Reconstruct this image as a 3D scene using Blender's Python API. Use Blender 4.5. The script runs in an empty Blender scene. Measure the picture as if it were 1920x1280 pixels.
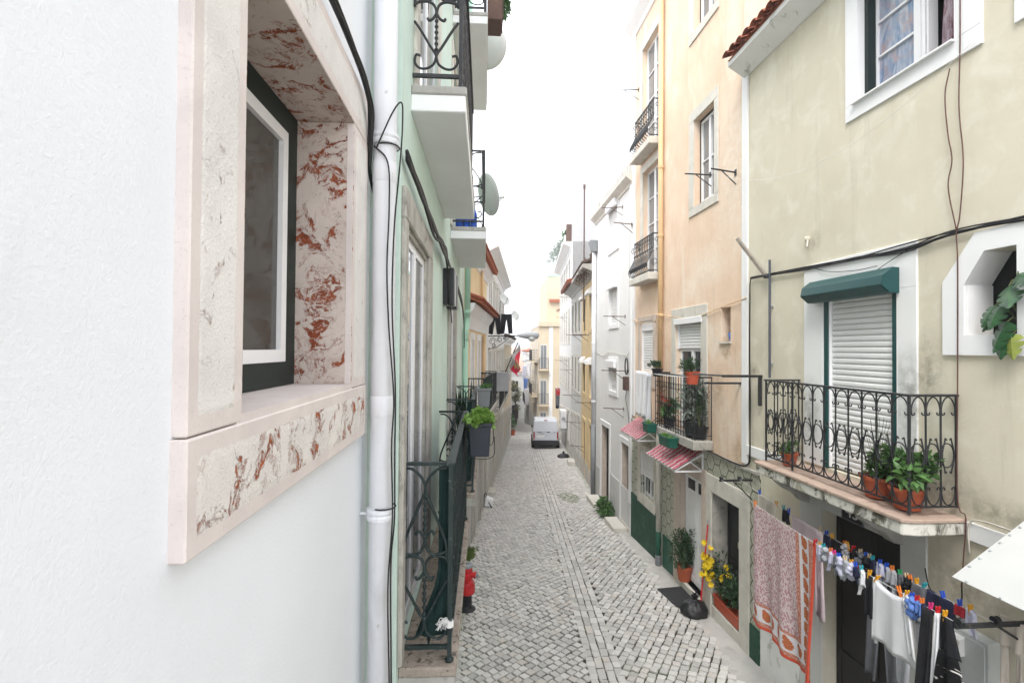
import bpy, bmesh, math, random
from mathutils import Vector, Matrix, noise
random.seed(11)
rad = math.radians
sc = bpy.context.scene
col = sc.collection

# ------------------------------------------------------------------ camera
YAW, PITCH, ROLL = rad(3.37), rad(0.8), rad(0.45)
cam_d = bpy.data.cameras.new('camera')
cam_d.sensor_width = 36.0
cam_d.lens = 933.0 / 1920.0 * 36.0
cam_d.clip_start = 0.03
cam_d.clip_end = 1500
cam = bpy.data.objects.new('camera', cam_d)
col.objects.link(cam)
_f = Vector((math.sin(YAW) * math.cos(PITCH), math.cos(YAW) * math.cos(PITCH), math.sin(PITCH)))
_r0 = Vector((math.cos(YAW), -math.sin(YAW), 0))
_u0 = _r0.cross(_f)
_r = _r0 * math.cos(ROLL) + _u0 * math.sin(ROLL)
_u = -_r0 * math.sin(ROLL) + _u0 * math.cos(ROLL)
cam.matrix_world = Matrix(((_r.x, _u.x, -_f.x, 0), (_r.y, _u.y, -_f.y, 0), (_r.z, _u.z, -_f.z, 5.0), (0, 0, 0, 1)))
sc.camera = cam

# ------------------------------------------------------------------ sky, sun, exposure
SUN_EL, SUN_AZ = rad(56), rad(212)       # bright overcast: high, veiled sun from behind and to the left
wd = bpy.data.worlds.new('World')
sc.world = wd
wd.use_nodes = True
wn = wd.node_tree
bg = wn.nodes['Background']
sky = wn.nodes.new('ShaderNodeTexSky')
sky.sky_type = 'NISHITA'
sky.sun_disc = False
sky.sun_elevation = SUN_EL
sky.sun_rotation = SUN_AZ
sky.air_density = 1.0
sky.dust_density = 4.0
hs = wn.nodes.new('ShaderNodeHueSaturation')     # overcast: the cloud layer takes the blue out of the sky
hs.inputs['Saturation'].default_value = 0.25
mx = wn.nodes.new('ShaderNodeMix')
mx.data_type = 'RGBA'
mx.inputs[0].default_value = 0.65
mx.inputs[7].default_value = (9.1, 9.4, 9.9, 1)
wn.links.new(sky.outputs[0], hs.inputs['Color'])
wn.links.new(hs.outputs[0], mx.inputs[6])
wn.links.new(mx.outputs[2], bg.inputs['Color'])
bg.inputs['Strength'].default_value = 0.14
sun_d = bpy.data.lights.new('sun', 'SUN')
sun_d.energy = 1.2
sun_d.angle = rad(25)
sun_d.color = (1.0, 0.97, 0.93)
sun = bpy.data.objects.new('sun', sun_d)
col.objects.link(sun)
_d = Vector((math.sin(SUN_AZ) * math.cos(SUN_EL), math.cos(SUN_AZ) * math.cos(SUN_EL), math.sin(SUN_EL)))
sun.rotation_euler = _d.to_track_quat('Z', 'Y').to_euler()
sun.location = (0, 0, 30)
vs = sc.view_settings
vs.view_transform = 'Standard'
vs.look = 'None'
vs.gamma = 1.0
vs.exposure = 1.34
vs.use_curve_mapping = False

# ------------------------------------------------------------------ helpers
class Fr:
    """frame of a facade: s along the street, n out of the wall, z up"""
    def __init__(self, p0, p1, left):
        self.o = Vector((p0[0], p0[1], 0)); d = Vector((p1[0] - p0[0], p1[1] - p0[1], 0))
        self.L = d.length; self.u = d.normalized()
        self.n = Vector((self.u.y, -self.u.x, 0)) if left else Vector((-self.u.y, self.u.x, 0))
    def p(self, s, n, z):
        return self.o + self.u * s + self.n * n + Vector((0, 0, z))
class World:
    u = Vector((1, 0, 0)); n = Vector((0, 1, 0))
    def p(self, s, n, z):
        return Vector((s, n, z))
W = World()
FL0 = Fr((-0.62, -3), (-0.62, 2.72), True)
FL1 = Fr((-0.455, 2.75), (-0.42, 10.9), True)
FL2 = Fr((-0.42, 10.9), (2.2, 38), True)
FL3 = Fr((2.2, 38), (3.55, 66), True)
FR1 = Fr((4.26, -1.0), (4.03, 7.46), False)
FR2 = Fr((4.03, 7.46), (3.9, 12.75), False)
FR3 = Fr((3.9, 12.75), (3.93, 17.2), False)
FR4 = Fr((3.93, 17.2), (5.85, 37.6), False)
FR5 = Fr((4.75, 42), (5.6, 66), False)
GY = [-60, -6, 0, 7, 10, 13, 17.2, 21.4, 29, 38, 50, 65, 80, 140, 1000]
GH = [2.6, 4.0, 4.25, 4.58, 4.67, 4.86, 5.1, 5.4, 6.0, 6.75, 7.8, 9.7, 11.6, 16, 30]
def gz(y):
    if y <= GY[0]: return 5 - GH[0]
    for i in range(len(GY) - 1):
        if y <= GY[i + 1]:
            t = (y - GY[i]) / (GY[i + 1] - GY[i])
            return 5 - (GH[i] + t * (GH[i + 1] - GH[i]))
    return 5 - GH[-1]

ROOT = {}
MAT = {}
class MB:
    def __init__(self):
        self.v = []; self.f = []; self.m = []; self.uv = None
    def add(self, pts, faces, m=0):
        b = len(self.v)
        self.v += [Vector(p) for p in pts]
        for f in faces:
            self.f.append([b + i for i in f]); self.m.append(m)
        return self
    def quad(self, a, b, c, d, m=0):
        return self.add([a, b, c, d], [(0, 1, 2, 3)], m)
    def hexa(self, p, m=0):
        return self.add(p, [(0, 1, 2, 3), (7, 6, 5, 4), (0, 4, 5, 1), (1, 5, 6, 2), (2, 6, 7, 3), (3, 7, 4, 0)], m)
    def box(self, F, s0, s1, n0, n1, z0, z1, m=0):
        return self.hexa([F.p(s0, n0, z0), F.p(s1, n0, z0), F.p(s1, n1, z0), F.p(s0, n1, z0),
                          F.p(s0, n0, z1), F.p(s1, n0, z1), F.p(s1, n1, z1), F.p(s0, n1, z1)], m)
    def prism(self, pts, vec, m=0):
        k = len(pts); vec = Vector(vec)
        P = [Vector(p) for p in pts] + [Vector(p) + vec for p in pts]
        fs = [tuple(range(k)), tuple(range(2 * k - 1, k - 1, -1))]
        fs += [(i, (i + 1) % k, k + (i + 1) % k, k + i) for i in range(k)]
        return self.add(P, fs, m)
    def tube(self, pts, r, seg=6, m=0, flat=None, closed=False, cap=True):
        pts = [Vector(p) for p in pts]; k = len(pts)
        rs = r if isinstance(r, (list, tuple)) else [r] * k
        T = []
        for i in range(k):
            a = pts[(i - 1) % k] if (closed or i > 0) else pts[i]
            b = pts[(i + 1) % k] if (closed or i < k - 1) else pts[i]
            d = b - a
            T.append(d.normalized() if d.length > 1e-9 else Vector((0, 0, 1)))
        up = Vector((0, 0, 1)) if abs(T[0].z) < 0.9 else Vector((0, 1, 0))
        x = T[0].cross(up).normalized()
        P = []
        for i in range(k):
            x = (x - T[i] * x.dot(T[i]))
            if x.length < 1e-6: x = T[i].orthogonal()
            x.normalize(); y = T[i].cross(x)
            for j in range(seg):
                a = 2 * math.pi * j / seg
                P.append(pts[i] + (x * math.cos(a) + y * math.sin(a)) * rs[i])
        fs = []
        for i in range(k if closed else k - 1):
            i2 = (i + 1) % k
            for j in range(seg):
                fs.append((i * seg + j, i * seg + (j + 1) % seg, i2 * seg + (j + 1) % seg, i2 * seg + j))
        if cap and not closed:
            fs.append(tuple(range(seg - 1, -1, -1))); fs.append(tuple((k - 1) * seg + j for j in range(seg)))
        return self.add(P, fs, m)
    def lathe(self, c, prof, seg=16, m=0, ax=None):
        c = Vector(c); P = []; k = len(prof)
        if ax is None: X, Y, Z = Vector((1, 0, 0)), Vector((0, 1, 0)), Vector((0, 0, 1))
        else:
            Z = Vector(ax).normalized(); X = Z.orthogonal().normalized(); Y = Z.cross(X)
        for r, z in prof:
            for j in range(seg):
                a = 2 * math.pi * j / seg
                P.append(c + X * (r * math.cos(a)) + Y * (r * math.sin(a)) + Z * z)
        fs = []
        for i in range(k - 1):
            for j in range(seg):
                fs.append((i * seg + j, i * seg + (j + 1) % seg, (i + 1) * seg + (j + 1) % seg, (i + 1) * seg + j))
        fs.append(tuple(range(seg - 1, -1, -1))); fs.append(tuple((k - 1) * seg + j for j in range(seg)))
        return self.add(P, fs, m)
    def leaf(self, p, d, up, L, w, m=0):
        d = d.normalized(); side = d.cross(up)
        if side.length < 1e-5: side = d.orthogonal()
        side.normalize(); nn = side.cross(d)
        return self.add([p, p + d * L * .45 + side * w * .5 + nn * w * .18, p + d * L - nn * L * .12, p + d * L * .45 - side * w * .5 + nn * w * .18],
                        [(0, 1, 2), (0, 2, 3)], m)
    def mesh(self, name, mats, base, bevel=0, smooth=False, fix=True, seg=1):
        me = bpy.data.meshes.new(name)
        me.from_pydata([tuple(v - base) for v in self.v], [], self.f)
        if not isinstance(mats, (list, tuple)): mats = [mats]
        for k in mats: me.materials.append(MAT[k] if isinstance(k, str) else k)
        if len(mats) > 1: me.polygons.foreach_set('material_index', self.m)
        if fix or bevel:
            bm = bmesh.new(); bm.from_mesh(me)
            if fix: bmesh.ops.recalc_face_normals(bm, faces=bm.faces)
            if bevel:
                es = [e for e in bm.edges if len(e.link_faces) == 2 and e.calc_face_angle(0) > 0.6]
                bmesh.ops.bevel(bm, geom=es, offset=bevel, segments=seg, affect='EDGES', profile=0.6)
            bm.to_mesh(me); bm.free()
        if smooth: me.polygons.foreach_set('use_smooth', [True] * len(me.polygons))
        return me
    def build(self, name, mats, parent=None, loc=None, bevel=0, smooth=False, fix=True, seg=1):
        if parent is not None: base = ROOT[parent.name]
        elif loc is not None: base = Vector(loc)
        else:
            xs = [v.x for v in self.v]; ys = [v.y for v in self.v]; zs = [v.z for v in self.v]
            base = Vector(((min(xs) + max(xs)) / 2, (min(ys) + max(ys)) / 2, min(zs)))
        o = bpy.data.objects.new(name, self.mesh(name, mats, base, bevel, smooth, fix, seg))
        col.objects.link(o)
        if parent is not None: o.parent = parent
        else: o.location = base
        ROOT[o.name] = base
        return o

def piece(name, me, parent, off=(0, 0, 0), rot=None):
    """one more object of a shared mesh, under parent"""
    o = bpy.data.objects.new(name, me); col.objects.link(o); o.parent = parent
    o.location = off
    if rot: o.rotation_euler = rot
    ROOT[o.name] = ROOT[parent.name]
    return o
def tag(o, label, cat, group=None):
    o['label'] = label; o['category'] = cat
    if group: o['group'] = group
    return o
def thing(name, label, cat, loc, group=None):
    o = bpy.data.objects.new(name, None); col.objects.link(o)
    o.empty_display_size = 0.2
    o.location = loc; ROOT[o.name] = Vector(loc)
    return tag(o, label, cat, group)
def structure(o):
    o['kind'] = 'structure'; return o
def stuff(o):
    o['kind'] = 'stuff'; return o
def lerp(a, b, t): return a + (b - a) * t
def arc(c, r, a0, a1, k, F=None, n=0.0, sx=1.0):
    """points of an arc in the (s,z) plane of F at offset n; c=(s,z), angles in degrees"""
    out = []
    for i in range(k + 1):
        a = rad(lerp(a0, a1, i / k))
        out.append(F.p(c[0] + r * sx * math.cos(a), n, c[1] + r * math.sin(a)))
    return out
def catenary(a, b, sag, k=14):
    a = Vector(a); b = Vector(b)
    return [a.lerp(b, i / k) - Vector((0, 0, sag * 4 * (i / k) * (1 - i / k))) for i in range(k + 1)]
def smooth_path(pts, k=6):
    """Catmull-Rom through pts"""
    P = [Vector(p) for p in pts]; P = [P[0] * 2 - P[1]] + P + [P[-1] * 2 - P[-2]]
    out = []
    for i in range(1, len(P) - 2):
        for j in range(k):
            t = j / k; a, b, c, d = P[i - 1], P[i], P[i + 1], P[i + 2]
            out.append(0.5 * ((2 * b) + (c - a) * t + (2 * a - 5 * b + 4 * c - d) * t * t + (3 * b - a - 3 * c + d) * t ** 3))
    out.append(P[-2])
    return out

# ------------------------------------------------------------------ materials
class NT:
    def __init__(self, name):
        self.m = bpy.data.materials.new(name); self.m.use_nodes = True
        self.t = self.m.node_tree; self.b = self.t.nodes['Principled BSDF']
        MAT[name] = self.m
        self.tc = self.t.nodes.new('ShaderNodeTexCoord')
    def n(self, kind, **k):
        x = self.t.nodes.new(kind)
        for a, b in k.items(): setattr(x, a, b)
        return x
    def l(self, a, b): self.t.links.new(a, b)
    def noise(self, scale, detail=4, rough=.55, dist=0.0, vec=None):
        x = self.n('ShaderNodeTexNoise'); x.inputs['Scale'].default_value = scale
        x.inputs['Detail'].default_value = detail; x.inputs['Roughness'].default_value = rough
        x.inputs['Distortion'].default_value = dist
        self.l(vec if vec is not None else self.tc.outputs['Object'], x.inputs['Vector'])
        return x.outputs['Fac']
    def ramp(self, fac, a, b):
        x = self.n('ShaderNodeMapRange'); x.inputs[1].default_value = a; x.inputs[2].default_value = b
        self.l(fac, x.inputs[0]); return x.outputs[0]
    def mix(self, fac, a, b, mode='MIX'):
        x = self.n('ShaderNodeMix', data_type='RGBA', blend_type=mode)
        if isinstance(fac, (int, float)): x.inputs[0].default_value = fac
        else: self.l(fac, x.inputs[0])
        for v, i in ((a, 6), (b, 7)):
            if isinstance(v, tuple): x.inputs[i].default_value = (*v[:3], 1)
            else: self.l(v, x.inputs[i])
        return x.outputs[2]
    def math(self, op, a, b=None, c=None):
        x = self.n('ShaderNodeMath', operation=op)
        for i, v in enumerate((a, b, c)):
            if v is None: continue
            if isinstance(v, (int, float)): x.inputs[i].default_value = v
            else: self.l(v, x.inputs[i])
        return x.outputs[0]
    def color(self, c):
        if isinstance(c, tuple): self.b.inputs['Base Color'].default_value = (*c, 1)
        else: self.l(c, self.b.inputs['Base Color'])
    def bump(self, h, strength, dist=.01):
        x = self.n('ShaderNodeBump'); x.inputs['Strength'].default_value = strength; x.inputs['Distance'].default_value = dist
        self.l(h, x.inputs['Height']); self.l(x.outputs[0], self.b.inputs['Normal'])
    def mapping(self, scale, src='Object', loc=(0, 0, 0), rot=(0, 0, 0)):
        x = self.n('ShaderNodeMapping'); x.inputs['Scale'].default_value = scale; x.inputs['Location'].default_value = loc
        x.inputs['Rotation'].default_value = rot
        self.l(self.tc.outputs[src], x.inputs['Vector']); return x.outputs[0]
    def set(self, rough=.8, spec=.3, metal=0.0):
        self.b.inputs['Roughness'].default_value = rough
        self.b.inputs['Specular IOR Level'].default_value = spec
        self.b.inputs['Metallic'].default_value = metal
        return self

def mat(name, c, rough=.8, var=.10, scale=1.5, bump=0.0, bscale=60, spec=.3, metal=0.0, stain=None, bdist=.01, objvar=0.0):
    """plain procedural material: colour drift, fine relief, optional stain (colour, scale, lo, hi, stretch)"""
    t = NT(name).set(rough, spec, metal)
    lo = tuple(x * (1 - var) for x in c); hi = tuple(min(.92, x * (1 + var)) for x in c)
    cc = t.mix(t.ramp(t.noise(scale, 6, .62), .3, .7), lo, hi)
    if stain:
        for st in (stain if isinstance(stain, list) else [stain]):
            sc_, ss, a, b, stz = st
            v = t.mapping((ss, ss, ss * stz))
            cc = t.mix(t.ramp(t.noise(1.0, 6, .65, .6, v), a, b), cc, sc_)
    if name.startswith('plaster') and name != 'plaster_white':
        v = t.mapping((7, 7, .45)); st_ = t.math('MULTIPLY', t.ramp(t.noise(1.0, 5, .7, .2, v), .56, .78), t.ramp(t.noise(.7, 3, .5), .45, .65))
        cc = t.mix(t.math('MULTIPLY', st_, .55), cc, tuple(x * .55 for x in c))
    if objvar:
        oi = t.n('ShaderNodeObjectInfo')
        cc = t.mix(1.0, cc, t.mix(oi.outputs['Random'], (1 - objvar,) * 3, (1.0,) * 3), 'MULTIPLY')
    t.color(cc)
    if bump:
        t.bump(t.noise(bscale, 8, .7), bump, bdist)
    return t.m

mat('plaster_white', (.77, .79, .825), .85, .035, 1.2, .6, 95, bdist=.004, stain=((.66, .67, .68), 2.2, .60, .80, .5))
mat('plaster_mint', (.60, .72, .645), .85, .07, 1.5, .3, 60, stain=((.40, .47, .40), 1.2, .60, .80, .35))
mat('plaster_mint_dirty', (.46, .64, .53), .85, .12, 3, .3, 60, stain=((.30, .34, .27), 5, .55, .75, 1))
def soil_marks(t, cc, spots, colr):
    """mould and damp where water runs: (x, y, z, radius, stretch up)"""
    pos = t.n('ShaderNodeNewGeometry').outputs['Position']; tot = None
    for x, y, z, r, st in spots:
        sb = t.n('ShaderNodeVectorMath', operation='SUBTRACT'); t.l(pos, sb.inputs[0]); sb.inputs[1].default_value = (x, y, z)
        ml = t.n('ShaderNodeVectorMath', operation='MULTIPLY'); t.l(sb.outputs[0], ml.inputs[0]); ml.inputs[1].default_value = (1 / r, 1 / r, 1 / (r * st))
        ln = t.n('ShaderNodeVectorMath', operation='LENGTH'); t.l(ml.outputs[0], ln.inputs[0])
        f = t.math('SUBTRACT', 1.0, t.ramp(ln.outputs['Value'], .0, 1.0)); tot = f if tot is None else t.math('MAXIMUM', tot, f)
    grain = t.ramp(t.noise(9, 7, .72, .3, pos), .30, .62)
    return t.mix(t.math('MULTIPLY', t.math('MULTIPLY', tot, grain), .85), cc, colr)
def wall_spot(s, z, r, st): p = FR1.p(s, 0, z); return (p.x, p.y, z, r, st)
def orange():
    t = NT('plaster_orange').set(.88, .3)
    c = t.mix(t.ramp(t.noise(1.1, 6, .62), .3, .7), (.72, .53, .385), (.81, .635, .49))
    c = t.mix(t.ramp(t.noise(1.3, 6, .65, .6, t.mapping((1.3, 1.3, .65))), .52, .72), c, (.82, .72, .60))
    v = t.mapping((6, 6, .4)); c = t.mix(t.math('MULTIPLY', t.ramp(t.noise(1.0, 5, .7, .2, v), .55, .78), .5), c, (.50, .37, .25))
    pos = t.n('ShaderNodeNewGeometry').outputs['Position']
    def spot(s, z, r, st): p = FR2.p(s, 0, z); return (p.x, p.y, z, r, st)
    c = soil_marks(t, c, [spot(.35, 8.0, .75, 2.6), spot(1.2, 6.5, .9, .5), spot(1.9, 6.2, .5, .6)], (.86, .78, .67))
    c = soil_marks(t, c, [spot(.8, 4.3, .28, 1.6), spot(.1, 3.4, .3, 1.2), spot(2.9, 4.0, .3, 1.6), spot(.55, 4.95, .2, .6)], (.34, .23, .13))
    t.color(c)
    h = t.math('ADD', t.noise(26, 6, .68, .8), t.math('MULTIPLY', t.ramp(t.noise(5.5, 8, .72, 1.2), .50, .54), .9))
    t.bump(h, .38, .012)
orange()
def cream():
    t = NT('plaster_cream').set(.88, .3)
    c = t.mix(t.ramp(t.noise(1.0, 6, .62), .3, .7), (.60, .55, .43), (.68, .63, .505))
    c = t.mix(t.ramp(t.noise(1.0, 6, .65, .6, t.mapping((1.1, 1.1, .33))), .62, .85), c, (.47, .43, .32))
    c = t.mix(t.ramp(t.noise(2.3, 6, .65, .6), .5, .8), c, (.74, .71, .60))
    v = t.mapping((6, 6, .4)); c = t.mix(t.math('MULTIPLY', t.ramp(t.noise(1.0, 5, .7, .2, v), .56, .80), .45), c, (.40, .37, .29))
    c = soil_marks(t, c, [wall_spot(5.38, 4.75, .22, 2.4), wall_spot(5.2, 3.75, .45, .8), wall_spot(4.8, 3.7, .5, .35), wall_spot(7.35, 3.75, .3, .9), wall_spot(8.2, 4.7, .18, .8), wall_spot(6.9, 6.35, .16, .9), wall_spot(5.05, 3.0, .5, .7)], (.20, .18, .13))
    t.color(c); t.bump(t.noise(55, 5, .6), .30, .006)
    t = NT('jamb_mouldy').set(.75, .25)
    c = t.mix(t.noise(2, 5, .6), (.74, .74, .73), (.81, .81, .80))
    c = soil_marks(t, c, [wall_spot(5.55, 4.55, .25, 2.4), wall_spot(6.95, 4.2, .25, 2.2), wall_spot(5.6, 3.8, .3, 1.5)], (.17, .17, .13))
    t.color(c); t.bump(t.noise(60, 5, .6), .15, .006)
cream()
mat('plaster_old_white', (.76, .755, .74), .88, .05, 1.0, .25, 40, stain=[((.50, .49, .46), 1.0, .62, .85, .22)])
mat('plaster_grey', (.50, .495, .47), .9, .10, 2.0, .35, 40, stain=[((.28, .28, .25), 1.8, .52, .75, .4)])
mat('plaster_pale_grey', (.60, .60, .58), .9, .08, 1.5, .25, 40, stain=[((.42, .42, .40), 1.5, .60, .82, .3)])
mat('plaster_ochre', (.66, .51, .29), .88, .10, 1.4, .35, 30, stain=[((.42, .33, .19), 1.8, .62, .8, .35)])
mat('plaster_butter', (.76, .60, .36), .88, .06, 1.0, .2, 40, stain=[((.60, .46, .28), 1.6, .60, .8, .3)])
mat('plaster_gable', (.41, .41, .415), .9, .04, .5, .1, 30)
mat('plaster_pale_yellow', (.58, .49, .36), .88, .06, .8, .2, 30, stain=[((.66, .60, .48), .8, .55, .8, .3)])
mat('white_paint', (.80, .80, .80), .6, .04, 2, .12, 60, stain=((.55, .55, .52), 2.5, .66, .85, .4))
mat('white_paint_mouldy', (.78, .78, .76), .7, .05, 2, .2, 60,
    stain=[((.33, .34, .28), 4.5, .58, .70, .6), ((.52, .52, .46), 2.0, .6, .8, .4)])
mat('white_pvc', (.80, .80, .81), .35, .03, 2, 0, spec=.4, stain=((.58, .58, .55), 6, .68, .85, .3))
mat('shutter_white', (.78, .78, .77), .5, .04, 3, .05, 40, stain=((.55, .54, .50), 6, .66, .85, .25), objvar=.08)
mat('pipe_white', (.72, .73, .76), .5, .05, 3, .08, 30, stain=[((.50, .50, .49), 5, .58, .80, .15), ((.42, .40, .37), 16, .66, .74, .5)])
mat('pipe_mint', (.40, .62, .49), .5, .08, 3, .1, 30)
mat('pipe_tan', (.68, .47, .26), .55, .08, 3, .1, 30)
mat('pole_slate', (.075, .085, .105), .5, .12, 3, .1, 30)
mat('pipe_grey', (.20, .21, .22), .5, .12, 3, .1, 30)
mat('stone_pale', (.60, .57, .51), .75, .10, 4, .3, 70, stain=[((.38, .36, .31), 4, .58, .76, .6)])
mat('stone_pinkish', (.56, .47, .40), .75, .12, 5, .3, 70, stain=[((.36, .29, .24), 5, .58, .76, .7)])
mat('stone_worn', (.42, .40, .36), .85, .18, 6, .6, 45, stain=[((.20, .19, .17), 7, .54, .70, .8)])
mat('concrete', (.40, .39, .36), .9, .16, 4, .5, 55, stain=[((.22, .21, .19), 5, .55, .75, 1)])
mat('concrete_balcony', (.33, .28, .235), .92, .22, 8, .8, 45, stain=[((.12, .10, .085), 22, .54, .62, 1), ((.42, .38, .33), 12, .60, .70, 1)])
mat('apron', (.50, .48, .45), .92, .14, 2.2, .5, 70, stain=[((.30, .29, .27), 3.0, .56, .78, 1), ((.44, .36, .28), 2, .66, .8, 1)])
mat('iron', (.022, .023, .025), .5, .3, 20, .3, 90, spec=.45, stain=((.10, .09, .08), 25, .62, .72, 1))
mat('iron_green', (.010, .022, .022), .5, .25, 20, .3, 90, spec=.45, stain=((.14, .16, .15), 30, .62, .70, 1))
mat('iron_mint', (.10, .22, .16), .55, .25, 12, .3, 90, stain=((.03, .05, .04), 18, .5, .6, 1))
mat('rusty_iron', (.10, .06, .05), .7, .3, 15, .4, 70)
mat('galvanised', (.42, .43, .44), .45, .12, 8, 0, metal=.5)
mat('antenna_wood', (.33, .29, .25), .8, .2, 14, .4, 60)
mat('cable_black', (.018, .018, .019), .5, .2, 8)
mat('cable_brown', (.11, .05, .04), .55, .2, 8)
mat('cable_pale', (.55, .52, .45), .6, .15, 8)
mat('frame_green', (.006, .016, .014), .45, .15, 6, .08, 60, spec=.4)
mat('box_green', (.007, .058, .058), .4, .10, 2, .03, 40, spec=.45)
mat('door_black', (.014, .016, .017), .45, .2, 4, .1, 40, spec=.4)
mat('door_dark', (.020, .019, .018), .6, .2, 4, .1, 40)
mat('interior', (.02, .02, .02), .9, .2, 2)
mat('tile_red', (.38, .12, .065), .85, .25, 9, .4, 50, stain=[((.13, .09, .07), 8, .56, .72, 1)], objvar=.45)
mat('tile_brown', (.17, .11, .085), .9, .3, 6, .5, 40, stain=[((.05, .05, .04), 5, .5, .7, 1)], objvar=.4)
mat('terracotta', (.42, .10, .045), .75, .14, 8, .15, 60, stain=((.30, .15, .10), 9, .62, .8, .5))
mat('terracotta_plastic', (.47, .09, .045), .5, .08, 8)
mat('plastic_navy', (.022, .028, .040), .4, .15, 8, spec=.4)
mat('plastic_green', (.010, .105, .070), .4, .15, 8, spec=.4)
mat('plastic_black', (.016, .017, .020), .35, .2, 8, spec=.4)
mat('plastic_grey', (.36, .37, .39), .5, .08, 4)
mat('soil', (.05, .035, .025), .95, .3, 20, .6, 40)
mat('balcony_floor', (.44, .33, .265), .85, .15, 5, .3, 50, stain=((.20, .12, .09), 7, .55, .72, 1))
mat('balcony_mould', (.66, .64, .58), .85, .08, 4, .4, 50, stain=[((.085, .08, .06), 5.5, .50, .60, .8), ((.35, .33, .24), 9, .55, .65, .6)])
mat('sock_black', (.015, .015, .018), .95, .2, 12, .3, 120)
mat('cloth_navy', (.022, .024, .055), .95, .15, 12, .3, 120)
mat('cloth_white', (.74, .74, .76), .95, .04, 8, .2, 140)
mat('cloth_lilac', (.55, .55, .68), .95, .05, 8, .25, 140)
mat('cloth_grey', (.40, .41, .44), .95, .10, 12, .3, 120)
mat('cloth_dark_grey', (.13, .135, .15), .95, .12, 12, .3, 120)
mat('cloth_blue', (.12, .22, .55), .95, .1, 10, .25, 120)
mat('cloth_pink', (.62, .52, .55), .95, .06, 8, .25, 140)
mat('cloth_beige', (.58, .52, .45), .95, .08, 8, .25, 140)
mat('cloth_red', (.45, .03, .04), .9, .1, 8, .2, 120)
mat('flag_grey', (.42, .40, .40), .9, .1, 6)
mat('flag_red', (.62, .03, .07), .85, .1, 6)
mat('flag_gold', (.55, .38, .20), .85, .15, 20)
mat('peg_blue', (.02, .09, .55), .35, .05, 5); mat('peg_yellow', (.75, .36, .02), .35, .05, 5)
mat('peg_orange', (.75, .20, .03), .35, .05, 5); mat('peg_red', (.60, .02, .03), .35, .05, 5)
mat('peg_green', (.03, .35, .12), .35, .05, 5); mat('peg_teal', (.02, .33, .38), .35, .05, 5)
mat('peg_pink', (.65, .04, .20), .35, .05, 5); mat('peg_wood', (.60, .46, .30), .6, .1, 9)
mat('leaf_dark', (.035, .075, .030), .5, .35, 12, spec=.4)
mat('leaf_mid', (.075, .16, .045), .5, .35, 12, spec=.35)
mat('leaf_fresh', (.17, .30, .055), .5, .25, 12, spec=.35)
mat('leaf_silver', (.26, .30, .26), .7, .25, 12)
mat('leaf_monstera', (.016, .065, .020), .35, .25, 9, spec=.5, stain=((.05, .12, .04), 9, .55, .7, 1))
mat('leaf_yellowing', (.22, .26, .05), .6, .25, 9)
mat('leaf_tree', (.34, .33, .15), .8, .35, 2)
mat('grass', (.15, .21, .055), .8, .35, 5)
mat('petal_yellow', (.80, .58, .02), .6, .12, 12)
mat('petal_red', (.70, .03, .02), .6, .12, 12)
mat('stem', (.10, .12, .05), .8, .2, 9)
mat('bark', (.14, .10, .07), .9, .3, 9, .6, 40)
mat('hydrant_red', (.52, .018, .022), .42, .18, 9, .1, 60, spec=.45, stain=((.62, .45, .40), 22, .68, .74, 1))
mat('hydrant_grey', (.30, .32, .33), .5, .15, 9, .1, 60, metal=.3)
mat('van_white', (.62, .64, .69), .3, .03, 1, spec=.5, stain=((.58, .59, .60), 1.2, .6, .8, 1))
mat('lamp_red', (.35, .02, .02), .25, .1, 4, spec=.5)
mat('rubber', (.018, .018, .019), .8, .2, 9)
mat('mat_rubber', (.045, .045, .047), .7, .2, 30, .8, 140)
mat('bin_bag', (.009, .009, .011), .38, .15, 4, .5, 14, spec=.5, bdist=.02)
mat('dish_grey', (.60, .62, .60), .6, .06, 3)
mat('awning_white', (.52, .525, .51), .5, .04, 1.5, .05, 40, stain=[((.62, .62, .58), 1.8, .6, .8, 1)])
mat('brass', (.45, .42, .36), .35, .1, 5, metal=.8)
mat('box_steel', (.56, .58, .57), .6, .06, 2)
mat('plate_black', (.02, .02, .022), .4, .1, 5)
mat('string_white', (.72, .72, .70), .9, .05, 9)
mat('wood_dark', (.11, .065, .05), .8, .25, 9, .4, 40)
mat('bottle_blue', (.02, .10, .50), .15, .2, 9, spec=.5)
mat('hill', (.50, .53, .55), .95, .2, .05)
mat('roof_far', (.42, .26, .20), .9, .15, .4)

def glass(name, tint=(.05, .06, .065), rough=.03, spec=.8, ior=1.7):
    t = NT(name).set(rough, spec)
    t.color(t.mix(t.noise(1.2, 3, .5), tuple(x * .6 for x in tint), tuple(x * 1.5 for x in tint)))
    t.bump(t.noise(2.0, 2, .5), .04, .02)
    t.b.inputs['IOR'].default_value = ior
glass('glass_dark', (.022, .025, .028), .05, .35, 1.45); glass('glass_grey', (.16, .17, .18)); glass('glass_near', (.07, .068, .062), .05, .35, 1.4)
def curtain_glass():
    t = NT('glass_curtain').set(.06, .7)
    v = t.mapping((9, 9, 2.2)); a = t.ramp(t.noise(1.0, 5, .6, 1.5, v), .35, .65)
    b = t.ramp(t.noise(7, 4, .6, .5), .5, .68)
    t.color(t.mix(b, t.mix(a, (.13, .22, .38), (.46, .47, .54)), (.40, .30, .31)))
    t2 = NT('curtain_folds').set(.9, .1)
    v = t2.mapping((14, 14, 3)); a = t2.ramp(t2.noise(1.0, 5, .6, 1.5, v), .4, .6)
    t2.color(t2.mix(a, (.14, .05, .07), (.42, .34, .38)))
curtain_glass()

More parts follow.
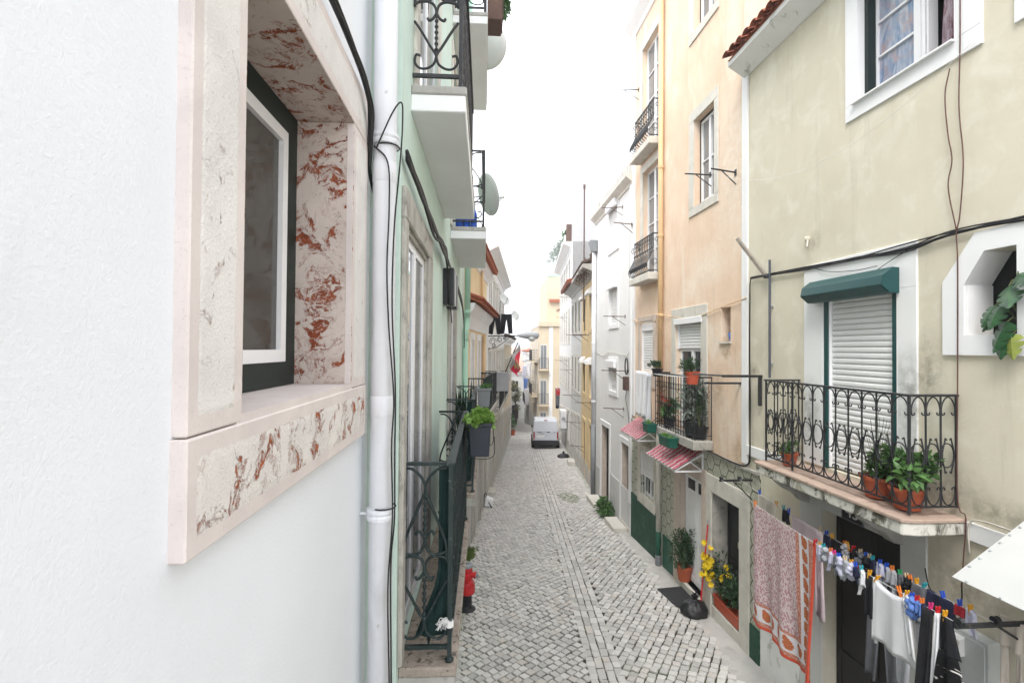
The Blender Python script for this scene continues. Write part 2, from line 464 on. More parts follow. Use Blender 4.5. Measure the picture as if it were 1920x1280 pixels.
def cobble_mat():
    t = NT('cobble').set(.62, .35)
    g = t.n('ShaderNodeNewGeometry'); oi = t.n('ShaderNodeObjectInfo')
    r = t.math('FRACT', t.math('ADD', g.outputs['Random Per Island'], t.math('MULTIPLY', oi.outputs['Random'], 7.31)))
    base = t.mix(r, (.42, .405, .385), (.68, .655, .62))
    base = t.mix(t.ramp(t.math('FRACT', t.math('MULTIPLY', r, 13.7)), .8, 1.0), base, (.56, .51, .46))
    wv = t.n('ShaderNodeNewGeometry').outputs['Position']
    big = t.ramp(t.noise(.55, 5, .6, .3, wv), .38, .62)
    base = t.mix(t.math('MULTIPLY', big, .35), base, (.66, .635, .605))
    fine = t.noise(55, 5, .65, 0, wv)
    base = t.mix(t.math('MULTIPLY', t.ramp(fine, .55, .75), .5), base, (.22, .21, .20))
    t.color(base); t.bump(fine, .5, .008)
cobble_mat()
def joint_mat():
    t = NT('joint_soil').set(.95, .1)
    wv = t.n('ShaderNodeNewGeometry').outputs['Position']
    b = t.mix(t.ramp(t.noise(40, 5, .6, 0, wv), .35, .65), (.035, .032, .028), (.10, .09, .075))
    green = t.ramp(t.noise(1.1, 5, .62, .4, wv), .50, .66)
    b = t.mix(t.math('MULTIPLY', green, .85), b, (.085, .11, .03))
    t.color(b); t.bump(t.noise(90, 4, .6, 0, wv), .6, .01)
joint_mat()

def stone_rose(name, vein_lo, vein_hi, base, rough_bump, red=(.30, .085, .04)):
    """bush-hammered rosy limestone with rust-red veins"""
    t = NT(name).set(.8, .25)
    v = t.mapping((1, 1, 1))
    warp = t.n('ShaderNodeTexNoise'); warp.inputs['Scale'].default_value = 5.0; warp.inputs['Detail'].default_value = 6
    t.l(v, warp.inputs['Vector'])
    ad = t.n('ShaderNodeVectorMath', operation='MULTIPLY_ADD'); ad.inputs[1].default_value = (.35, .35, .35)
    t.l(warp.outputs['Color'], ad.inputs[0]); t.l(v, ad.inputs[2])
    blotch = t.noise(9.5, 9, .72, .5, ad.outputs[0])
    ridge = t.math('ABSOLUTE', t.math('SUBTRACT', t.noise(8.5, 8, .66, .4, ad.outputs[0]), .5))
    vein = t.math('MULTIPLY', t.math('SUBTRACT', 1.0, t.ramp(ridge, .008, .03)), t.ramp(blotch, vein_lo - .06, vein_hi))
    patch = t.ramp(blotch, vein_lo + .035, vein_lo + .075)
    pale = t.mix(t.ramp(t.noise(3.2, 5, .6, .8), .35, .65), base, tuple(min(.85, x * 1.13 + .01) for x in base))
    speck = t.ramp(t.noise(160, 3, .6), .60, .74)
    pale = t.mix(t.math('MULTIPLY', speck, .45), pale, tuple(x * .62 for x in base))
    rc = t.mix(t.ramp(t.noise(22, 5, .65), .35, .65), red, (red[0] * 1.75, red[1] * 2.0, red[2] * 2.0))
    c = t.mix(t.math('MULTIPLY', vein, .6), pale, rc)
    c = t.mix(t.math('MULTIPLY', patch, t.ramp(t.noise(34, 4, .7, .4, ad.outputs[0]), .36, .46)), c, rc)
    t.color(c)
    h = t.math('ADD', t.noise(130, 4, .65), t.math('MULTIPLY', t.math('MAXIMUM', vein, patch), -.8))
    t.bump(h, rough_bump, .004)
stone_rose('rose_front', .595, .68, (.66, .635, .61), .8, red=(.22, .075, .035))
stone_rose('rose_sill', .53, .59, (.65, .615, .585), .85, red=(.25, .062, .022))
stone_rose('rose_reveal', .50, .56, (.53, .46, .415), .6, red=(.18, .042, .018))
stone_rose('rose_smooth', .62, .80, (.60, .54, .515), .06, red=(.40, .29, .27))

def azulejo():
    t = NT('azulejo').set(.3, .5)
    sep = t.n('ShaderNodeSeparateXYZ'); t.l(t.n('ShaderNodeNewGeometry').outputs['Position'], sep.inputs[0])
    U = t.math('MULTIPLY', sep.outputs['Y'], 1 / .46); V = t.math('MULTIPLY', sep.outputs['Z'], 1 / .265)
    def lat(o):
        a = t.math('SUBTRACT', t.math('FRACT', t.math('ADD', U, o)), .5)
        b = t.math('SUBTRACT', t.math('FRACT', t.math('ADD', V, o)), .5)
        a = t.math('MULTIPLY', a, 1.727)
        return t.math('SQRT', t.math('ADD', t.math('MULTIPLY', a, a), t.math('MULTIPLY', b, b)))
    d1, d2 = lat(10.0), lat(10.5)
    def flat_edge(o, da, db):
        b = t.math('ABSOLUTE', t.math('SUBTRACT', t.math('FRACT', t.math('ADD', V, o)), .5))
        return t.math('MULTIPLY', t.ramp(b, .42, .46), t.math('LESS_THAN', da, db))
    edge = t.math('SUBTRACT', 1.0, t.ramp(t.math('ABSOLUTE', t.math('SUBTRACT', d1, d2)), .07, .13))
    edge = t.math('MAXIMUM', edge, t.math('MAXIMUM', flat_edge(10.0, d1, d2), flat_edge(10.5, d2, d1)))
    d = t.math('MINIMUM', d1, d2)
    ring = t.math('SUBTRACT', 1.0, t.ramp(t.math('ABSOLUTE', t.math('SUBTRACT', d, .33)), .015, .05))
    flower = t.math('MULTIPLY', t.math('SUBTRACT', 1.0, t.ramp(d, .16, .26)), t.ramp(t.noise(42, 3, .6), .42, .55))
    base = t.mix(t.ramp(t.noise(3, 5, .6), .35, .65), (.42, .43, .34), (.53, .53, .44))
    c = t.mix(t.math('MULTIPLY', edge, .95), base, (.085, .095, .05))
    c = t.mix(t.math('MULTIPLY', ring, .40), c, (.19, .20, .12))
    c = t.mix(t.math('MULTIPLY', flower, .55), c, (.17, .18, .10))
    gx = t.math('ABSOLUTE', t.math('SUBTRACT', t.math('FRACT', t.math('MULTIPLY', U, 2.714)), .5))
    gy = t.math('ABSOLUTE', t.math('SUBTRACT', t.math('FRACT', t.math('MULTIPLY', V, 1.571)), .5))
    grout = t.ramp(t.math('MAXIMUM', gx, gy), .475, .495)
    c = t.mix(t.math('MULTIPLY', grout, .5), c, (.30, .29, .25))
    t.color(c); t.bump(t.math('MULTIPLY', grout, -1.0), .4, .004)
azulejo()
mat('socle_green', (.022, .075, .045), .75, .25, 4, .7, 40, stain=[((.09, .12, .09), 4, .58, .75, 1), ((.01, .04, .025), 9, .5, .7, 1)])
mat('socle_green_smooth', (.012, .080, .050), .5, .15, 3, .15, 40, stain=((.05, .10, .07), 5, .58, .75, .5))
def striped_awning():
    t = NT('awning_red').set(.35, .4)
    t.color(t.mix(t.ramp(t.noise(5, 4, .6), .35, .65), (.36, .045, .085), (.50, .11, .15)))
    t2 = NT('awning_pale').set(.35, .4)
    t2.color(t2.mix(t2.ramp(t2.noise(5, 4, .6), .35, .65), (.60, .42, .43), (.74, .60, .60)))
striped_awning()
def spread_mats():
    t = NT('spread_centre').set(.95, .1)
    v = t.mapping((70, 56, 1), 'UV')
    vo = t.n('ShaderNodeTexVoronoi'); vo.inputs['Scale'].default_value = 1.0; t.l(v, vo.inputs['Vector'])
    a = t.ramp(vo.outputs['Distance'], .42, .56)
    a2 = t.ramp(t.noise(2.4, 3, .6, .6, v), .46, .54)
    c = t.mix(a, (.42, .19, .21), (.66, .55, .55)); c = t.mix(t.math('MULTIPLY', a2, .35), c, (.60, .47, .48))
    t.color(c)
    t = NT('spread_band').set(.95, .1); t.color(t.mix(t.noise(20, 3), (.66, .63, .66), (.74, .71, .74)))
    t = NT('spread_border').set(.95, .1)
    v = t.mapping((60, 70, 1), 'UV'); t.color(t.mix(t.ramp(t.noise(1.0, 3, .6, .5, v), .45, .56), (.46, .15, .10), (.60, .33, .26)))
    t = NT('spread_hem').set(.95, .1); t.color(t.mix(t.noise(20, 3), (.62, .07, .04), (.70, .12, .07)))
    t = NT('spread_paisley').set(.95, .1)
    v = t.mapping((90, 110, 1), 'UV'); t.color(t.mix(t.ramp(t.noise(1.0, 2, .6, .3, v), .48, .56), (.45, .11, .05), (.55, .22, .10)))
spread_mats()
def print_mat():
    t = NT('cloth_print').set(.95, .1)
    v = t.mapping((5, 5, 16)); a = t.ramp(t.noise(1.0, 3, .5, 1.4, v), .60, .64)
    t.color(t.mix(a, (.013, .013, .014), (.66, .64, .60)))
print_mat()
def hedge_mat():
    t = NT('mesh_screen').set(.8, .15)
    w = t.n('ShaderNodeTexWave'); w.inputs['Scale'].default_value = 60; t.l(t.tc.outputs['Object'], w.inputs['Vector'])
    t.color(t.mix(w.outputs['Fac'], (.008, .022, .022), (.016, .040, .036)))
    t.bump(w.outputs['Fac'], .3, .003)
hedge_mat()
# ------------------------------------------------------------------ ground and street
def interp(xs, ys, x):
    if x <= xs[0]: return ys[0]
    for i in range(len(xs) - 1):
        if x <= xs[i + 1]: return lerp(ys[i], ys[i + 1], (x - xs[i]) / (xs[i + 1] - xs[i]))
    return ys[-1]
def x_left(y): return interp([-6, 2.72, 2.75, 10.9, 38, 66], [-.62, -.62, -.455, -.42, 2.2, 3.55], y)
def x_right(y): return interp([-6, 7.46, 12.75, 17.2, 37.6, 42, 42.1, 66], [4.4, 4.03, 3.9, 3.93, 5.85, 6.2, 4.75, 5.6], y)
def x_gut(y): return interp([0, 7, 11.5, 24, 38, 50, 66], [1.40, 1.79, 2.05, 2.80, 3.75, 4.05, 4.5], y)
def camber(x, y):
    d = abs(x - x_gut(y)); return gz(y) + .03 * min(1.0, d / 1.5) - .02

def build_ground():
    mb = MB(); ys = [-60, -30, -12, -6, 0, 5, 10, 15, 20, 30, 40, 55, 66, 80, 110, 140, 250, 400, 600]
    xs = [-400, -60, -15, -.3, 4, 15, 60, 400]
    for y in ys:
        for x in xs: mb.v.append(Vector((x, y, gz(y) - .10)))
    k = len(xs)
    for i in range(len(ys) - 1):
        for j in range(k - 1): mb.f.append([i * k + j, i * k + j + 1, (i + 1) * k + j + 1, (i + 1) * k + j]); mb.m.append(0)
    structure(mb.build('ground', 'apron', loc=(0, 0, 0), fix=False))
    mb = MB(); ys = [i * .5 - 2 for i in range(138)]; k = 9
    for y in ys:
        a, b = x_left(y) - .3, x_right(y) + .3
        for j in range(k):
            x = lerp(a, b, j / (k - 1)); mb.v.append(Vector((x, y, camber(x, y) - .016)))
    for i in range(len(ys) - 1):
        for j in range(k - 1): mb.f.append([i * k + j, i * k + j + 1, (i + 1) * k + j + 1, (i + 1) * k + j]); mb.m.append(0)
    return structure(mb.build('road', 'joint_soil', loc=(0, 0, 0), fix=False))
road = build_ground()

CELL = .125
def cobble_list():
    out = []
    def region(ang, side, seed):
        rng = random.Random(seed); ca, sa = math.cos(rad(ang)), math.sin(rad(ang))
        N = 420
        for i in range(-N, N):
            off = (i * 37 % 11) / 11.0 * .6
            for j in range(-N, N):
                u, v = i * CELL * .98, (j + off) * CELL * 1.02
                x = 2 + u * ca - v * sa; y = 20 + u * sa + v * ca
                if not (5.2 < y < 44): continue
                g = x_gut(y)
                if side < 0 and not (x_left(y) + .02 < x < g - .238): continue
                if side > 0 and not (g + .238 < x < x_right(y) - .02): continue
                warp = noise.noise((x * .5, y * .5, seed)) * .05
                out.append((x + warp + rng.gauss(0, .005), y + warp + rng.gauss(0, .005), rad(ang) + rng.gauss(0, .06),
                            CELL * rng.uniform(.83, .93), CELL * rng.uniform(.83, .95), rng.gauss(0, .0022)))
    region(-50, -1, 3); region(-33, 1, 4)
    rng = random.Random(5); y = 5.2
    for row in range(4):
        y = 5.2 + rng.uniform(0, .1)
        while y < 44:
            L = rng.uniform(.11, .19) if row in (0, 3) else rng.uniform(.14, .28)
            yy = y + L / 2; x = x_gut(yy) + (row - 1.5) * .126
            dx = x_gut(yy + .1) - x_gut(yy - .1)
            out.append((x, yy, -math.atan2(dx, .2) + rng.gauss(0, .02), .126 * rng.uniform(.89, .96), L - .010, rng.gauss(0, .003)))
            y += L
    return out
def cobble_pts(w, h, rng, top=.006):
    P = []
    for ins, z in ((0, -.035), (.002, top - .006), (.008, top)):
        for sx, sy in ((-1, -1), (1, -1), (1, 1), (-1, 1)):
            P.append([sx * (w / 2 - ins), sy * (h / 2 - ins), z])
    jit = [(rng.gauss(0, .0045), rng.gauss(0, .0045)) for _ in range(4)]
    for r in range(3):
        for q in range(4):
            P[r * 4 + q][0] += jit[q][0]; P[r * 4 + q][1] += jit[q][1]
    tx, ty = rng.gauss(0, .009), rng.gauss(0, .009)
    for q in P[4:]: q[2] += tx * q[0] + ty * q[1]
    return P
CF = [(8, 9, 10, 11)] + [(a + i, a + (i + 1) % 4, a + 4 + (i + 1) % 4, a + 4 + i) for a in (0, 4) for i in range(4)]
def build_cobbles():
    L = cobble_list(); rng = random.Random(9)
    def score(c):
        x, y = c[0], c[1]; z = 5 - gz(y)
        if y < 6.45 or z / y > .675 or not (-.045 < x / y < .50): return 1e9
        if x > x_right(y) - .75: return 1e8
        return x * x + y * y
    order = sorted(range(len(L)), key=lambda i: score(L[i])); near = set(order[:300])
    var = []
    for k in range(8):
        mb = MB(); mb.add(cobble_pts(.105, .105, rng), CF); var.append(mb.mesh('cobble', 'cobble', Vector((0, 0, 0)), fix=False))
    mb = MB()
    for i, (x, y, a, w, h, dz) in enumerate(L):
        z = camber(x, y) + dz
        slope = math.atan2(gz(y + .5) - gz(y - .5), 1.0)
        if i in near:
            o = piece('cobble', var[i % 8], road, (x, y, z))
            o.rotation_euler = (Matrix.Rotation(slope, 3, 'X') @ Matrix.Rotation(a, 3, 'Z')).to_euler()
            o.scale = (w / .105, h / .105, 1)
        else:
            M = Matrix.Rotation(slope, 3, 'X') @ Matrix.Rotation(a, 3, 'Z'); c = Vector((x, y, z))
            b = len(mb.v)
            mb.v += [M @ Vector(p) + c for p in cobble_pts(w, h, rng)]
            for f in CF: mb.f.append([b + q for q in f]); mb.m.append(0)
    stuff(mb.build('cobbles', 'cobble', road, fix=False))
build_cobbles()
def build_apron():
    """smooth mortar smeared over the setts along the right-hand houses"""
    mb = MB(); ys = [5 + i * .07 for i in range(380)]; k = 14
    for y in ys:
        w = .62 + .32 * noise.noise((y * .55, 0, 3)) + .10 * noise.noise((y * 2.3, 1, 3))
        w *= interp([5, 8, 12, 16, 24, 32], [.8, .72, .55, .4, .3, .25], y)
        for j in range(k):
            t = j / (k - 1); x = x_right(y) + .05 - t * (w + .05)
            h = .030 - .034 * t ** 1.3 + .006 * noise.noise((x * 3, y * 3, 0)) + .004 * noise.noise((x * 14, y * 14, 0))
            mb.v.append(Vector((x, y, camber(x, y) + h)))
    for i in range(len(ys) - 1):
        for j in range(k - 1): mb.f.append([i * k + j, i * k + j + 1, (i + 1) * k + j + 1, (i + 1) * k + j]); mb.m.append(0)
    mb.build('mortar_apron', 'apron', road, smooth=True, fix=False)
    mb = MB(); ys = [5 + i * .1 for i in range(330)]; k = 8
    for y in ys:
        w = .16 + .10 * noise.noise((y * .8, 5, 3))
        for j in range(k):
            t = j / (k - 1); x = x_left(y) - .05 + t * (w + .05)
            mb.v.append(Vector((x, y, camber(x, y) + .022 - .03 * t + .006 * noise.noise((x * 6, y * 6, 2)))))
    for i in range(len(ys) - 1):
        for j in range(k - 1): mb.f.append([i * k + j, i * k + j + 1, (i + 1) * k + j + 1, (i + 1) * k + j]); mb.m.append(0)
    mb.build('mortar_apron', 'apron', road, smooth=True, fix=False)
build_apron()
def far_paving():
    mb = MB(); ys = [43.6 + i for i in range(25)]; k = 5
    for y in ys:
        for j in range(k):
            x = lerp(x_left(y) - .1, x_right(y) + .1, j / (k - 1)); mb.v.append(Vector((x, y, camber(x, y) + .008)))
    for i in range(len(ys) - 1):
        for j in range(k - 1): mb.f.append([i * k + j, i * k + j + 1, (i + 1) * k + j + 1, (i + 1) * k + j]); mb.m.append(0)
    mb.build('far_paving', 'apron', road, fix=False)
far_paving()
def build_grass():
    mb = MB(); rng = random.Random(21)
    def tuft(x, y, n, L, spread):
        z = camber(x, y) - .005
        for _ in range(n):
            p = Vector((x + rng.gauss(0, spread), y + rng.gauss(0, spread), z))
            d = Vector((rng.gauss(0, .5), rng.gauss(0, .5), 1))
            mb.leaf(p, d, Vector((rng.gauss(0, 1), rng.gauss(0, 1), .2)), L * rng.uniform(.5, 1.2), L * .22)
    for _ in range(2600):
        y = rng.uniform(6.4, 15); x = rng.uniform(x_left(y) + .05, x_right(y) - .7)
        if noise.noise((x * .9, y * .6, 7)) + (0.25 if (x > x_gut(y) + .2 and y < 9) else -.12) < rng.uniform(0, .5): continue
        tuft(x, y, 3, .016, .012)
    for _ in range(900):                                  # the mossy patch in front of the white house
        a, r = rng.uniform(0, 6.28), math.sqrt(rng.random())
        tuft(3.0 + r * .33 * math.cos(a), 17.0 + r * .75 * math.sin(a), 3, .03, .02)
    for _ in range(500):
        y = rng.uniform(7, 30); tuft(x_left(y) + abs(rng.gauss(0, .05)) + .03, y, 3, .04, .015)
    for _ in range(300):
        y = rng.uniform(11.2, 11.9); tuft(x_left(y) + abs(rng.gauss(0, .06)) + .03, y, 4, .11, .03)
    for _ in range(160):
        y = rng.uniform(8, 9.3); tuft(x_left(y) + abs(rng.gauss(0, .08)) + .06, y, 3, .03, .02)
    for _ in range(350):
        y = rng.uniform(17.5, 30); tuft(x_right(y) - abs(rng.gauss(0, .05)) - .03, y, 3, .05, .015)
    g = stuff(mb.build('grass', 'grass', loc=(0, 0, 0), fix=False))
    tag(g, 'short green grass and moss sprouting between the cobbles', 'grass')
build_grass()

# ------------------------------------------------------------------ house building blocks
def wall(h, F, s0, s1, z0, z1, holes, m, depth=.30, back=5.0, n=0.0, name='wall', gable=True, parts=None):
    """front of a house with its openings cut out: holes = (s0, s1, z0, z1)"""
    mb = MB(); S = sorted({s0, s1, *[x for q in holes for x in q[:2] if s0 < x < s1]}); Z = sorted({z0, z1, *[x for q in holes for x in q[2:4] if z0 < x < z1]})
    for i in range(len(S) - 1):
        for j in range(len(Z) - 1):
            cs, cz = (S[i] + S[i + 1]) / 2, (Z[j] + Z[j + 1]) / 2
            if any(q[0] < cs < q[1] and q[2] < cz < q[3] for q in holes): continue
            mb.quad(F.p(S[i], n, Z[j]), F.p(S[i + 1], n, Z[j]), F.p(S[i + 1], n, Z[j + 1]), F.p(S[i], n, Z[j + 1]))
    for a, b, c, d in [q[:4] for q in holes]:
        k = n - depth
        for p, q in (((a, c), (b, c)), ((b, c), (b, d)), ((b, d), (a, d)), ((a, d), (a, c))):
            mb.quad(F.p(p[0], n, p[1]), F.p(q[0], n, q[1]), F.p(q[0], k, q[1]), F.p(p[0], k, p[1]))
    if gable:
        for s in (s0, s1): mb.quad(F.p(s, n, z0), F.p(s, n, z1), F.p(s, n - back, z1), F.p(s, n - back, z0))
        mb.quad(F.p(s0, n, z1), F.p(s1, n, z1), F.p(s1, n - back, z1), F.p(s0, n - back, z1))
        mb.quad(F.p(s0, n - back, z0), F.p(s1, n - back, z0), F.p(s1, n - back, z1), F.p(s0, n - back, z1))
    return mb.build(name, m, h, fix=False)

def surround(h, F, inner, outer, m, n0=-.002, n1=.03, depth=0, parts=('jamb', 'lintel', 'sill'), sill_out=0.0, bevel=.006):
    a, b, c, d = inner; A, B, C, D = outer
    out = []
    for p, q in ((A, a), (b, B)):
        out.append(MB().box(F, p, q, n0, n1, c, d).build('jamb', m, h, bevel=bevel))
    out.append(MB().box(F, A, B, n0, n1, d, D).build('lintel', m, h, bevel=bevel))
    if C < c: out.append(MB().box(F, A, B, n0, n1 + sill_out, C, c).build('sill', m, h, bevel=bevel))
    return out

def window(h, F, s0, s1, z0, z1, n=-.2, cols=2, rows=1, fw=.05, fm='white_pvc', pm='glass_grey', th=.05, bar=.022, outer=None, name='window', trans=()):
    mb = MB()
    if outer:
        om, ow = outer; o = MB()
        o.box(F, s0, s0 + ow, n, n + th, z0, z1); o.box(F, s1 - ow, s1, n, n + th, z0, z1)
        o.box(F, s0 + ow, s1 - ow, n, n + th, z1 - ow, z1); o.box(F, s0 + ow, s1 - ow, n, n + th, z0, z0 + ow)
        s0 += ow; s1 -= ow; z0 += ow; z1 -= ow
    mb.box(F, s0, s0 + fw, n, n + th, z0, z1); mb.box(F, s1 - fw, s1, n, n + th, z0, z1)
    mb.box(F, s0 + fw, s1 - fw, n, n + th, z0, z0 + fw); mb.box(F, s0 + fw, s1 - fw, n, n + th, z1 - fw, z1)
    ws = [s0 + fw]; step = (s1 - s0 - 2 * fw) / cols
    for i in range(1, cols):
        c = s0 + fw + i * step; mb.box(F, c - fw * .75, c + fw * .75, n - .003, n + th + .004, z0 + fw, z1 - fw)
    hz = (z1 - z0 - 2 * fw) / rows
    for j in range(1, rows):
        c = z0 + fw + j * hz; mb.box(F, s0 + fw, s1 - fw, n + .008, n + th - .006, c - bar / 2, c + bar / 2)
    w = mb.build(name, fm, h)
    if outer: o.build('outer_frame', om, w)
    for i in range(cols):
        a = s0 + fw + i * step; b = a + step
        for j in range(rows):
            MB().box(F, a + .001, b - .001, n + .012, n + .02, z0 + fw + j * hz + .001, z0 + fw + (j + 1) * hz - .001).build('pane', pm, w, fix=True)
    return w

def shutter(h, F, s0, s1, z0, z1, n=-.15, pitch=.06, gm='white_pvc', sm='shutter_white', gw=.04):
    mb = MB(); mb.box(F, s0, s0 + gw, n - .02, n + .045, z0, z1); mb.box(F, s1 - gw, s1, n - .02, n + .045, z0, z1)
    mb.box(F, s0 + gw, s1 - gw, n - .03, n - .022, z0, z1)
    g = mb.build('roller_shutter', gm, h)
    k = max(1, int((z1 - z0) / pitch)); p = (z1 - z0) / k
    mb = MB(); a, b = s0 + gw + .002, s1 - gw - .002
    prof = [(-.012, 0), (.004, .001), (.0115, p * .22), (.013, p * .5), (.0105, p * .78), (.003, p * .93), (-.012, p * .94)]
    pts = [F.p(a, n + q, z0 + zz) for q, zz in prof]
    mb.prism(pts, F.u * (b - a))
    me = mb.mesh('slat', sm, ROOT[g.name])
    for i in range(k): piece('slat', me, g, (0, 0, i * p))
    return g

def door(h, F, s0, s1, z0, z1, n=-.25, m='white_pvc', panels=2, handle='brass', th=.05, glass_top=False):
    mb = MB(); mb.box(F, s0, s1, n - th, n, z0, z1)
    wdt = (s1 - s0) / panels
    for i in range(panels):
        a, b = s0 + i * wdt, s0 + (i + 1) * wdt
        mb.box(F, a + .008, b - .008, n + .0005, n + .012, z0 + .02, z0 + .14)
        mb.box(F, a + .008, b - .008, n + .0005, n + .012, z1 - .12, z1 - .02)
        mb.box(F, a + .008, a + .08, n + .0005, n + .012, z0 + .14, z1 - .12)
        mb.box(F, b - .08, b - .008, n + .0005, n + .012, z0 + .14, z1 - .12)
        zc = z0 + (z1 - z0) * .42
        mb.box(F, a + .08, b - .08, n + .0005, n + .012, zc - .05, zc + .05)
    d = mb.build('door', m, h, bevel=.003)
    hz = z0 + 1.0
    hb = MB(); hb.tube([F.p(s0 + .06, n + .012, hz), F.p(s0 + .06, n + .06, hz), F.p(s0 + .16, n + .06, hz - .01)], .011, 6)
    hb.build('handle', handle, d)
    return d

def pipe(h, F, s, n, z0, z1, r, m, collars=(), name='downpipe', shoe=False):
    mb = MB(); pts = [F.p(s, n, z1), F.p(s, n, z0)]
    mb.tube(pts, r, 16)
    o = mb.build(name, m, h, smooth=True)
    for z in collars:
        c = MB(); c.lathe(F.p(s, n, z), [(r + .001, -.03), (r + .012, -.026), (r + .014, -.01), (r + .008, .0), (r + .014, .012), (r + .012, .028), (r + .001, .032)], 16)
        c.box(F, s - .005, s + .005, -.002, n - r + .002, z - .005, z + .005)
        c.build('pipe_collar', m, o, smooth=False)
    return o

def tile_row(h, F, s0, s1, n, z, m='tile_red', r=.075, L=.35, pitch=.16, slope=.35, par='eave_tile'):
    """the lowest course of barrel tiles along an eave; each tile a piece"""
    cnt = int((s1 - s0) / pitch)
    for lay in (0, 1):
        mb = MB(); segs = 8; P = []; rr = r if lay else r * .9
        for e in (0, 1):
            q = (n + .10) - e * L if lay else (n + .04) - e * L
            zz = z + e * L * slope + (0 if lay == 0 else .035)
            for th in (0, .013):
                for i in range(segs + 1):
                    a = math.pi * i / segs
                    ss = math.cos(a) * (rr - th) * (1 - .12 * e)
                    hh = math.sin(a) * (rr - th) * .75 * (1 if lay else -1) + (0 if lay else rr * .75)
                    P.append(F.p(s0 + ss, q, zz + hh))
        k = segs + 1; fs = []
        for i in range(segs):
            fs += [(i, i + 1, 2 * k + i + 1, 2 * k + i), (k + i, 3 * k + i, 3 * k + i + 1, k + i + 1), (i, k + i, k + i + 1, i + 1), (2 * k + i, 2 * k + i + 1, 3 * k + i + 1, 3 * k + i)]
        fs += [(0, 2 * k, 3 * k, k), (segs, k + segs, 3 * k + segs, 2 * k + segs)]
        mb.add(P, fs); me = mb.mesh(par, m, ROOT[h.name])
        for i in range(cnt):
            off = F.u * ((i + .5 * lay + .4) * pitch) + Vector((0, 0, random.gauss(0, .004)))
            piece(par, me, h, tuple(off))

def cyma(h, F, s0, s1, z, prof, m, name='cornice'):
    """moulding swept along the wall: prof = (n, dz) pairs from the wall"""
    pts = [F.p(s0, q, z + d) for q, d in prof]
    return MB().prism(pts, F.u * (s1 - s0)).build(name, m, h)

def dryer(F, s, z, length, label, mt='rusty_iron', n0=0.0, strut=True, dirs=0.0, lines=0, group=None):
    """iron clothes-line bracket sticking out of a wall"""
    mb = MB(); a = F.p(s, n0 - .03, z); b = F.p(s + dirs, n0 + length, z + .02)
    mb.tube([a, b], .013, 6)
    if strut: mb.tube([F.p(s, n0 - .02, z - length * .45), a.lerp(b, .62)], .009, 6)
    mb.box(F, s - .025, s + .025, n0 + .0, n0 + .012, z - .05, z + .05)
    return tag(mb.build('clothes_bracket', mt), label, 'bracket', group)

def spiral(c, r, a0, turns, F, n, k=14, shrink=.35, sx=1.0):
    out = []
    for i in range(k + 1):
        t = i / k; a = rad(a0 + 360 * turns * t); q = r * (1 - (1 - shrink) * t)
        out.append(F.p(c[0] + q * sx * math.cos(a), n, c[1] + q * math.sin(a)))
    return out
# ================================================================== left side of the street
def P0(F, s, n): p = F.p(s, n, 0); return (p.x, p.y, gz(p.y))

# ---- near white house with the rosy stone window
wh = thing('white_house', 'white rendered house at the far left with a rosy stone window', 'house', P0(FL0, 3, 0))
wall(wh, FL0, 0, 5.745, -1, 13, [(4.24, 5.31, 4.795, 6.05)], 'plaster_white', depth=.30)
def rough_stone(name, s0, s1, z0, z1, n1, m, mg=.032, bev=.004):
    a = MB().box(FL0, s0, s1, -.004, n1, z0, z1).build(name, 'rose_smooth', wh, bevel=bev)
    k = 22; kz = max(6, int(k * (z1 - z0) / (s1 - s0)))
    kz = min(kz, 60); ks = max(6, min(60, int((s1 - s0) / .02)))
    mb = MB(); A, B, C, D = s0 + mg, s1 - mg, z0 + mg, z1 - mg
    for j in range(kz + 1):
        for i in range(ks + 1):
            e = 0 if (i in (0, ks) or j in (0, kz)) else 1
            s = lerp(A, B, i / ks) + (0 if e else .004 * noise.noise((i * 1.3, j * 1.7, 3)))
            z = lerp(C, D, j / kz) + (0 if e else .004 * noise.noise((i * 1.1, j * 1.9, 9)))
            q = n1 + (.0014 + .0006 * noise.noise((s * 90, z * 90, 1)) if e else -.001)
            mb.v.append(FL0.p(s, q, z))
    for j in range(kz):
        for i in range(ks):
            mb.f.append([j * (ks + 1) + i, j * (ks + 1) + i + 1, (j + 1) * (ks + 1) + i + 1, (j + 1) * (ks + 1) + i]); mb.m.append(0)
    mb.build('hammered_face', m, a, fix=False)
rough_stone('jamb', 4.035, 4.265, 4.815, 6.018, .03, 'rose_front')
rough_stone('jamb', 5.285, 5.55, 4.815, 6.018, .03, 'rose_front')
rough_stone('lintel', 4.033, 5.552, 6.02, 6.25, .031, 'rose_front')
rough_stone('sill', 4.030, 5.556, 4.565, 4.812, .034, 'rose_sill', .028)
for nm, a, b, c, d, m in (('reveal', 4.241, 4.264, 4.835, 6.017, 'rose_reveal'), ('reveal', 5.286, 5.309, 4.835, 6.017, 'rose_reveal'),
                          ('reveal', 4.241, 5.309, 6.019, 6.048, 'rose_reveal')):
    MB().box(FL0, a, b, -.27, .0295, c, d).build(nm, m, wh)
MB().box(FL0, 4.241, 5.309, -.27, .0285, 4.797, 4.834).build('window_board', 'rose_smooth', wh)
window(wh, FL0, 4.266, 5.284, 4.837, 6.016, n=-.262, cols=1, fw=.05, th=.04, pm='glass_near', outer=('frame_green', .10))
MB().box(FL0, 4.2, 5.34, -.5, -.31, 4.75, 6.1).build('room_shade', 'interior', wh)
pp = pipe(wh, FL0, 5.605, .105, 0, 13, .060, 'pipe_white', collars=(6.07, 4.15))
for z in (4.70, 5.9):
    MB().lathe(FL0.p(5.605, .105, z), [(.0605, -.05), (.0615, -.048), (.0615, .05), (.0605, .052)], 24).build('pipe_joint', 'pipe_white', pp, smooth=True)

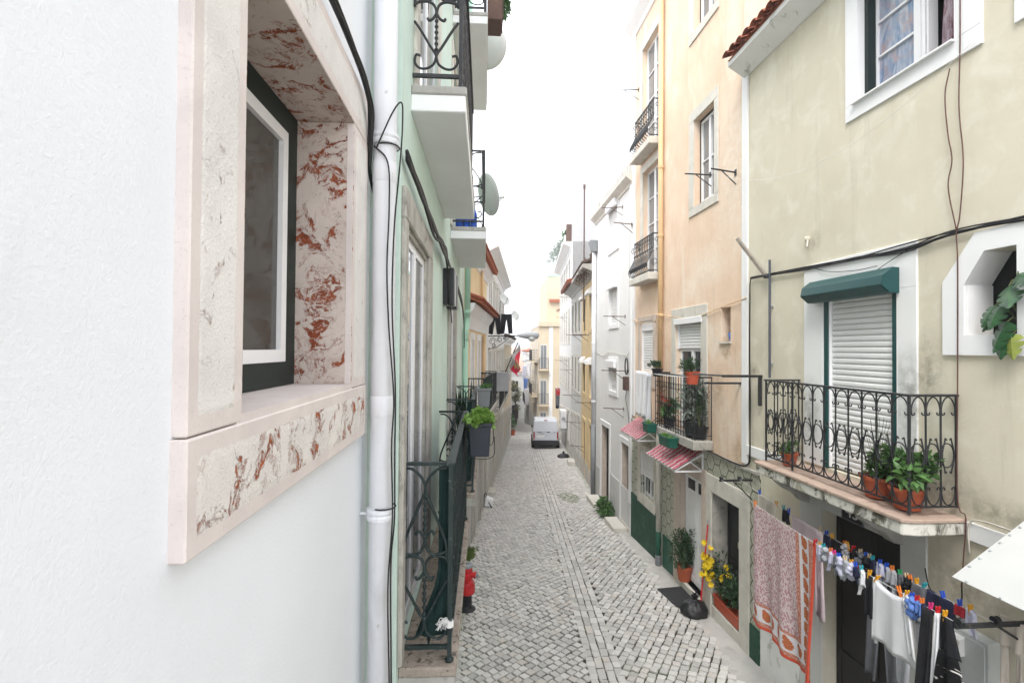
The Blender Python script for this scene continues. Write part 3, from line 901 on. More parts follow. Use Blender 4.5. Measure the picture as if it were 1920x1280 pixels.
def hang(name, pts, r, label, m='cable_black', cat='cable', k=7, group=None, seg=5):
    return tag(MB().tube(smooth_path(pts, k), r, seg).build(name, m, smooth=True), label, cat, group)
mbc = MB()
for i in range(5):
    rr = random.Random(40 + i); j = lambda a=.012: rr.gauss(0, a)
    mbc.tube(smooth_path([FL0.p(2.0, .03 + j(), 6.34 + j()), FL0.p(3.6, .035 + j(), 6.33 + j()), FL0.p(4.6, .05 + j(.006), 6.31 + j()), FL0.p(5.05, .052 + j(.006), 6.295 + j()),
                          FL0.p(5.32, .06 + j(.005), 6.25 + j()), FL0.p(5.47, .06 + j(.005), 6.16 + j()), FL0.p(5.54, .045 + j(.004), 6.02 + j()), FL0.p(5.60, .03, 5.90 + j()), FL0.p(5.72, .03, 5.82)], 6), .0075 + .002 * (i % 2), 5)
tag(mbc.build('cable_bundle', 'cable_black', smooth=True), 'black cable bundle sagging over the rosy window lintel towards the downpipe', 'cable')
def ys(px, py, Y): return Vector(((px - 905) / 933 * Y, Y, 5 + (652 - py) / 933 * Y))
hang('cable', [FL0.p(5.53, .075, 6.00), FL0.p(5.50, .16, 6.17), FL0.p(5.525, .20, 6.235), FL0.p(5.535, .205, 6.14), FL0.p(5.525, .198, 5.95), FL0.p(5.52, .172, 5.6), FL0.p(5.525, .165, 5.2),
               FL0.p(5.525, .185, 4.8), FL0.p(5.525, .186, 4.45), FL0.p(5.525, .188, 4.15), FL0.p(5.525, .172, 3.9), FL0.p(5.525, .18, 3.4), FL0.p(5.525, .19, 2.6)], .0042,
     'thin black cable looping over the top collar of the white downpipe')
hang('cable', [FL0.p(5.545, .062, 6.02), FL0.p(5.53, .135, 5.93), FL0.p(5.525, .145, 5.7), FL0.p(5.52, .138, 5.4), FL0.p(5.525, .15, 5.1), FL0.p(5.525, .178, 4.75), FL0.p(5.525, .17, 4.5), FL0.p(5.525, .178, 4.15),
               FL0.p(5.525, .160, 3.8), FL0.p(5.525, .172, 3.3), FL0.p(5.525, .182, 2.6)], .0042,
     'thin black cable running straight down the white downpipe, the left one')
for z in (6.035, 4.185):
    k = MB(); k.tube([FL0.p(5.60 + .0605 * math.cos(t * .4), .12 + .0605 * math.sin(t * .4), z) for t in range(16)], .004, 4, closed=True)
    tag(k.build('cable_tie', 'cable_black'), 'black tie around the white downpipe near its %s collar' % ('upper' if z > 5 else 'lower'), 'cable tie')

# ---- mint green house
mh = thing('green_house', 'mint green house with iron balconies and worn stone door frames', 'house', P0(FL1, 3, 0))
HO = [(.13, 1.24, 3.25, 5.72), (3.75, 4.85, 3.25, 5.66), (.55, 1.9, 6.62, 8.9), (3.9, 5.0, 6.62, 8.9), (3.9, 5.0, 9.5, 11.5), (.6, 1.9, 9.5, 11.5)]
wall(mh, FL1, 0, 8.1, -1, 13, HO, 'plaster_mint', depth=.22)
for (a, b, c, d), (A, B, D) in zip(HO[:2], ((.02, 1.46, 5.90), (3.5, 5.1, 5.85))):
    surround(mh, FL1, (a, b, c, d), (A, B, c, D), 'stone_worn', n1=.028, bevel=.008)
    for q in (a, b - .02):
        MB().box(FL1, q, q + .02, -.2, .0, c, d).build('reveal', 'stone_worn', mh)
    MB().box(FL1, a + .02, b - .02, -.2, .0, d - .03, d - .001).build('reveal', 'stone_worn', mh)
for (a, b, c, d) in HO:
    window(mh, FL1, a + .021, b - .021, c + .02, d - .032, n=-.05, cols=2, fw=.055, th=.03, pm='glass_grey', name='glazed_door')
    MB().box(FL1, a, b, -.2, -.04, c - .04, c + .018).build('threshold', 'white_pvc', mh)
for (a, b, c, d) in HO[2:]:
    surround(mh, FL1, (a, b, c, d), (a - .14, b + .14, c, d + .15), 'stone_pale', n1=.025)
MB().box(FL1, -.004, 8.1, .001, .02, -1, .95).build('socle', 'plaster_mint_dirty', mh)
gp = pipe(mh, FL1, 7.55, .10, 5.62, 13, .062, 'pipe_mint', collars=(5.75, 7.0))
MB().tube(smooth_path([FL1.p(7.55, .10, 5.66), FL1.p(7.55, .10, 5.55), FL1.p(7.50, .085, 5.42), FL1.p(7.44, .075, 5.30), FL1.p(7.44, .07, 5.15)], 5), .062, 14).build('pipe_bend', 'pipe_mint', gp, smooth=True)
MB().tube([FL1.p(7.44, .07, 5.15), FL1.p(7.44, .07, .3)], .058, 14).build('lower_pipe', 'pipe_mint', gp, smooth=True)

def twisted(mb, a, b, r=.011, turns=7):
    k = turns * 4; pts = [Vector(a).lerp(Vector(b), i / k) for i in range(k + 1)]
    mb.tube(pts, [r * (1.25 if i % 4 < 2 else .62) for i in range(k + 1)], 6)
def end_panel(F, s, n0, n1, z0, z1, par, m):
    H = z1 - z0; w = n1 - n0
    P = lambda a, t: F.p(s, n0 + a * w, z0 + t * H)
    mb = MB(); r = .0085
    mb.tube([P(.5, .115), P(.5, .17)], .009); twisted(mb, P(.5, .17), P(.5, .44), .010); twisted(mb, P(.5, .60), P(.5, .86), .010)
    for q in (0, 1):
        X = lambda a: a if q == 0 else 1 - a
        R = lambda L: mb.tube(smooth_path([P(X(a), t) for a, t in L], 5), r, 6)
        R([(.04, .985), (.22, .98), (.38, .945), (.49, .895), (.5, .85)])
        R([(.5, .855), (.36, .77), (.18, .66), (.05, .56), (.02, .46)])
        R([(.30, .615), (.34, .635), (.42, .625), (.49, .585), (.44, .535), (.30, .505), (.10, .515), (.02, .53)])
        R([(.30, .385), (.34, .37), (.43, .385), (.49, .425), (.44, .475), (.30, .497), (.10, .490), (.02, .475)])
        R([(.02, .36), (.18, .29), (.36, .20), (.48, .145), (.5, .11)])
        R([(.5, .125), (.44, .075), (.28, .045), (.12, .05), (.03, .09), (.06, .135), (.15, .13)])
    return stuff(mb.build('end_panel', m, par, smooth=True))
def left_balcony(s0, s1, N, zf, zr, m, screen=False, edge='concrete', slab='white_paint', name='balcony', near=True, lab=None):
    mb = MB(); mb.box(FL1, s0 - .05, s1 + .05, -.002, N + .035, zf - .16, zf - .055)
    b = mb.build(name, slab, mh, bevel=.006)
    if lab: b['label'] = lab
    MB().box(FL1, s0 - .055, s1 + .055, -.001, N + .042, zf - .054, zf).build('slab_edge', edge, b, bevel=.008)
    MB().box(FL1, s0 - .02, s1 + .02, N - .028, N + .022, zr - .012, zr + .008).build('handrail', m, b, bevel=.003)
    for s in (s0, s1):
        MB().box(FL1, s - .012, s + .012, .0, N - .029, zr - .010, zr + .010).build('end_rail', m, b)
        MB().box(FL1, s - .010, s + .010, .0, N - .013, zf + .075, zf + .097).build('end_rail', m, b)
        MB().box(FL1, s - .012, s + .012, N - .012, N + .012, zf + .03, zr - .013).build('post', m, b)
        MB().lathe(FL1.p(s, N, zf + .0), [(.012, 0), (.024, .006), (.026, .018), (.012, .034)], 10).build('foot', m, b, smooth=True)
        end_panel(FL1, s, .004, N - .012, zf + .09, zr - .01, b, m)
    MB().box(FL1, s0 + .013, s1 - .013, N - .008, N + .008, zf + .078, zf + .094).build('bottom_rail', m, b)
    k = int((s1 - s0) / .15)
    for i in range(1, k):
        s = lerp(s0, s1, i / k); mb = MB()
        twisted(mb, FL1.p(s, N, zf + .095), FL1.p(s, N, zr - .014), .007, 9)
        mb.build('baluster', m, b)
        mb = MB(); h = zr - zf
        for t, q in ((.5, .06), (.78, .05), (.25, .05)):
            mb.tube(spiral((s + .055, zf + h * t), q, 180, 1.2, FL1, N, 12), .005, 5)
            mb.tube(spiral((s - .055, zf + h * t), q, 0, -1.2, FL1, N, 12), .005, 5)
        stuff(mb.build('scroll', m, b, smooth=True))
    if screen:
        mb = MB(); K, J = 30, 10
        for i in range(K + 1):
            for j in range(J + 1):
                s = lerp(s0 + .02, s1 - .02, i / K); t = j / J
                lo = zf + .16 + .05 * math.sin(i * .9) - (.10 if i < 3 else 0)
                q = N - .02 - .02 * math.sin(i * 1.7) * (1 - t) - (.10 * (1 - t) ** 2 if i < 8 else .02)
                mb.v.append(FL1.p(s, q, lerp(lo, zr - .02, t)))
        for i in range(K):
            for j in range(J): mb.f.append([i * (J + 1) + j, (i + 1) * (J + 1) + j, (i + 1) * (J + 1) + j + 1, i * (J + 1) + j + 1]); mb.m.append(0)
        mb.build('mesh_screen', 'mesh_screen', b, smooth=True, fix=False)
        mb = MB()                                        # the screen folded round the near corner
        for i in range(7):
            for j in range(J + 1):
                t = j / J; mb.v.append(FL1.p(s0 + .03 + .012 * math.sin(i * 1.4 + j), lerp(N - .015, N - .07 - .13 * max(0, .35 - t) / .35, i / 6), lerp(zf + .13, zr - .02, t)))
        for i in range(6):
            for j in range(J): mb.f.append([i * (J + 1) + j, (i + 1) * (J + 1) + j, (i + 1) * (J + 1) + j + 1, i * (J + 1) + j + 1]); mb.m.append(0)
        mb.build('mesh_screen', 'mesh_screen', b, smooth=True, fix=False)
    return b
left_balcony(.12, 2.45, .28, 3.22, 4.34, 'iron_green', True, edge='concrete_balcony', slab='concrete')
left_balcony(3.45, 5.6, .33, 3.22, 4.36, 'iron_green', True, edge='concrete_balcony', slab='concrete')
left_balcony(.38, 2.85, .30, 6.62, 7.66, 'iron')
left_balcony(3.95, 6.3, .43, 6.62, 7.66, 'iron')
left_balcony(3.95, 6.3, .43, 9.52, 10.5, 'iron')
left_balcony(.38, 2.85, .30, 9.52, 10.5, 'iron')
k = MB()
for i in range(26):
    a = i * .63; k.tube(smooth_path([FL1.p(.12 + .015 * math.cos(a), .28 + .015 * math.sin(a), 3.43 + .001 * i), FL1.p(.11 - .02 * random.random(), .265 - .035 * random.random(), 3.45 + .025 * random.random()), FL1.p(.10, .26 - .06 * random.random(), 3.40 + .05 * random.random())], 4), .0014, 3)
for i in range(6):
    k.tube([FL1.p(.12 + .020 * math.cos(t * .42), .28 + .020 * math.sin(t * .42), 3.42 + i * .006) for t in range(15)], .0035, 4, closed=True)
tag(k.build('string_knot', 'string_white'), 'frayed white string knotted round the near balcony post', 'string')

# cables and boxes on the green house
mbc = MB()
for i in range(7):
    rr = random.Random(60 + i); j = lambda a=.02: rr.gauss(0, a)
    mbc.tube(smooth_path([FL1.p(.0, .03, 6.06 + j()), FL1.p(.5, .05, 5.98 + j(.03)), FL1.p(1.2, .06, 5.94 + j(.03)), FL1.p(1.9, .07, 5.93 + j(.03)), FL1.p(2.45, .06, 5.95 + j()), FL1.p(2.7, .06, 5.78 + j())], 5), .011, 5)
for i in range(4):
    rr = random.Random(80 + i); j = lambda a=.03: rr.gauss(0, a)
    mbc.tube(smooth_path([FL1.p(2.6, .06, 5.95 + j(.01)), FL1.p(3.6, .05, 5.94 + j(.01)), FL1.p(5.6, .06, 5.85 + j()), FL1.p(6.5, .07, 5.6 + j()), FL1.p(6.9, .07, 5.2 + j()), FL1.p(7.1, .06, 5.0)], 5), .009, 5)
tag(mbc.build('cable_bundle', 'cable_black', smooth=True), 'thick black cable bundle sagging along the mint green wall under the upper balcony', 'cable')
hang('cable', [FL1.p(2.65, .05, 5.9), FL1.p(2.62, .08, 5.6), FL1.p(2.66, .10, 5.35), FL1.p(2.8, .10, 5.28), FL1.p(2.9, .08, 5.4), FL1.p(2.85, .06, 5.6)], .006, 'short black cable loop hanging under the black junction boxes')
for s, lab in ((2.75, 'black junction box with a white edge on the mint green wall, the nearer one'), (3.25, 'black junction box on the mint green wall behind the nearer one')):
    t = thing('junction_box', lab, 'junction box', FL1.p(s, 0, 5.45), 'junction boxes on the green wall')
    MB().box(FL1, s, s + .26, .0, .055, 5.48, 5.88).build('back_plate', 'plastic_black', t, bevel=.006)
    MB().box(FL1, s, s + .26, .056, .125, 5.47, 5.885).build('cover', 'plastic_black', t, bevel=.018, seg=2)
    if s < 3: MB().box(FL1, s + .26, s + .268, .03, .13, 5.48, 5.87).build('edge_strip', 'white_pvc', t)

# ---- butter yellow house beyond the green one
yh = thing('yellow_house', 'butter yellow house with two red tiled eaves beyond the green house', 'house', P0(FL2, 2.5, 0))
HO = [(1.25, 1.95, 3.4, 5.2), (2.75, 3.45, 3.4, 5.2), (4.2, 4.9, 3.4, 5.2), (.6, 1.5, .1, 2.3), (2.3, 3.3, .1, 2.4), (4.2, 5.0, .3, 2.3)]
wall(yh, FL2, .02, 5.6, -3, 7.45, HO, 'plaster_butter', depth=.2)
for q in HO[:3]:
    surround(yh, FL2, q, (q[0] - .14, q[1] + .14, q[2], q[3] + .18), 'white_paint', n1=.03)
    window(yh, FL2, q[0], q[1], q[2], q[3], n=-.06, cols=2, rows=3, fm='white_pvc', pm='glass_grey')
for q in HO[3:]:
    surround(yh, FL2, q, (q[0] - .16, q[1] + .16, q[2], q[3] + .18), 'stone_worn', n1=.05)
    door(yh, FL2, q[0], q[1], q[2], q[3], n=-.12, m='door_dark')
MB().box(FL2, .02, 5.6, .001, .022, -3, 3.0).build('lower_wall', 'plaster_grey', yh)
for s in (.15, 1.85, 3.65, 5.3): MB().box(FL2, s, s + .22, .0225, .055, -3, 3.0).build('pilaster', 'stone_worn', yh, bevel=.006)
cyma(yh, FL2, .1, 5.5, 5.45, [(-.002, 0), (.03, 0), (.05, .10), (.10, .28), (.22, .45), (.24, .55), (-.002, .55)], 'white_paint', 'coved_cornice')
MB().prism([FL2.p(.1, .42, 6.02), FL2.p(.1, -.05, 6.2), FL2.p(.1, -.05, 6.13), FL2.p(.1, .38, 5.99)], FL2.u * 5.4).build('lower_eave', 'tile_red', yh)
tile_row(yh, FL2, .1, 5.5, .33, 6.03, 'tile_red')
cyma(yh, FL2, 1.5, 5.9, 7.12, [(-.002, 0), (.02, 0), (.05, .08), (.18, .22), (.20, .33), (-.002, .33)], 'white_paint', 'coved_cornice')
MB().prism([FL2.p(.02, .36, 7.48), FL2.p(.02, -2.6, 8.5), FL2.p(.02, -2.6, 8.4), FL2.p(.02, .32, 7.42)], FL2.u * 5.7).build('roof', 'tile_red', yh)
tile_row(yh, FL2, .1, 5.7, .27, 7.49, 'tile_red')
pipe(yh, FL2, 4.05, .07, 2.8, 5.4, .045, 'pipe_tan'); pipe(yh, FL2, 3.3, .07, 6.2, 7.2, .04, 'pipe_tan')
def iron_balcony(h, F, s0, s1, N, zf, zr, m='iron', slab='stone_worn', step=.12, mid=True, thick=.12):
    b = MB().box(F, s0 - .06, s1 + .06, -.002, N + .05, zf - thick, zf).build('balcony', slab, h, bevel=.012)
    MB().tube([F.p(s0, 0, zr), F.p(s0, N, zr), F.p(s1, N, zr), F.p(s1, 0, zr)], .016, 6).build('handrail', m, b)
    MB().tube([F.p(s0, 0, zf + .08), F.p(s0, N, zf + .08), F.p(s1, N, zf + .08), F.p(s1, 0, zf + .08)], .010, 6).build('bottom_rail', m, b)
    k = max(2, int((s1 - s0) / step)); me = MB().tube([F.p(s0, N, zf), F.p(s0, N, zr)], .008, 5).mesh('baluster', m, ROOT[b.name])
    for i in range(k + 1): piece('baluster', me, b, tuple(F.u * ((s1 - s0) * i / k)))
    q = max(1, int(N / step))
    for e in (s0, s1):
        for i in range(q):
            MB().tube([F.p(e, N * i / q + .01, zf), F.p(e, N * i / q + .01, zr)], .008, 5).build('baluster', m, b)
        if mid:
            mb = MB(); h_ = zr - zf
            mb.tube(spiral((N * .5, zf + h_ * .7), N * .28, 90, 1.3, type('S', (), {'p': staticmethod(lambda a, n, z, e=e: F.p(e, a, z))}), 0, 14), .006, 5)
            mb.tube(spiral((N * .5, zf + h_ * .35), N * .28, -90, 1.3, type('S', (), {'p': staticmethod(lambda a, n, z, e=e: F.p(e, a, z))}), 0, 14), .006, 5)
            stuff(mb.build('scroll', m, b, smooth=True))
    return b
iron_balcony(yh, FL2, .9, 3.7, .36, 3.3, 4.28, 'iron_green')
iron_balcony(yh, FL2, 4.0, 5.4, .36, 3.3, 4.25, 'iron')

def plain_house(name, label, F, s0, s1, zt, m, rows, s_win, ww=.85, sur='stone_pale', shut=0.0, cornice='white_paint', roof=None, zb=None, ground=True, frame='white_pvc', pane='glass_dark', seed=1, back=6.0, cor=.30, doorm='door_dark', n=0.0):
    """a far house front: rows of windows (z0, z1), each one a part with frame and panes"""
    rng = random.Random(seed)
    gy = F.p((s0 + s1) / 2, 0, 0).y; g0 = gz(F.p(s1, 0, 0).y)
    h = thing(name, label, 'house', (F.p((s0 + s1) / 2, 0, 0).x, gy, gz(gy)))
    holes = []; doors = []
    for z0, z1 in rows:
        for c in s_win: holes.append((c - ww / 2, c + ww / 2, z0, z1))
    if ground:
        for c in s_win:
            g = gz(F.p(c, 0, 0).y); doors.append((c - .45, c + .45, g + .12, g + 2.35))
    wall(h, F, s0 + .005, s1 - .005, g0 - 1.0, zt, holes + doors, m, depth=.2, back=back, n=n)
    for q in holes:
        surround(h, F, q, (q[0] - .12, q[1] + .12, q[2] - .13, q[3] + .13), sur, n0=n - .002, n1=n + .03, bevel=0)
        if rng.random() < shut: shutter(h, F, *q, n=n - .08, pitch=.09)
        else: window(h, F, *q, n=n - .045, cols=2, rows=2, fm=frame, pm=pane, th=.03)
    for q in doors:
        surround(h, F, q, (q[0] - .14, q[1] + .14, q[2], q[3] + .15), sur, n0=n - .002, n1=n + .03, bevel=0)
        door(h, F, *q, n=n - .06, m=doorm)
    MB().box(F, s0 + .005, s1 - .005, n + .001, n + .018, g0 - 1.0, gz(F.p(s0, 0, 0).y) + .55).build('socle', 'plaster_grey', h)
    if cornice:
        cyma(h, F, s0 + .005, s1 - .005, zt - .38, [(n - .002, 0), (n + .04, 0), (n + .06, .10), (n + cor * .7, .22), (n + cor, .26), (n + cor, .38), (n - .002, .39)], cornice)
    if roof:
        MB().prism([F.p(s0, n + cor + .06, zt + .02), F.p(s0, n - back / 2, zt + 1.5), F.p(s0, n - back, zt + .02)], F.u * (s1 - s0)).build('roof', roof, h)
        tile_row(h, F, s0, s1, n + cor, zt + .03, roof, r=.10, pitch=.22)
    return h
lw = plain_house('white_house', 'tall white house with a heavy moulded cornice beyond the butter yellow house', FL2, 5.6, 16.6, 8.5, 'plaster_old_white',
            [(6.0, 7.6), (3.0, 4.9)], [7.0, 8.8, 10.6, 12.4, 14.2, 15.8], cornice='white_paint', cor=.38, seed=3, pane='glass_grey')
iron_balcony(lw, FL2, 6.4, 9.4, .40, 2.9, 3.9)
iron_balcony(lw, FL2, 10.0, 13.0, .40, 2.9, 3.9)
lc = plain_house('cream_house', 'cream house far down the left side behind the flag', FL2, 16.6, 27.2, 5.6, 'plaster_pale_yellow', [(2.7, 4.4)], [18, 20, 22, 24, 26], roof='tile_brown', seed=4)
plain_house('grey_house', 'last grey house on the left where the street ends', FL3, .1, 14, 4.2, 'plaster_pale_grey', [(1.2, 2.8)], [2, 4.5, 7, 9.5, 12], roof='tile_brown', seed=5)
plain_house('white_house', 'low white house on the left next to the street end', FL3, 14, 27.5, 2.6, 'plaster_old_white', [(-.2, 1.2)], [16, 18.5, 21, 23.5], roof='tile_brown', seed=6)
for s_, n_, z_ in ((18.5, -1.2, 7.0), (23.0, -1.8, 7.4)): MB().box(FL2, s_, s_ + .6, n_ - .5, n_, 5.6, z_).build('chimney', 'plaster_old_white', lc)
for s_, n_, z_ in ((7.5, -.8, 9.6), (12.5, -1.2, 9.9)): MB().box(FL2, s_, s_ + .7, n_ - .5, n_, 8.45, z_).build('chimney', 'plaster_old_white', lw)
# ================================================================== right side of the street
# ---- cream house with the balcony over door 45
ch = thing('cream_house', 'cream rendered house at the right with white surrounds and a scrolled balcony', 'house', P0(FR1, 5, 0))
TW = (5.08, 6.19, 7.735, 9.0); BD = (5.68, 6.73, 3.62, 5.62); OC = (4.60, 5.015, 5.144, 5.833); D45 = (5.66, 6.75, .2, 3.12); TW2 = (3.2, 4.42, 7.735, 9.0)
wall(ch, FR1, 0, 8.455, -1, 9.35, [TW, BD, OC, D45, TW2], 'plaster_cream', depth=.24)
for q, o in ((TW, (4.857, 6.36, 7.56, 9.16)), (TW2, (3.02, 4.612, 7.56, 9.16))):
    surround(ch, FR1, q, o, 'white_paint', n1=.022, bevel=.004)
    MB().box(FR1, q[0] + .002, q[1] + .05, -.235, .06, q[2] - .022, q[2]).build('window_ledge', 'white_paint', ch, bevel=.004)
    for e, f in ((q[0], q[0] + .012), (q[1] - .012, q[1])): MB().box(FR1, e, f, -.235, .0215, q[2] + .001, q[3]).build('reveal', 'white_paint', ch)
    a_, b_ = q[0] + .013, q[1] - .013
    if q is TW:           # far casement shut, near one open inwards: dark room behind
        w = window(ch, FR1, 5.60, b_, q[2] + .002, q[3] - .002, n=-.20, cols=1, rows=3, fw=.065, th=.05, fm='white_pvc', pm='glass_curtain')
        MB().box(FR1, b_ - .05, b_ - .001, -.15, -.06, q[2] + .002, q[3] - .002).build('outer_frame', 'frame_green', w)
        MB().box(FR1, 5.56, 5.598, -.20, -.16, q[2] + .002, q[3] - .002).build('meeting_stile', 'white_pvc', w, bevel=.006)
        MB().box(FR1, 5.525, 5.545, -.27, -.17, q[2] + .03, q[3] - .03).build('open_casement', 'white_pvc', w)
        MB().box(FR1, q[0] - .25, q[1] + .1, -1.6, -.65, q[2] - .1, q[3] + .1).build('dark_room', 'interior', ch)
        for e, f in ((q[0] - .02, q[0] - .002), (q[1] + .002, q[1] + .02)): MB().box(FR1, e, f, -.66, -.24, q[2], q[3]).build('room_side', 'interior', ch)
    else: w = window(ch, FR1, a_, b_, q[2] + .002, q[3] - .002, n=-.20, cols=2, rows=3, fw=.06, th=.05, fm='white_pvc', pm='glass_curtain', outer=('frame_green', .05))
# the right-hand casement of the nearer top window stands open: dark room and a knotted curtain behind
cu = MB()
for i in range(9):
    a = i / 8; s = lerp(5.12, 5.46, a)
    cu.tube(smooth_path([FR1.p(s, -.165, 8.98), FR1.p(lerp(s, 5.36, .55), -.24 + .01 * (i % 2), 8.45), FR1.p(5.36 + .010 * (i - 4), -.23, 8.16), FR1.p(lerp(s, 5.38, .5), -.24, 7.98), FR1.p(lerp(s, 5.42, .55), -.25, 7.75)], 5), [.028] * 21, 6)
tag(cu.build('curtain', 'curtain_folds', smooth=True), 'patterned purple curtain knotted in the top window of the cream house', 'curtain')
# surround, shutter box and roller shutter of the balcony door
surround(ch, FR1, (BD[0], BD[1], BD[2], BD[3]), (5.468, 7.058, BD[2], 6.06), 'jamb_mouldy', n1=.02, bevel=.004)
for e in (BD[0], BD[1] - .012): MB().box(FR1, e, e + .012, -.235, .0195, BD[2], BD[3]).build('reveal', 'white_paint', ch)
for a, b in ((BD[0] + .013, BD[0] + .075), (BD[1] - .075, BD[1] - .013)): MB().box(FR1, a, b, -.06, .012, BD[2], BD[3]).build('shutter_guide', 'box_green', ch, bevel=.004)
shutter(ch, FR1, BD[0] + .076, BD[1] - .076, BD[2] + .02, BD[3], n=-.05, pitch=.062, gw=.012)
bx = MB(); pr = [(.021, 5.575), (.021, 5.83), (.09, 5.835), (.195, 5.755), (.215, 5.655), (.12, 5.575)]
bx.prism([FR1.p(5.665, a, z) for a, z in pr], FR1.u * 1.19)
bo = bx.build('shutter_box', 'box_green', ch, bevel=.006)
MB().prism([FR1.p(5.66, a, z) for a, z in [(.0225, 5.58), (.0225, 5.828), (.09, 5.831), (.192, 5.753), (.211, 5.655), (.12, 5.58)]], FR1.u * -.006).build('end_cap', 'box_green', bo)
# octagonal window
oc = [(5.207, 4.973), (5.207, 5.616), (4.921, 5.996), (4.30, 6.02), (4.30, 4.973)]
mb = MB()
mb.prism([FR1.p(s, .001, z) for s, z in [(5.207, 4.973), (5.207, 5.616), (5.015, 5.569), (5.015, 5.144)]], FR1.n * .024)
mb.prism([FR1.p(s, .001, z) for s, z in [(5.207, 5.616), (4.921, 5.996), (4.844, 5.833), (5.015, 5.569)]], FR1.n * .024)
mb.prism([FR1.p(s, .001, z) for s, z in [(4.921, 5.996), (4.30, 6.02), (4.60, 5.833), (4.844, 5.833)]], FR1.n * .024)
mb.prism([FR1.p(s, .001, z) for s, z in [(5.207, 4.973), (5.015, 5.144), (4.60, 5.144), (4.30, 4.973)]], FR1.n * .024)
mb.prism([FR1.p(s, .001, z) for s, z in [(4.60, 5.144), (4.60, 5.833), (4.30, 6.02), (4.30, 4.973)]], FR1.n * .024)
mb.build('window_surround', 'white_paint', ch)
mb = MB(); mb.prism([FR1.p(s, -.235, z) for s, z in [(5.014, 5.569), (5.014, 5.832), (4.844, 5.832)]], FR1.n * .234)
mb.prism([FR1.p(s, -.235, z) for s, z in [(4.999, 5.145), (5.014, 5.145), (5.014, 5.568), (4.999, 5.568)]], FR1.n * .234)
mb.build('reveal', 'white_paint', ch)
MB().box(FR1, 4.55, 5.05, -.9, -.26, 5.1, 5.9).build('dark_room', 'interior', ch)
# balcony with arches and rings of wrought iron
SB, SE, NB, ZF, ZR = 5.10, 7.17, .45, 3.60, 4.62
bal = MB().prism([FR1.p(s, q, 3.44) for s, q in [(5.02, -.002), (5.02, .46), (5.06, .56), (7.22, .56), (7.27, .50), (7.27, -.002)]], Vector((0, 0, .11))).build('balcony', 'balcony_mould', ch, bevel=.012)
MB().prism([FR1.p(s, q, 3.551) for s, q in [(5.01, -.001), (5.01, .47), (5.05, .575), (7.23, .575), (7.28, .51), (7.28, -.001)]], Vector((0, 0, .032))).build('floor_edge', 'balcony_floor', bal, bevel=.006)
for s in (5.62, 6.95):
    MB().prism([FR1.p(s, q, z) for q, z in [(-.002, 3.439), (.40, 3.439), (.42, 3.37), (.30, 3.28), (.20, 3.24), (.10, 3.14), (-.002, 3.12)]], FR1.u * .14).build('corbel', 'concrete', bal, bevel=.012)
def bar(pts, r, nm, par, m='iron'): return MB().tube(pts, r, 6).build(nm, m, par)
MB().box(FR1, SB - .02, SE + .02, NB - .022, NB + .022, ZR - .008, ZR + .012).build('handrail', 'iron', bal, bevel=.003)
for e in (SB, SE):
    MB().box(FR1, e - .02, e + .02, -.01, NB - .023, ZR - .008, ZR + .012).build('handrail', 'iron', bal, bevel=.003)
    MB().box(FR1, e - .008, e + .008, .0, NB - .012, ZF + .055, ZF + .07).build('bottom_rail', 'iron', bal)
MB().box(FR1, SB, SE, NB - .008, NB + .008, ZF + .055, ZF + .07).build('bottom_rail', 'iron', bal)
NG = 12; gp_ = (SE - SB) / NG
class SideF:                       # the balcony's end panels: run from the rail's corner back to the wall
    def __init__(self, e): self.e = e
    def p(self, a, n, z): return FR1.p(self.e + n, NB - a, z)
def gap_scroll(F, a0, a1, n, par):
    c, w = (a0 + a1) / 2, (a1 - a0); mb = MB(); r = .0062
    for sg in (-1, 1):                                    # arch under the handrail ending in two curls
        pts = [(c + sg * w * .03, ZR - .012), (c + sg * w * .22, ZR - .03), (c + sg * w * .40, ZR - .075), (c + sg * w * .46, ZR - .13), (c + sg * w * .40, ZR - .165), (c + sg * w * .28, ZR - .165), (c + sg * w * .24, ZR - .145)]
        mb.tube(smooth_path([F.p(a, n, z) for a, z in pts], 4), r, 5)
        pts = [(c + sg * w * .03, ZF + .075), (c + sg * w * .22, ZF + .09), (c + sg * w * .40, ZF + .135), (c + sg * w * .46, ZF + .19), (c + sg * w * .40, ZF + .225), (c + sg * w * .28, ZF + .225), (c + sg * w * .24, ZF + .205)]
        mb.tube(smooth_path([F.p(a, n, z) for a, z in pts], 4), r, 5)
        zm = ZF + .50                                     # half a ring to each side, curled at its ends
        pts = [(c + sg * w * .10, zm + .135), (c + sg * w * .20, zm + .15), (c + sg * w * .24, zm + .12), (c + sg * w * .36, zm + .05), (c + sg * w * .40, zm), (c + sg * w * .36, zm - .05), (c + sg * w * .24, zm - .12), (c + sg * w * .20, zm - .15), (c + sg * w * .10, zm - .135)]
        mb.tube(smooth_path([F.p(a, n, z) for a, z in pts], 4), r, 5)
    zm = ZF + .50
    mb.tube([F.p(c + w * .47 * math.cos(t * .393), n + .012, zm + .105 * math.sin(t * .393)) for t in range(16)], r, 5, closed=True)
    stuff(mb.build('scroll', 'iron', par, smooth=True))
for i in range(NG + 1):
    s = SB + i * gp_; big = i in (0, 9, NG)
    bar([FR1.p(s, NB, ZF + .0 if big else ZF + .06), FR1.p(s, NB, ZR)], .014 if big else .0085, 'post' if big else 'baluster', bal)
    if i < NG: gap_scroll(FR1, s, s + gp_, NB, bal)
for e in (SB, SE):
    F_ = SideF(e); st = (NB - .03) / 3
    for i in range(3):
        if i: bar([F_.p(.015 + i * st, 0, ZF + .06), F_.p(.015 + i * st, 0, ZR)], .0085, 'baluster', bal)
        gap_scroll(F_, .015 + i * st, .015 + (i + 1) * st, 0, bal)
    bar([F_.p(NB - .012, 0, ZF + .06), F_.p(NB - .012, 0, ZR)], .0085, 'baluster', bal)
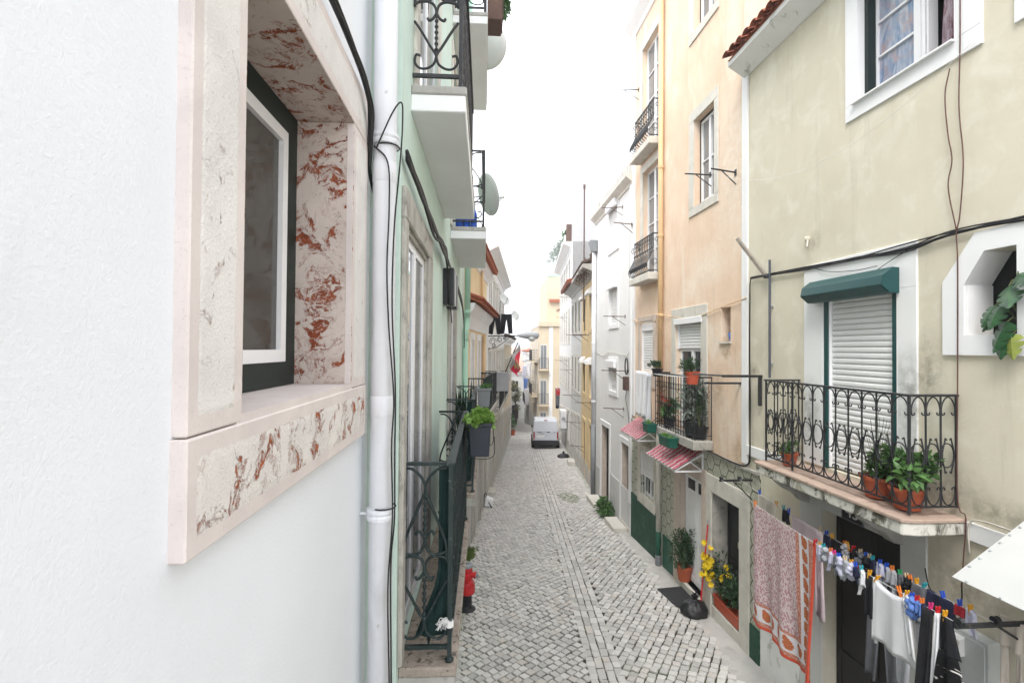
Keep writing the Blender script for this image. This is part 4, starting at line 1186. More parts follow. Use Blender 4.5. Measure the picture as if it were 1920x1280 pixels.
# string course, door 45, eave
for a, b in ((0, 5.0), (7.29, 8.45)): MB().box(FR1, a, b, .001, .03, 3.42, 3.57).build('string_course', 'white_paint', ch, bevel=.004)
surround(ch, FR1, D45, (5.38, 7.14, .2, 3.40), 'plaster_pale_grey', n1=.02, bevel=.004)
dd = door(ch, FR1, D45[0] + .01, D45[1] - .01, .25, D45[3] - .005, n=-.17, m='door_dark')
MB().box(FR1, D45[0] - .02, D45[1] + .02, -.2, .12, 0, .24).build('door_step', 'stone_pale', ch, bevel=.01)
MB().box(FR1, 0, 5.37, .001, .018, -1, .9).build('socle', 'plaster_pale_grey', ch)
MB().box(FR1, 7.145, 8.0, .001, .018, -1, 1.15).build('socle', 'white_paint_mouldy', ch)
MB().prism([FR1.p(0, q, z) for q, z in [(-.002, 9.20), (.03, 9.20), (.26, 9.34), (.29, 9.36), (.29, 9.43), (-.002, 9.43)]], FR1.u * 8.42).build('eave_board', 'white_paint_mouldy', ch)
MB().prism([FR1.p(0, q, z) for q, z in [(.31, 9.435), (-3.0, 10.6), (-6.0, 9.44)]], FR1.u * 8.40).build('roof', 'tile_red', ch)
tile_row(ch, FR1, 0.02, 8.36, .29, 9.44, 'tile_red', r=.085, pitch=.185, L=.45)
for k in range(1, 5):                                     # the courses behind the eave, seen at the verge
    tile_row(ch, FR1, 6.9, 8.36, .29 - .36 * k, 9.44 + .137 * k, 'tile_red', r=.085, pitch=.185, L=.45, par='roof_tile')
# ---- orange house: rendered above, tiled below
oh = thing('orange_house', 'pale orange house with a patterned tile ground floor and red striped awnings', 'house', P0(FR2, 2.5, 0))
W1 = (.93, 1.73, 7.70, 9.35); W0 = (.93, 1.75, 11.05, 12.7); NI = (.40, .71, 5.14, 5.71); B3 = (1.40, 2.54, 3.42, 5.60); S2 = (3.80, 4.62, 4.475, 5.68); U2 = (3.50, 4.52, 6.72, 9.32); U1 = (3.46, 4.58, 9.75, 12.4)
wall(oh, FR2, 0, 5.28, 3.20, 13.5, [W1, W0, NI, B3, S2, U2, U1], 'plaster_orange', depth=.22)
for q in (W1, W0):
    surround(oh, FR2, q, (q[0] - .14, q[1] + .20, q[2] - .16, q[3] + .2), 'stone_pale', n1=.025)
    window(oh, FR2, q[0], q[1], q[2], q[3], n=-.16, cols=2, rows=2, fw=.05, fm='white_pvc', pm='glass_grey', outer=('frame_green', .05))
for q in (U2, U1):
    surround(oh, FR2, q, (q[0] - .16, q[1] + .16, q[2], q[3] + .2), 'stone_pale', n1=.03)
    window(oh, FR2, q[0], q[1], q[2], q[3], n=-.15, cols=2, rows=4, fw=.06, fm='white_pvc', pm='glass_grey', name='glazed_door')
surround(oh, FR2, B3, (1.165, 2.72, B3[2], 5.83), 'stone_pale', n1=.03)
shutter(oh, FR2, B3[0], B3[1], 5.02, 5.50, n=-.07, pitch=.06)
MB().box(FR2, B3[0] - .05, B3[1] + .03, -.08, .05, 5.505, 5.62).build('shutter_box', 'white_pvc', oh, bevel=.006)
window(oh, FR2, B3[0], B3[1], B3[2], 5.04, n=-.14, cols=2, rows=2, fw=.07, fm='white_pvc', pm='glass_dark', name='glazed_door')
surround(oh, FR2, S2, (3.60, 4.82, 4.10, 5.80), 'stone_pinkish', n1=.028)
shutter(oh, FR2, S2[0], S2[1], S2[2], 5.45, n=-.05, pitch=.06)
MB().box(FR2, S2[0], S2[1], -.09, .0, 5.451, S2[3]).build('shutter_box', 'white_pvc', oh)
MB().box(FR2, NI[0] - .03, NI[1] + .03, -.2, .04, NI[2] - .03, NI[2]).build('niche_sill', 'stone_pale', oh)
MB().box(FR2, NI[0] - .002, NI[1] + .002, -.25, -.215, NI[2], NI[3]).build('niche_back', 'plaster_orange', oh)
MB().box(FR2, -.125, .02, .001, .03, 3.28, 9.6).build('corner_strip', 'white_paint', oh)
MB().box(FR2, 5.08, 5.28, .001, .03, 3.3, 13.1).build('corner_strip', 'white_paint', oh)
cyma(oh, FR2, -.1, 5.35, 13.1, [(-.002, 0), (.04, 0), (.06, .1), (.22, .24), (.26, .28), (.26, .40), (-.002, .41)], 'white_paint')
# ground floor
GW = (3.69, 4.58, 1.50, 2.58); WD = (1.33, 2.30, .52, 2.62); BK = (.07, .97, .62, 2.55)
wall(oh, FR2, -.45, 5.28, -1, 3.20, [GW, WD, BK], 'azulejo', depth=.34, n=.012, name='tiled_wall')
MB().box(FR2, -.45, 5.28, .0125, .05, 3.18, 3.235).build('tile_ledge', 'stone_worn', oh, bevel=.01)
for a, b, zt, m in ((-.45, -.21, .95, 'socle_green'), (2.57, 3.14, 1.02, 'socle_green_smooth'), (3.30, 5.28, 1.32, 'socle_green')):
    MB().box(FR2, a, b, .0125, .035, -1, zt).build('socle', m, oh, bevel=.004)
surround(oh, FR2, GW, (3.58, 4.78, 1.26, 2.70), 'stone_pale', n0=.011, n1=.04)
shutter(oh, FR2, GW[0], GW[1], 1.95, GW[3], n=-.03, pitch=.055)
window(oh, FR2, GW[0], GW[1], GW[2], 1.97, n=-.12, cols=2, fw=.05, fm='white_pvc', pm='glass_dark')
mb = MB()
for i in range(5): mb.tube([FR2.p(lerp(GW[0] + .06, GW[1] - .06, i / 4), .0, GW[2]), FR2.p(lerp(GW[0] + .06, GW[1] - .06, i / 4), .0, 1.95)], .008, 6)
stuff(mb.build('window_bars', 'white_pvc', oh))
surround(oh, FR2, (WD[0], WD[1], .0, WD[3]), (1.15, 2.56, .0, 2.86), 'stone_pinkish', n0=.011, n1=.045)
surround(oh, FR2, (BK[0], BK[1], .0, BK[3]), (-.20, 1.148, .0, 2.84), 'stone_pale', n0=.011, n1=.044)
for q, m in ((WD, 'stone_pinkish'), (BK, 'stone_worn')):
    for e in (q[0], q[1] - .012): MB().box(FR2, e, e + .012, -.325, .0105, q[2], q[3]).build('reveal', m, oh)
    MB().box(FR2, q[0] + .013, q[1] - .013, -.325, .0105, q[3] - .012, q[3]).build('reveal', m, oh)
MB().box(FR2, WD[0], WD[1], -.34, .07, 0, .52).build('door_step', 'stone_pale', oh, bevel=.012)
MB().box(FR2, BK[0], BK[1], -.34, .03, 0, .62).build('door_step', 'stone_pale', oh, bevel=.012)
dw = door(oh, FR2, WD[0] + .013, WD[1] - .013, .525, WD[3] - .015, n=-.10, m='white_pvc', panels=2)
for a in (.08, .52): MB().box(FR2, WD[0] + a, WD[0] + a + .3, -.10, -.086, 2.3, 2.5).build('glazing', 'glass_dark', dw)
dk = door(oh, FR2, BK[0] + .013, BK[1] - .013, .625, BK[3] - .015, n=-.26, m='door_black', panels=2)
MB().box(FR2, .32, .60, -.247, -.235, 1.72, 1.82).build('letter_slot', 'brass', dk, bevel=.004)
MB().tube(smooth_path([FR2.p(.20, -.245, 1.66), FR2.p(.22, -.20, 1.62), FR2.p(.24, -.20, 1.52), FR2.p(.26, -.245, 1.50)], 4), .008, 6).build('pull_handle', 'brass', dk)
p2 = pipe(oh, FR2, 3.22, .075, 3.22, 13.3, .055, 'pipe_tan', collars=(5.75, 7.5, 9.0))
pipe(oh, FR2, 3.22, .10, 1.05, 3.22, .052, 'stone_pale')
pl = pipe(oh, FR2, 3.22, .10, .40, 1.05, .053, 'socle_green_smooth')
MB().lathe(FR2.p(3.22, .10, .32), [(.056, 0), (.066, .02), (.066, .20), (.056, .22)], 14).build('pipe_shoe', 'pipe_grey', pl)
# bellied balcony rails on the two upper windows
def belly(s0, s1, zf, zr):
    b = MB().box(FR2, s0 - .05, s1 + .05, -.002, .30, zf - .16, zf).build('balcony', 'stone_pale', oh, bevel=.012)
    MB().tube([FR2.p(s0, 0, zr), FR2.p(s0, .17, zr), FR2.p(s1, .17, zr), FR2.p(s1, 0, zr)], .017, 6).build('handrail', 'iron', b)
    H = zr - zf; prof = [(.17, 1.0), (.165, .75), (.18, .55), (.26, .36), (.32, .20), (.30, .09), (.22, .05)]
    MB().tube([FR2.p(s0, 0, zf + .05), FR2.p(s0, .23, zf + .05), FR2.p(s1, .23, zf + .05), FR2.p(s1, 0, zf + .05)], .012, 6).build('bottom_rail', 'iron', b)
    pts = smooth_path([FR2.p(s0, q, zf + t * H) for q, t in prof], 4)
    mb = MB().tube(pts, .010, 6)
    mb.tube(smooth_path([FR2.p(s0, q, zf + t * H) for q, t in ((.20, .88), (.24, .84), (.24, .76), (.19, .72))], 4), .008, 5)
    mb.lathe(FR2.p(s0, .175, zf + H * .62), [(.009, -.03), (.022, 0), (.009, .03)], 8)
    me = mb.mesh('baluster', 'iron', ROOT[b.name]); k = 11
    for i in range(k + 1): piece('baluster', me, b, tuple(FR2.u * ((s1 - s0) * i / k)))
    mb = MB()
    for i in range(k):
        s = lerp(s0, s1, (i + .5) / k); w = (s1 - s0) / k
        mb.tube([FR2.p(s + w * .42 * math.cos(t * .524), .30, zf + H * .20 + .055 * math.sin(t * .524)) for t in range(12)], .007, 5, closed=True)
        mb.tube([FR2.p(s + w * .42 * math.cos(t * .524), .172, zf + H * .90 + .05 * math.sin(t * .524)) for t in range(12)], .006, 5, closed=True)
    stuff(mb.build('rings', 'iron', b, smooth=True))
    for e in (s0, s1):
        S_ = type('S', (), {'p': staticmethod(lambda a, n, z, e=e: FR2.p(e, a, z))})
        mb = MB().tube(spiral((.09, zf + H * .86), .06, 90, 1.4, S_, 0), .008, 5); mb.tube(spiral((.13, zf + H * .28), .09, -90, 1.4, S_, 0), .008, 5)
        stuff(mb.build('scroll', 'iron', b, smooth=True))
belly(3.42, 4.66, 6.72, 7.60); belly(3.40, 4.66, 9.75, 10.62)
bb = iron_balcony(oh, FR2, 1.02, 2.86, .31, 3.42, 4.52, 'iron', 'stone_worn', step=.11, thick=.16)
mb = MB()
for i in range(16):
    s = 1.02 + 1.84 * (i + .5) / 16
    for z, q in ((3.98, .055), (3.62, .05), (4.3, .045)):
        mb.tube([FR2.p(s + q * math.cos(t * .524), .31, z + q * 1.3 * math.sin(t * .524)) for t in range(12)], .0055, 5, closed=True)
stuff(mb.build('ring_frieze', 'iron', bb, smooth=True))

# ---- awnings on the orange house
def awning(s0, s1, N, zt, zb, lab):
    t = thing('awning', lab, 'awning', FR2.p((s0 + s1) / 2, 0, zb - .2), 'striped awnings on the orange house')
    k = 9; w = (s1 - s0) / k
    for i in range(k):
        a = s0 + i * w
        for lo, hi, m, up in ((0, .52, 'awning_red', .022), (.52, 1.0, 'awning_pale', 0.0)):
            mb = MB(); A, B = a + w * lo, a + w * hi
            rows = 4
            for r in range(rows):
                f0, f1 = r / rows, (r + 1) / rows
                n0_, n1_ = .03 + f0 * (N - .03), .03 + f1 * (N - .03) + .02
                z0_, z1_ = lerp(zt, zb, f0), lerp(zt, zb, f1) + .004
                o = up + .010 * (rows - r) * .5
                mb.hexa([FR2.p(A, n0_, z0_ + o), FR2.p(B, n0_, z0_ + o), FR2.p(B, n1_, z1_ + o), FR2.p(A, n1_, z1_ + o),
                         FR2.p(A + w * .06 * (up > 0), n0_, z0_ + o + .008), FR2.p(B - w * .06 * (up > 0), n0_, z0_ + o + .008), FR2.p(B - w * .06 * (up > 0), n1_, z1_ + o + .008), FR2.p(A + w * .06 * (up > 0), n1_, z1_ + o + .008)])
            mb.build('roof_strip', m, t)
    for e in (s0 + .02, s1 - .045):
        mb = MB(); mb.box(FR2, e, e + .025, .013, N - .01, zb - .035, zb - .008); mb.box(FR2, e, e + .025, .013, .04, zb - .008, zt - .005)
        mb.hexa([FR2.p(e, .04, zt - .05), FR2.p(e + .025, .04, zt - .05), FR2.p(e + .025, N - .03, zb - .008), FR2.p(e, N - .03, zb - .008),
                 FR2.p(e, .04, zt - .02), FR2.p(e + .025, .04, zt - .02), FR2.p(e + .025, N, zb - .004), FR2.p(e, N, zb - .004)])
        mb.tube([FR2.p(e + .012, .03, zb - .02), FR2.p(e + .012, N * .45, lerp(zt, zb, .45) - .03)], .012, 6)
        mb.build('bracket', 'white_pvc', t)
    MB().box(FR2, s0 + .046, s1 - .046, N - .035, N - .01, zb - .034, zb - .009).build('front_bar', 'white_pvc', t)
    return t
awning(1.28, 2.72, .55, 3.15, 2.84, 'red and white striped awning over the white door, the nearer one')
awning(3.42, 4.75, .50, 3.28, 2.99, 'red and white striped awning over the barred window, the farther one')

# ---- white house with the parapet
w3 = thing('white_house', 'plain white house with a weathered parapet beyond the orange house', 'house', P0(FR3, 2, 0))
A3, B3_, C3 = (1.50, 2.50, 8.05, 9.3), (1.45, 2.40, 5.75, 6.9), (1.50, 2.36, 3.75, 4.55); DA = (2.36, 3.40, .05, 2.55); DB = (.12, .98, .30, 2.43)
wall(w3, FR3, .01, 4.43, -1.5, 9.55, [A3, B3_, C3, DA, DB], 'plaster_old_white', depth=.24)
for q in (A3, B3_, C3):
    surround(w3, FR3, q, (q[0] - .12, q[1] + .12, q[2] - .14, q[3] + .22), 'white_paint', n1=.035)
    shutter(w3, FR3, *q, n=-.05, pitch=.065)
    MB().box(FR3, q[0] - .03, q[1] + .03, .036, .14, q[3] - .10, q[3] + .12).build('shutter_box', 'white_pvc', w3, bevel=.012)
for q, m in ((DA, 'stone_pinkish'), (DB, 'stone_pinkish')):
    surround(w3, FR3, (q[0], q[1], -.6, q[3]), (q[0] - .13, q[1] + .16, -.6, q[3] + .16), 'white_paint', n1=.03)
    for e in (q[0], q[1] - .015): MB().box(FR3, e, e + .015, -.23, .0, q[2], q[3]).build('reveal', m, w3)
    MB().box(FR3, q[0], q[1], -.24, .04, -1.2, q[2]).build('door_step', 'stone_pale', w3, bevel=.01)
    door(w3, FR3, q[0] + .016, q[1] - .016, q[2] + .005, q[3] - .005, n=-.17, m='door_dark')
MB().box(FR3, .01, 2.22, .001, .02, -1.5, 1.25).build('socle', 'plaster_pale_grey', w3); MB().box(FR3, 3.57, 4.43, .001, .02, -1.5, 1.05).build('socle', 'plaster_grey', w3)
MB().box(FR3, .02, 4.42, -.3, -.02, 9.551, 10.12).build('parapet', 'stone_pale', w3, bevel=.02)
cyma(w3, FR3, .0, 4.45, 9.33, [(-.002, 0), (.03, 0), (.05, .07), (.16, .16), (.20, .20), (.20, .27), (-.002, .28)], 'stone_pale')
mb = MB()
for i in range(18): mb.box(FR3, .1 + i * .24, .1 + i * .24 + .10, -.018, .0, 9.66, 10.0)
stuff(mb.build('parapet_panels', 'plaster_grey', w3))
MB().box(FR3, -.02, .14, .0205, .06, 1.0, 9.3).build('corner_strip', 'white_paint', w3)
wp = pipe(w3, FR3, 4.28, .09, 2.4, 8.35, .075, 'pipe_white', collars=(3.2, 5.2, 6.9))
pipe(w3, FR3, 4.28, .09, -.2, 2.4, .08, 'pipe_grey')
MB().prism([FR3.p(4.10, q, z) for q, z in [(.0, 8.35), (.17, 8.35), (.26, 8.75), (.0, 8.75)]], FR3.u * .36).build('hopper', 'pipe_grey', wp, bevel=.012)

# ---- farther houses on the right
oc_h = plain_house('ochre_house', 'peeling ochre house with a ruined tiled eave beyond the white drainpipe', FR4, .05, 4.6, 8.0, 'plaster_ochre', [(5.75, 7.15), (3.2, 4.55)], [1.1, 3.3], ww=.8, sur='plaster_ochre', shut=.5, cornice='stone_worn', cor=.45, seed=8, frame='frame_green')
wall(oc_h, FR4, .05, 4.6, 8.0, 9.0, [], 'plaster_ochre', n=-.5, name='attic_wall', back=5)
tile_row(oc_h, FR4, .1, 4.5, -.40, 9.02, 'tile_brown', r=.10, pitch=.21)
tile_row(oc_h, FR4, .1, 4.5, .36, 8.02, 'tile_brown', r=.10, pitch=.21)
MB().prism([FR4.p(.05, -.3, 9.0), FR4.p(.05, -3, 10.0), FR4.p(.05, -5, 9.0)], FR4.u * 4.5).build('roof', 'tile_brown', oc_h)
for s in (1.1, 3.3):
    for z in (7.15, 4.55): MB().prism([FR4.p(s - .48, q, zz) for q, zz in [(.031, z - .12), (.22, z - .12), (.20, z + .02), (.031, z + .14)]], FR4.u * .96).build('shutter_hood', 'white_paint', oc_h, bevel=.01)
mb = MB(); rng = random.Random(77)
for i in range(380):
    s = rng.uniform(.2, 3.2); mb.leaf(FR4.p(s, rng.uniform(.1, .45), 7.75 + rng.uniform(-.05, .35)), Vector((rng.gauss(0, 1), rng.gauss(0, 1), rng.gauss(-.2, .7))), Vector((0, 0, 1)), rng.uniform(.08, .2), .05)
tag(mb.build('dry_vine', 'wood_dark', fix=False), 'dead brown vine tangled on the ochre house eave', 'plant')
gh = plain_house('grey_house', 'weathered grey house with a red eave beyond the ochre house', FR4, 4.6, 9.9, 8.1, 'plaster_pale_grey', [(5.8, 7.3), (3.0, 4.6)], [5.6, 7.2, 8.9], ww=.75, cornice='plaster_pale_grey', cor=.40, seed=9, frame='door_dark')
MB().prism([FR4.p(5.2, .62, 8.05), FR4.p(5.2, -.1, 8.34), FR4.p(5.2, -.1, 8.22), FR4.p(5.2, .60, 7.98)], FR4.u * 4.6).build('red_eave', 'tile_red', gh)
tile_row(gh, FR4, 5.2, 9.8, .52, 8.06, 'tile_red', r=.09, pitch=.19)
MB().prism([FR4.p(4.62, .2, 8.35), FR4.p(4.62, -2.8, 9.3), FR4.p(4.62, -6, 8.12)], FR4.u * 5.25).build('roof', 'tile_brown', gh)
tw = plain_house('white_house', 'tall white house with a blank gable and roof terrace behind the parapet house', FR4, 9.9, 20.6, 10.9, 'plaster_old_white', [(8.1, 10.1), (5.4, 7.3), (2.6, 4.4)], [11.4, 13.3, 15.2, 17.1, 19.0], ww=.7, seed=10, frame='door_dark', cor=.5)
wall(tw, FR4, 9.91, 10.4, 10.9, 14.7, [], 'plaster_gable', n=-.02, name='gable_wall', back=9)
wall(tw, FR4, 10.4, 20.5, 10.9, 13.9, [(12, 13, 11, 13.2), (14.5, 15.5, 11, 13.2), (17, 18, 11, 13.2)], 'plaster_old_white', n=-.9, name='attic_wall', back=6)
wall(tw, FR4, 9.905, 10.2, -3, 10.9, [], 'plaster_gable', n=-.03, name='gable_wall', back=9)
for a, b in ((12, 13), (14.5, 15.5), (17, 18)): window(tw, FR4, a, b, 11, 13.2, n=-1.0, cols=2, pm='glass_dark')
MB().box(FR4, 10.5, 20.4, .30, .38, 10.92, 11.4).build('terrace_wall', 'plaster_pale_grey', tw)
hy = plain_house('pale_yellow_house', 'pale yellow house jutting into the street beyond the white van', FR5, .0, 12, 7.3, 'plaster_pale_yellow', [(4.0, 5.9), (1.0, 2.9)], [1.6, 4.2, 6.8, 9.6], cornice='white_paint', seed=11, cor=.10)
wall(hy, FR5, .6, 9, 7.3, 11.2, [], 'plaster_pale_yellow', n=-.75, name='upper_wall', back=6)
mb = MB(); mb.box(W, 5.62, 5.95, 41.94, 41.995, -4, 6.88); mb.build('corner_strip', 'white_paint', hy)
mb = MB(); mb.box(W, 4.70, 9, 41.80, 41.99, 6.9, 7.3); mb.build('gable_cornice', 'plaster_pale_yellow', hy)
FG = Fr((9, 41.99), (4.75, 41.99), False)
for z0 in (3.3, .3, -2.4):
    surround(hy, FG, (3.58, 4.10, z0, z0 + 2.0), (3.50, 4.18, z0, z0 + 2.1), 'stone_pale', n1=.03, bevel=0)
    window(hy, FG, 3.58, 4.10, z0, z0 + 2.0, n=.002, cols=2, rows=2, fm='plastic_grey', pm='glass_grey', th=.02, name='glazed_door')
    iron_balcony(hy, FG, 3.45, 4.22, .42, z0 - .05, z0 + .9, slab='plaster_pale_yellow', step=.14, mid=False)
MB().box(W, 6.6, 7.2, 43.5, 44.2, 11.2, 12.3).build('chimney', 'plaster_pale_yellow', hy)
MB().prism([(6.3, 42.45, 8.3), (8.5, 42.45, 8.3), (8.5, 42.45, 9.4), (7.0, 42.45, 8.7)], (0, .14, 0)).build('gable_tiles', 'tile_red', hy)
MB().box(W, 5.7, 7.6, 42.3, 42.59, 9.0, 9.25).build('red_canopy', 'tile_red', hy)
MB().box(W, 5.45, 9, 42.52, 42.62, 11.2, 11.45).build('roof_edge', 'pipe_mint', hy)
iron_balcony(hy, FR5, 1.0, 5.0, .5, 3.9, 4.9, slab='plaster_pale_yellow'); iron_balcony(hy, FR5, 1.0, 5.0, .5, .9, 1.9, slab='plaster_pale_yellow')
h7 = plain_house('white_house', 'narrow white house with small balconies near the end of the street, right side', FR5, 12, 24.5, 4.6, 'plaster_old_white', [(1.9, 3.6), (-1.0, .8)], [13.5, 16, 18.5, 21], roof='tile_red', seed=12)
for s_, n_, z_, m_ in ((12.8, -.5, 5.4, 'plaster_pale_yellow'), (15.2, -1.6, 6.2, 'tile_red'), (18.0, -.8, 5.7, 'plaster_grey')): MB().box(FR5, s_, s_ + .7, n_ - .6, n_, 4.5, z_).build('chimney', m_, h7)
iron_balcony(h7, FR5, 12.6, 16, .5, 1.8, 2.8); iron_balcony(h7, FR5, 12.6, 18, .5, -1.1, -.1); iron_balcony(h7, FR5, 17.5, 19.5, .5, 1.8, 2.8)
FE = Fr((9.5, 68), (.5, 68), False)
plain_house('cream_house', 'cream house closing the far end of the street', FE, 0, 9, 1.7, 'plaster_pale_grey', [(-1.0, .6)], [1.2, 3.2, 5.0, 7.0], ww=.9, roof='roof_far', seed=13, cornice='white_paint')
# ================================================================== things in the street
def foliage(mb, c, R, n, L, w, rng, up=.3, shell=.35, m=0):
    c = Vector(c); k = max(4, min(11, n // 60))
    subs = [Vector((rng.gauss(0, .42) * R[0], rng.gauss(0, .42) * R[1], max(-.35, rng.gauss(.05, .42)) * R[2])) for _ in range(k)]
    c0, R0 = c, R
    for i_ in range(n):
        f_ = .45 + .35 * ((i_ * 7) % k) / k
        c = c0 + subs[i_ % k]; R = (R0[0] * f_, R0[1] * f_, R0[2] * f_)
        d = Vector((rng.gauss(0, 1), rng.gauss(0, 1), rng.gauss(0, 1))).normalized()
        r = (shell + (1 - shell) * rng.random()) ** .6
        p = c + Vector((d.x * R[0] * r, d.y * R[1] * r, d.z * R[2] * r))
        q = (d + Vector((rng.gauss(0, .6), rng.gauss(0, .6), rng.gauss(up, .5))))
        mb.leaf(p, q, Vector((rng.gauss(0, .6), rng.gauss(0, .6), 1)), L * rng.uniform(.6, 1.3), w * rng.uniform(.7, 1.2), m)
def round_pot(par, c, r, h, m='terracotta'):
    MB().lathe(c, [(r * .70, 0), (r * .90, h * .80), (r * .91, h * .82), (r, h * .83), (r * 1.02, h), (r * .92, h), (r * .88, h * .9)], 18).build('pot', m, par, smooth=False)
    MB().lathe(Vector(c) + Vector((0, 0, h * .84)), [(r * .2, .004), (r * .87, 0), (r * .87, .004), (r * .3, .02)], 12).build('soil', 'soil', par)
def trough(par, F, s0, s1, n0, n1, z0, z1, m):
    mb = MB(); t = .02
    def ring(e, z): return [F.p(s0 + e, n0 + e, z), F.p(s1 - e, n0 + e, z), F.p(s1 - e, n1 - e, z), F.p(s0 + e, n1 - e, z)]
    R = [ring(t, z0), ring(.006, z1 - .03), ring(-.006, z1 - .028), ring(-.008, z1), ring(.010, z1), ring(.014, z1 - .03)]
    pts = [p for q in R for p in q]; fs = [(3, 2, 1, 0), (20, 21, 22, 23)]
    for k in range(5):
        for i in range(4): fs.append((k * 4 + i, k * 4 + (i + 1) % 4, k * 4 + 4 + (i + 1) % 4, k * 4 + 4 + i))
    mb.add(pts, fs); return mb.build('trough', m, par, bevel=.003)

# ---- hydrant
hp = Vector((-.235, 8.92, gz(8.92) + .01))
hy_ = thing('fire_hydrant', 'red pillar fire hydrant with a grey cap at the foot of the green wall', 'hydrant', hp)
MB().lathe(hp, [(.15, 0), (.15, .02), (.10, .05), (.085, .08), (.082, .26), (.082, .27)], 18).build('base', 'plastic_black', hy_)
MB().lathe(hp + Vector((0, 0, .265)), [(.085, 0), (.125, .025), (.135, .04), (.135, .20), (.12, .235), (.09, .25), (.088, .27), (.088, .47), (.07, .49)], 18).build('body', 'hydrant_red', hy_)
MB().lathe(hp + Vector((0, 0, .745)), [(.075, 0), (.10, .005), (.10, .045), (.085, .06), (.03, .062), (.028, .085), (.01, .086)], 18).build('cap', 'hydrant_grey', hy_)
for ang, nm in ((-.3, 'outlet'), (-1.7, 'outlet'), (2.9, 'outlet')):
    d = Vector((math.cos(ang), math.sin(ang), 0))
    o = MB().lathe(hp + Vector((0, 0, .62)) + d * .06, [(.048, 0), (.048, .07), (.056, .072), (.056, .10), (.04, .103)], 14, ax=d).build(nm, 'hydrant_red', hy_)
    MB().lathe(hp + Vector((0, 0, .62)) + d * .164, [(.044, 0), (.044, .022), (.018, .024), (.018, .04)], 12, ax=d).build('outlet_cap', 'hydrant_grey' if ang != -1.7 else 'hydrant_red', o)
MB().tube(catenary(hp + Vector((.20, -.03, .62)), hp + Vector((.10, -.06, .50)), .05, 8), .005, 5).build('chain', 'galvanised', hy_)

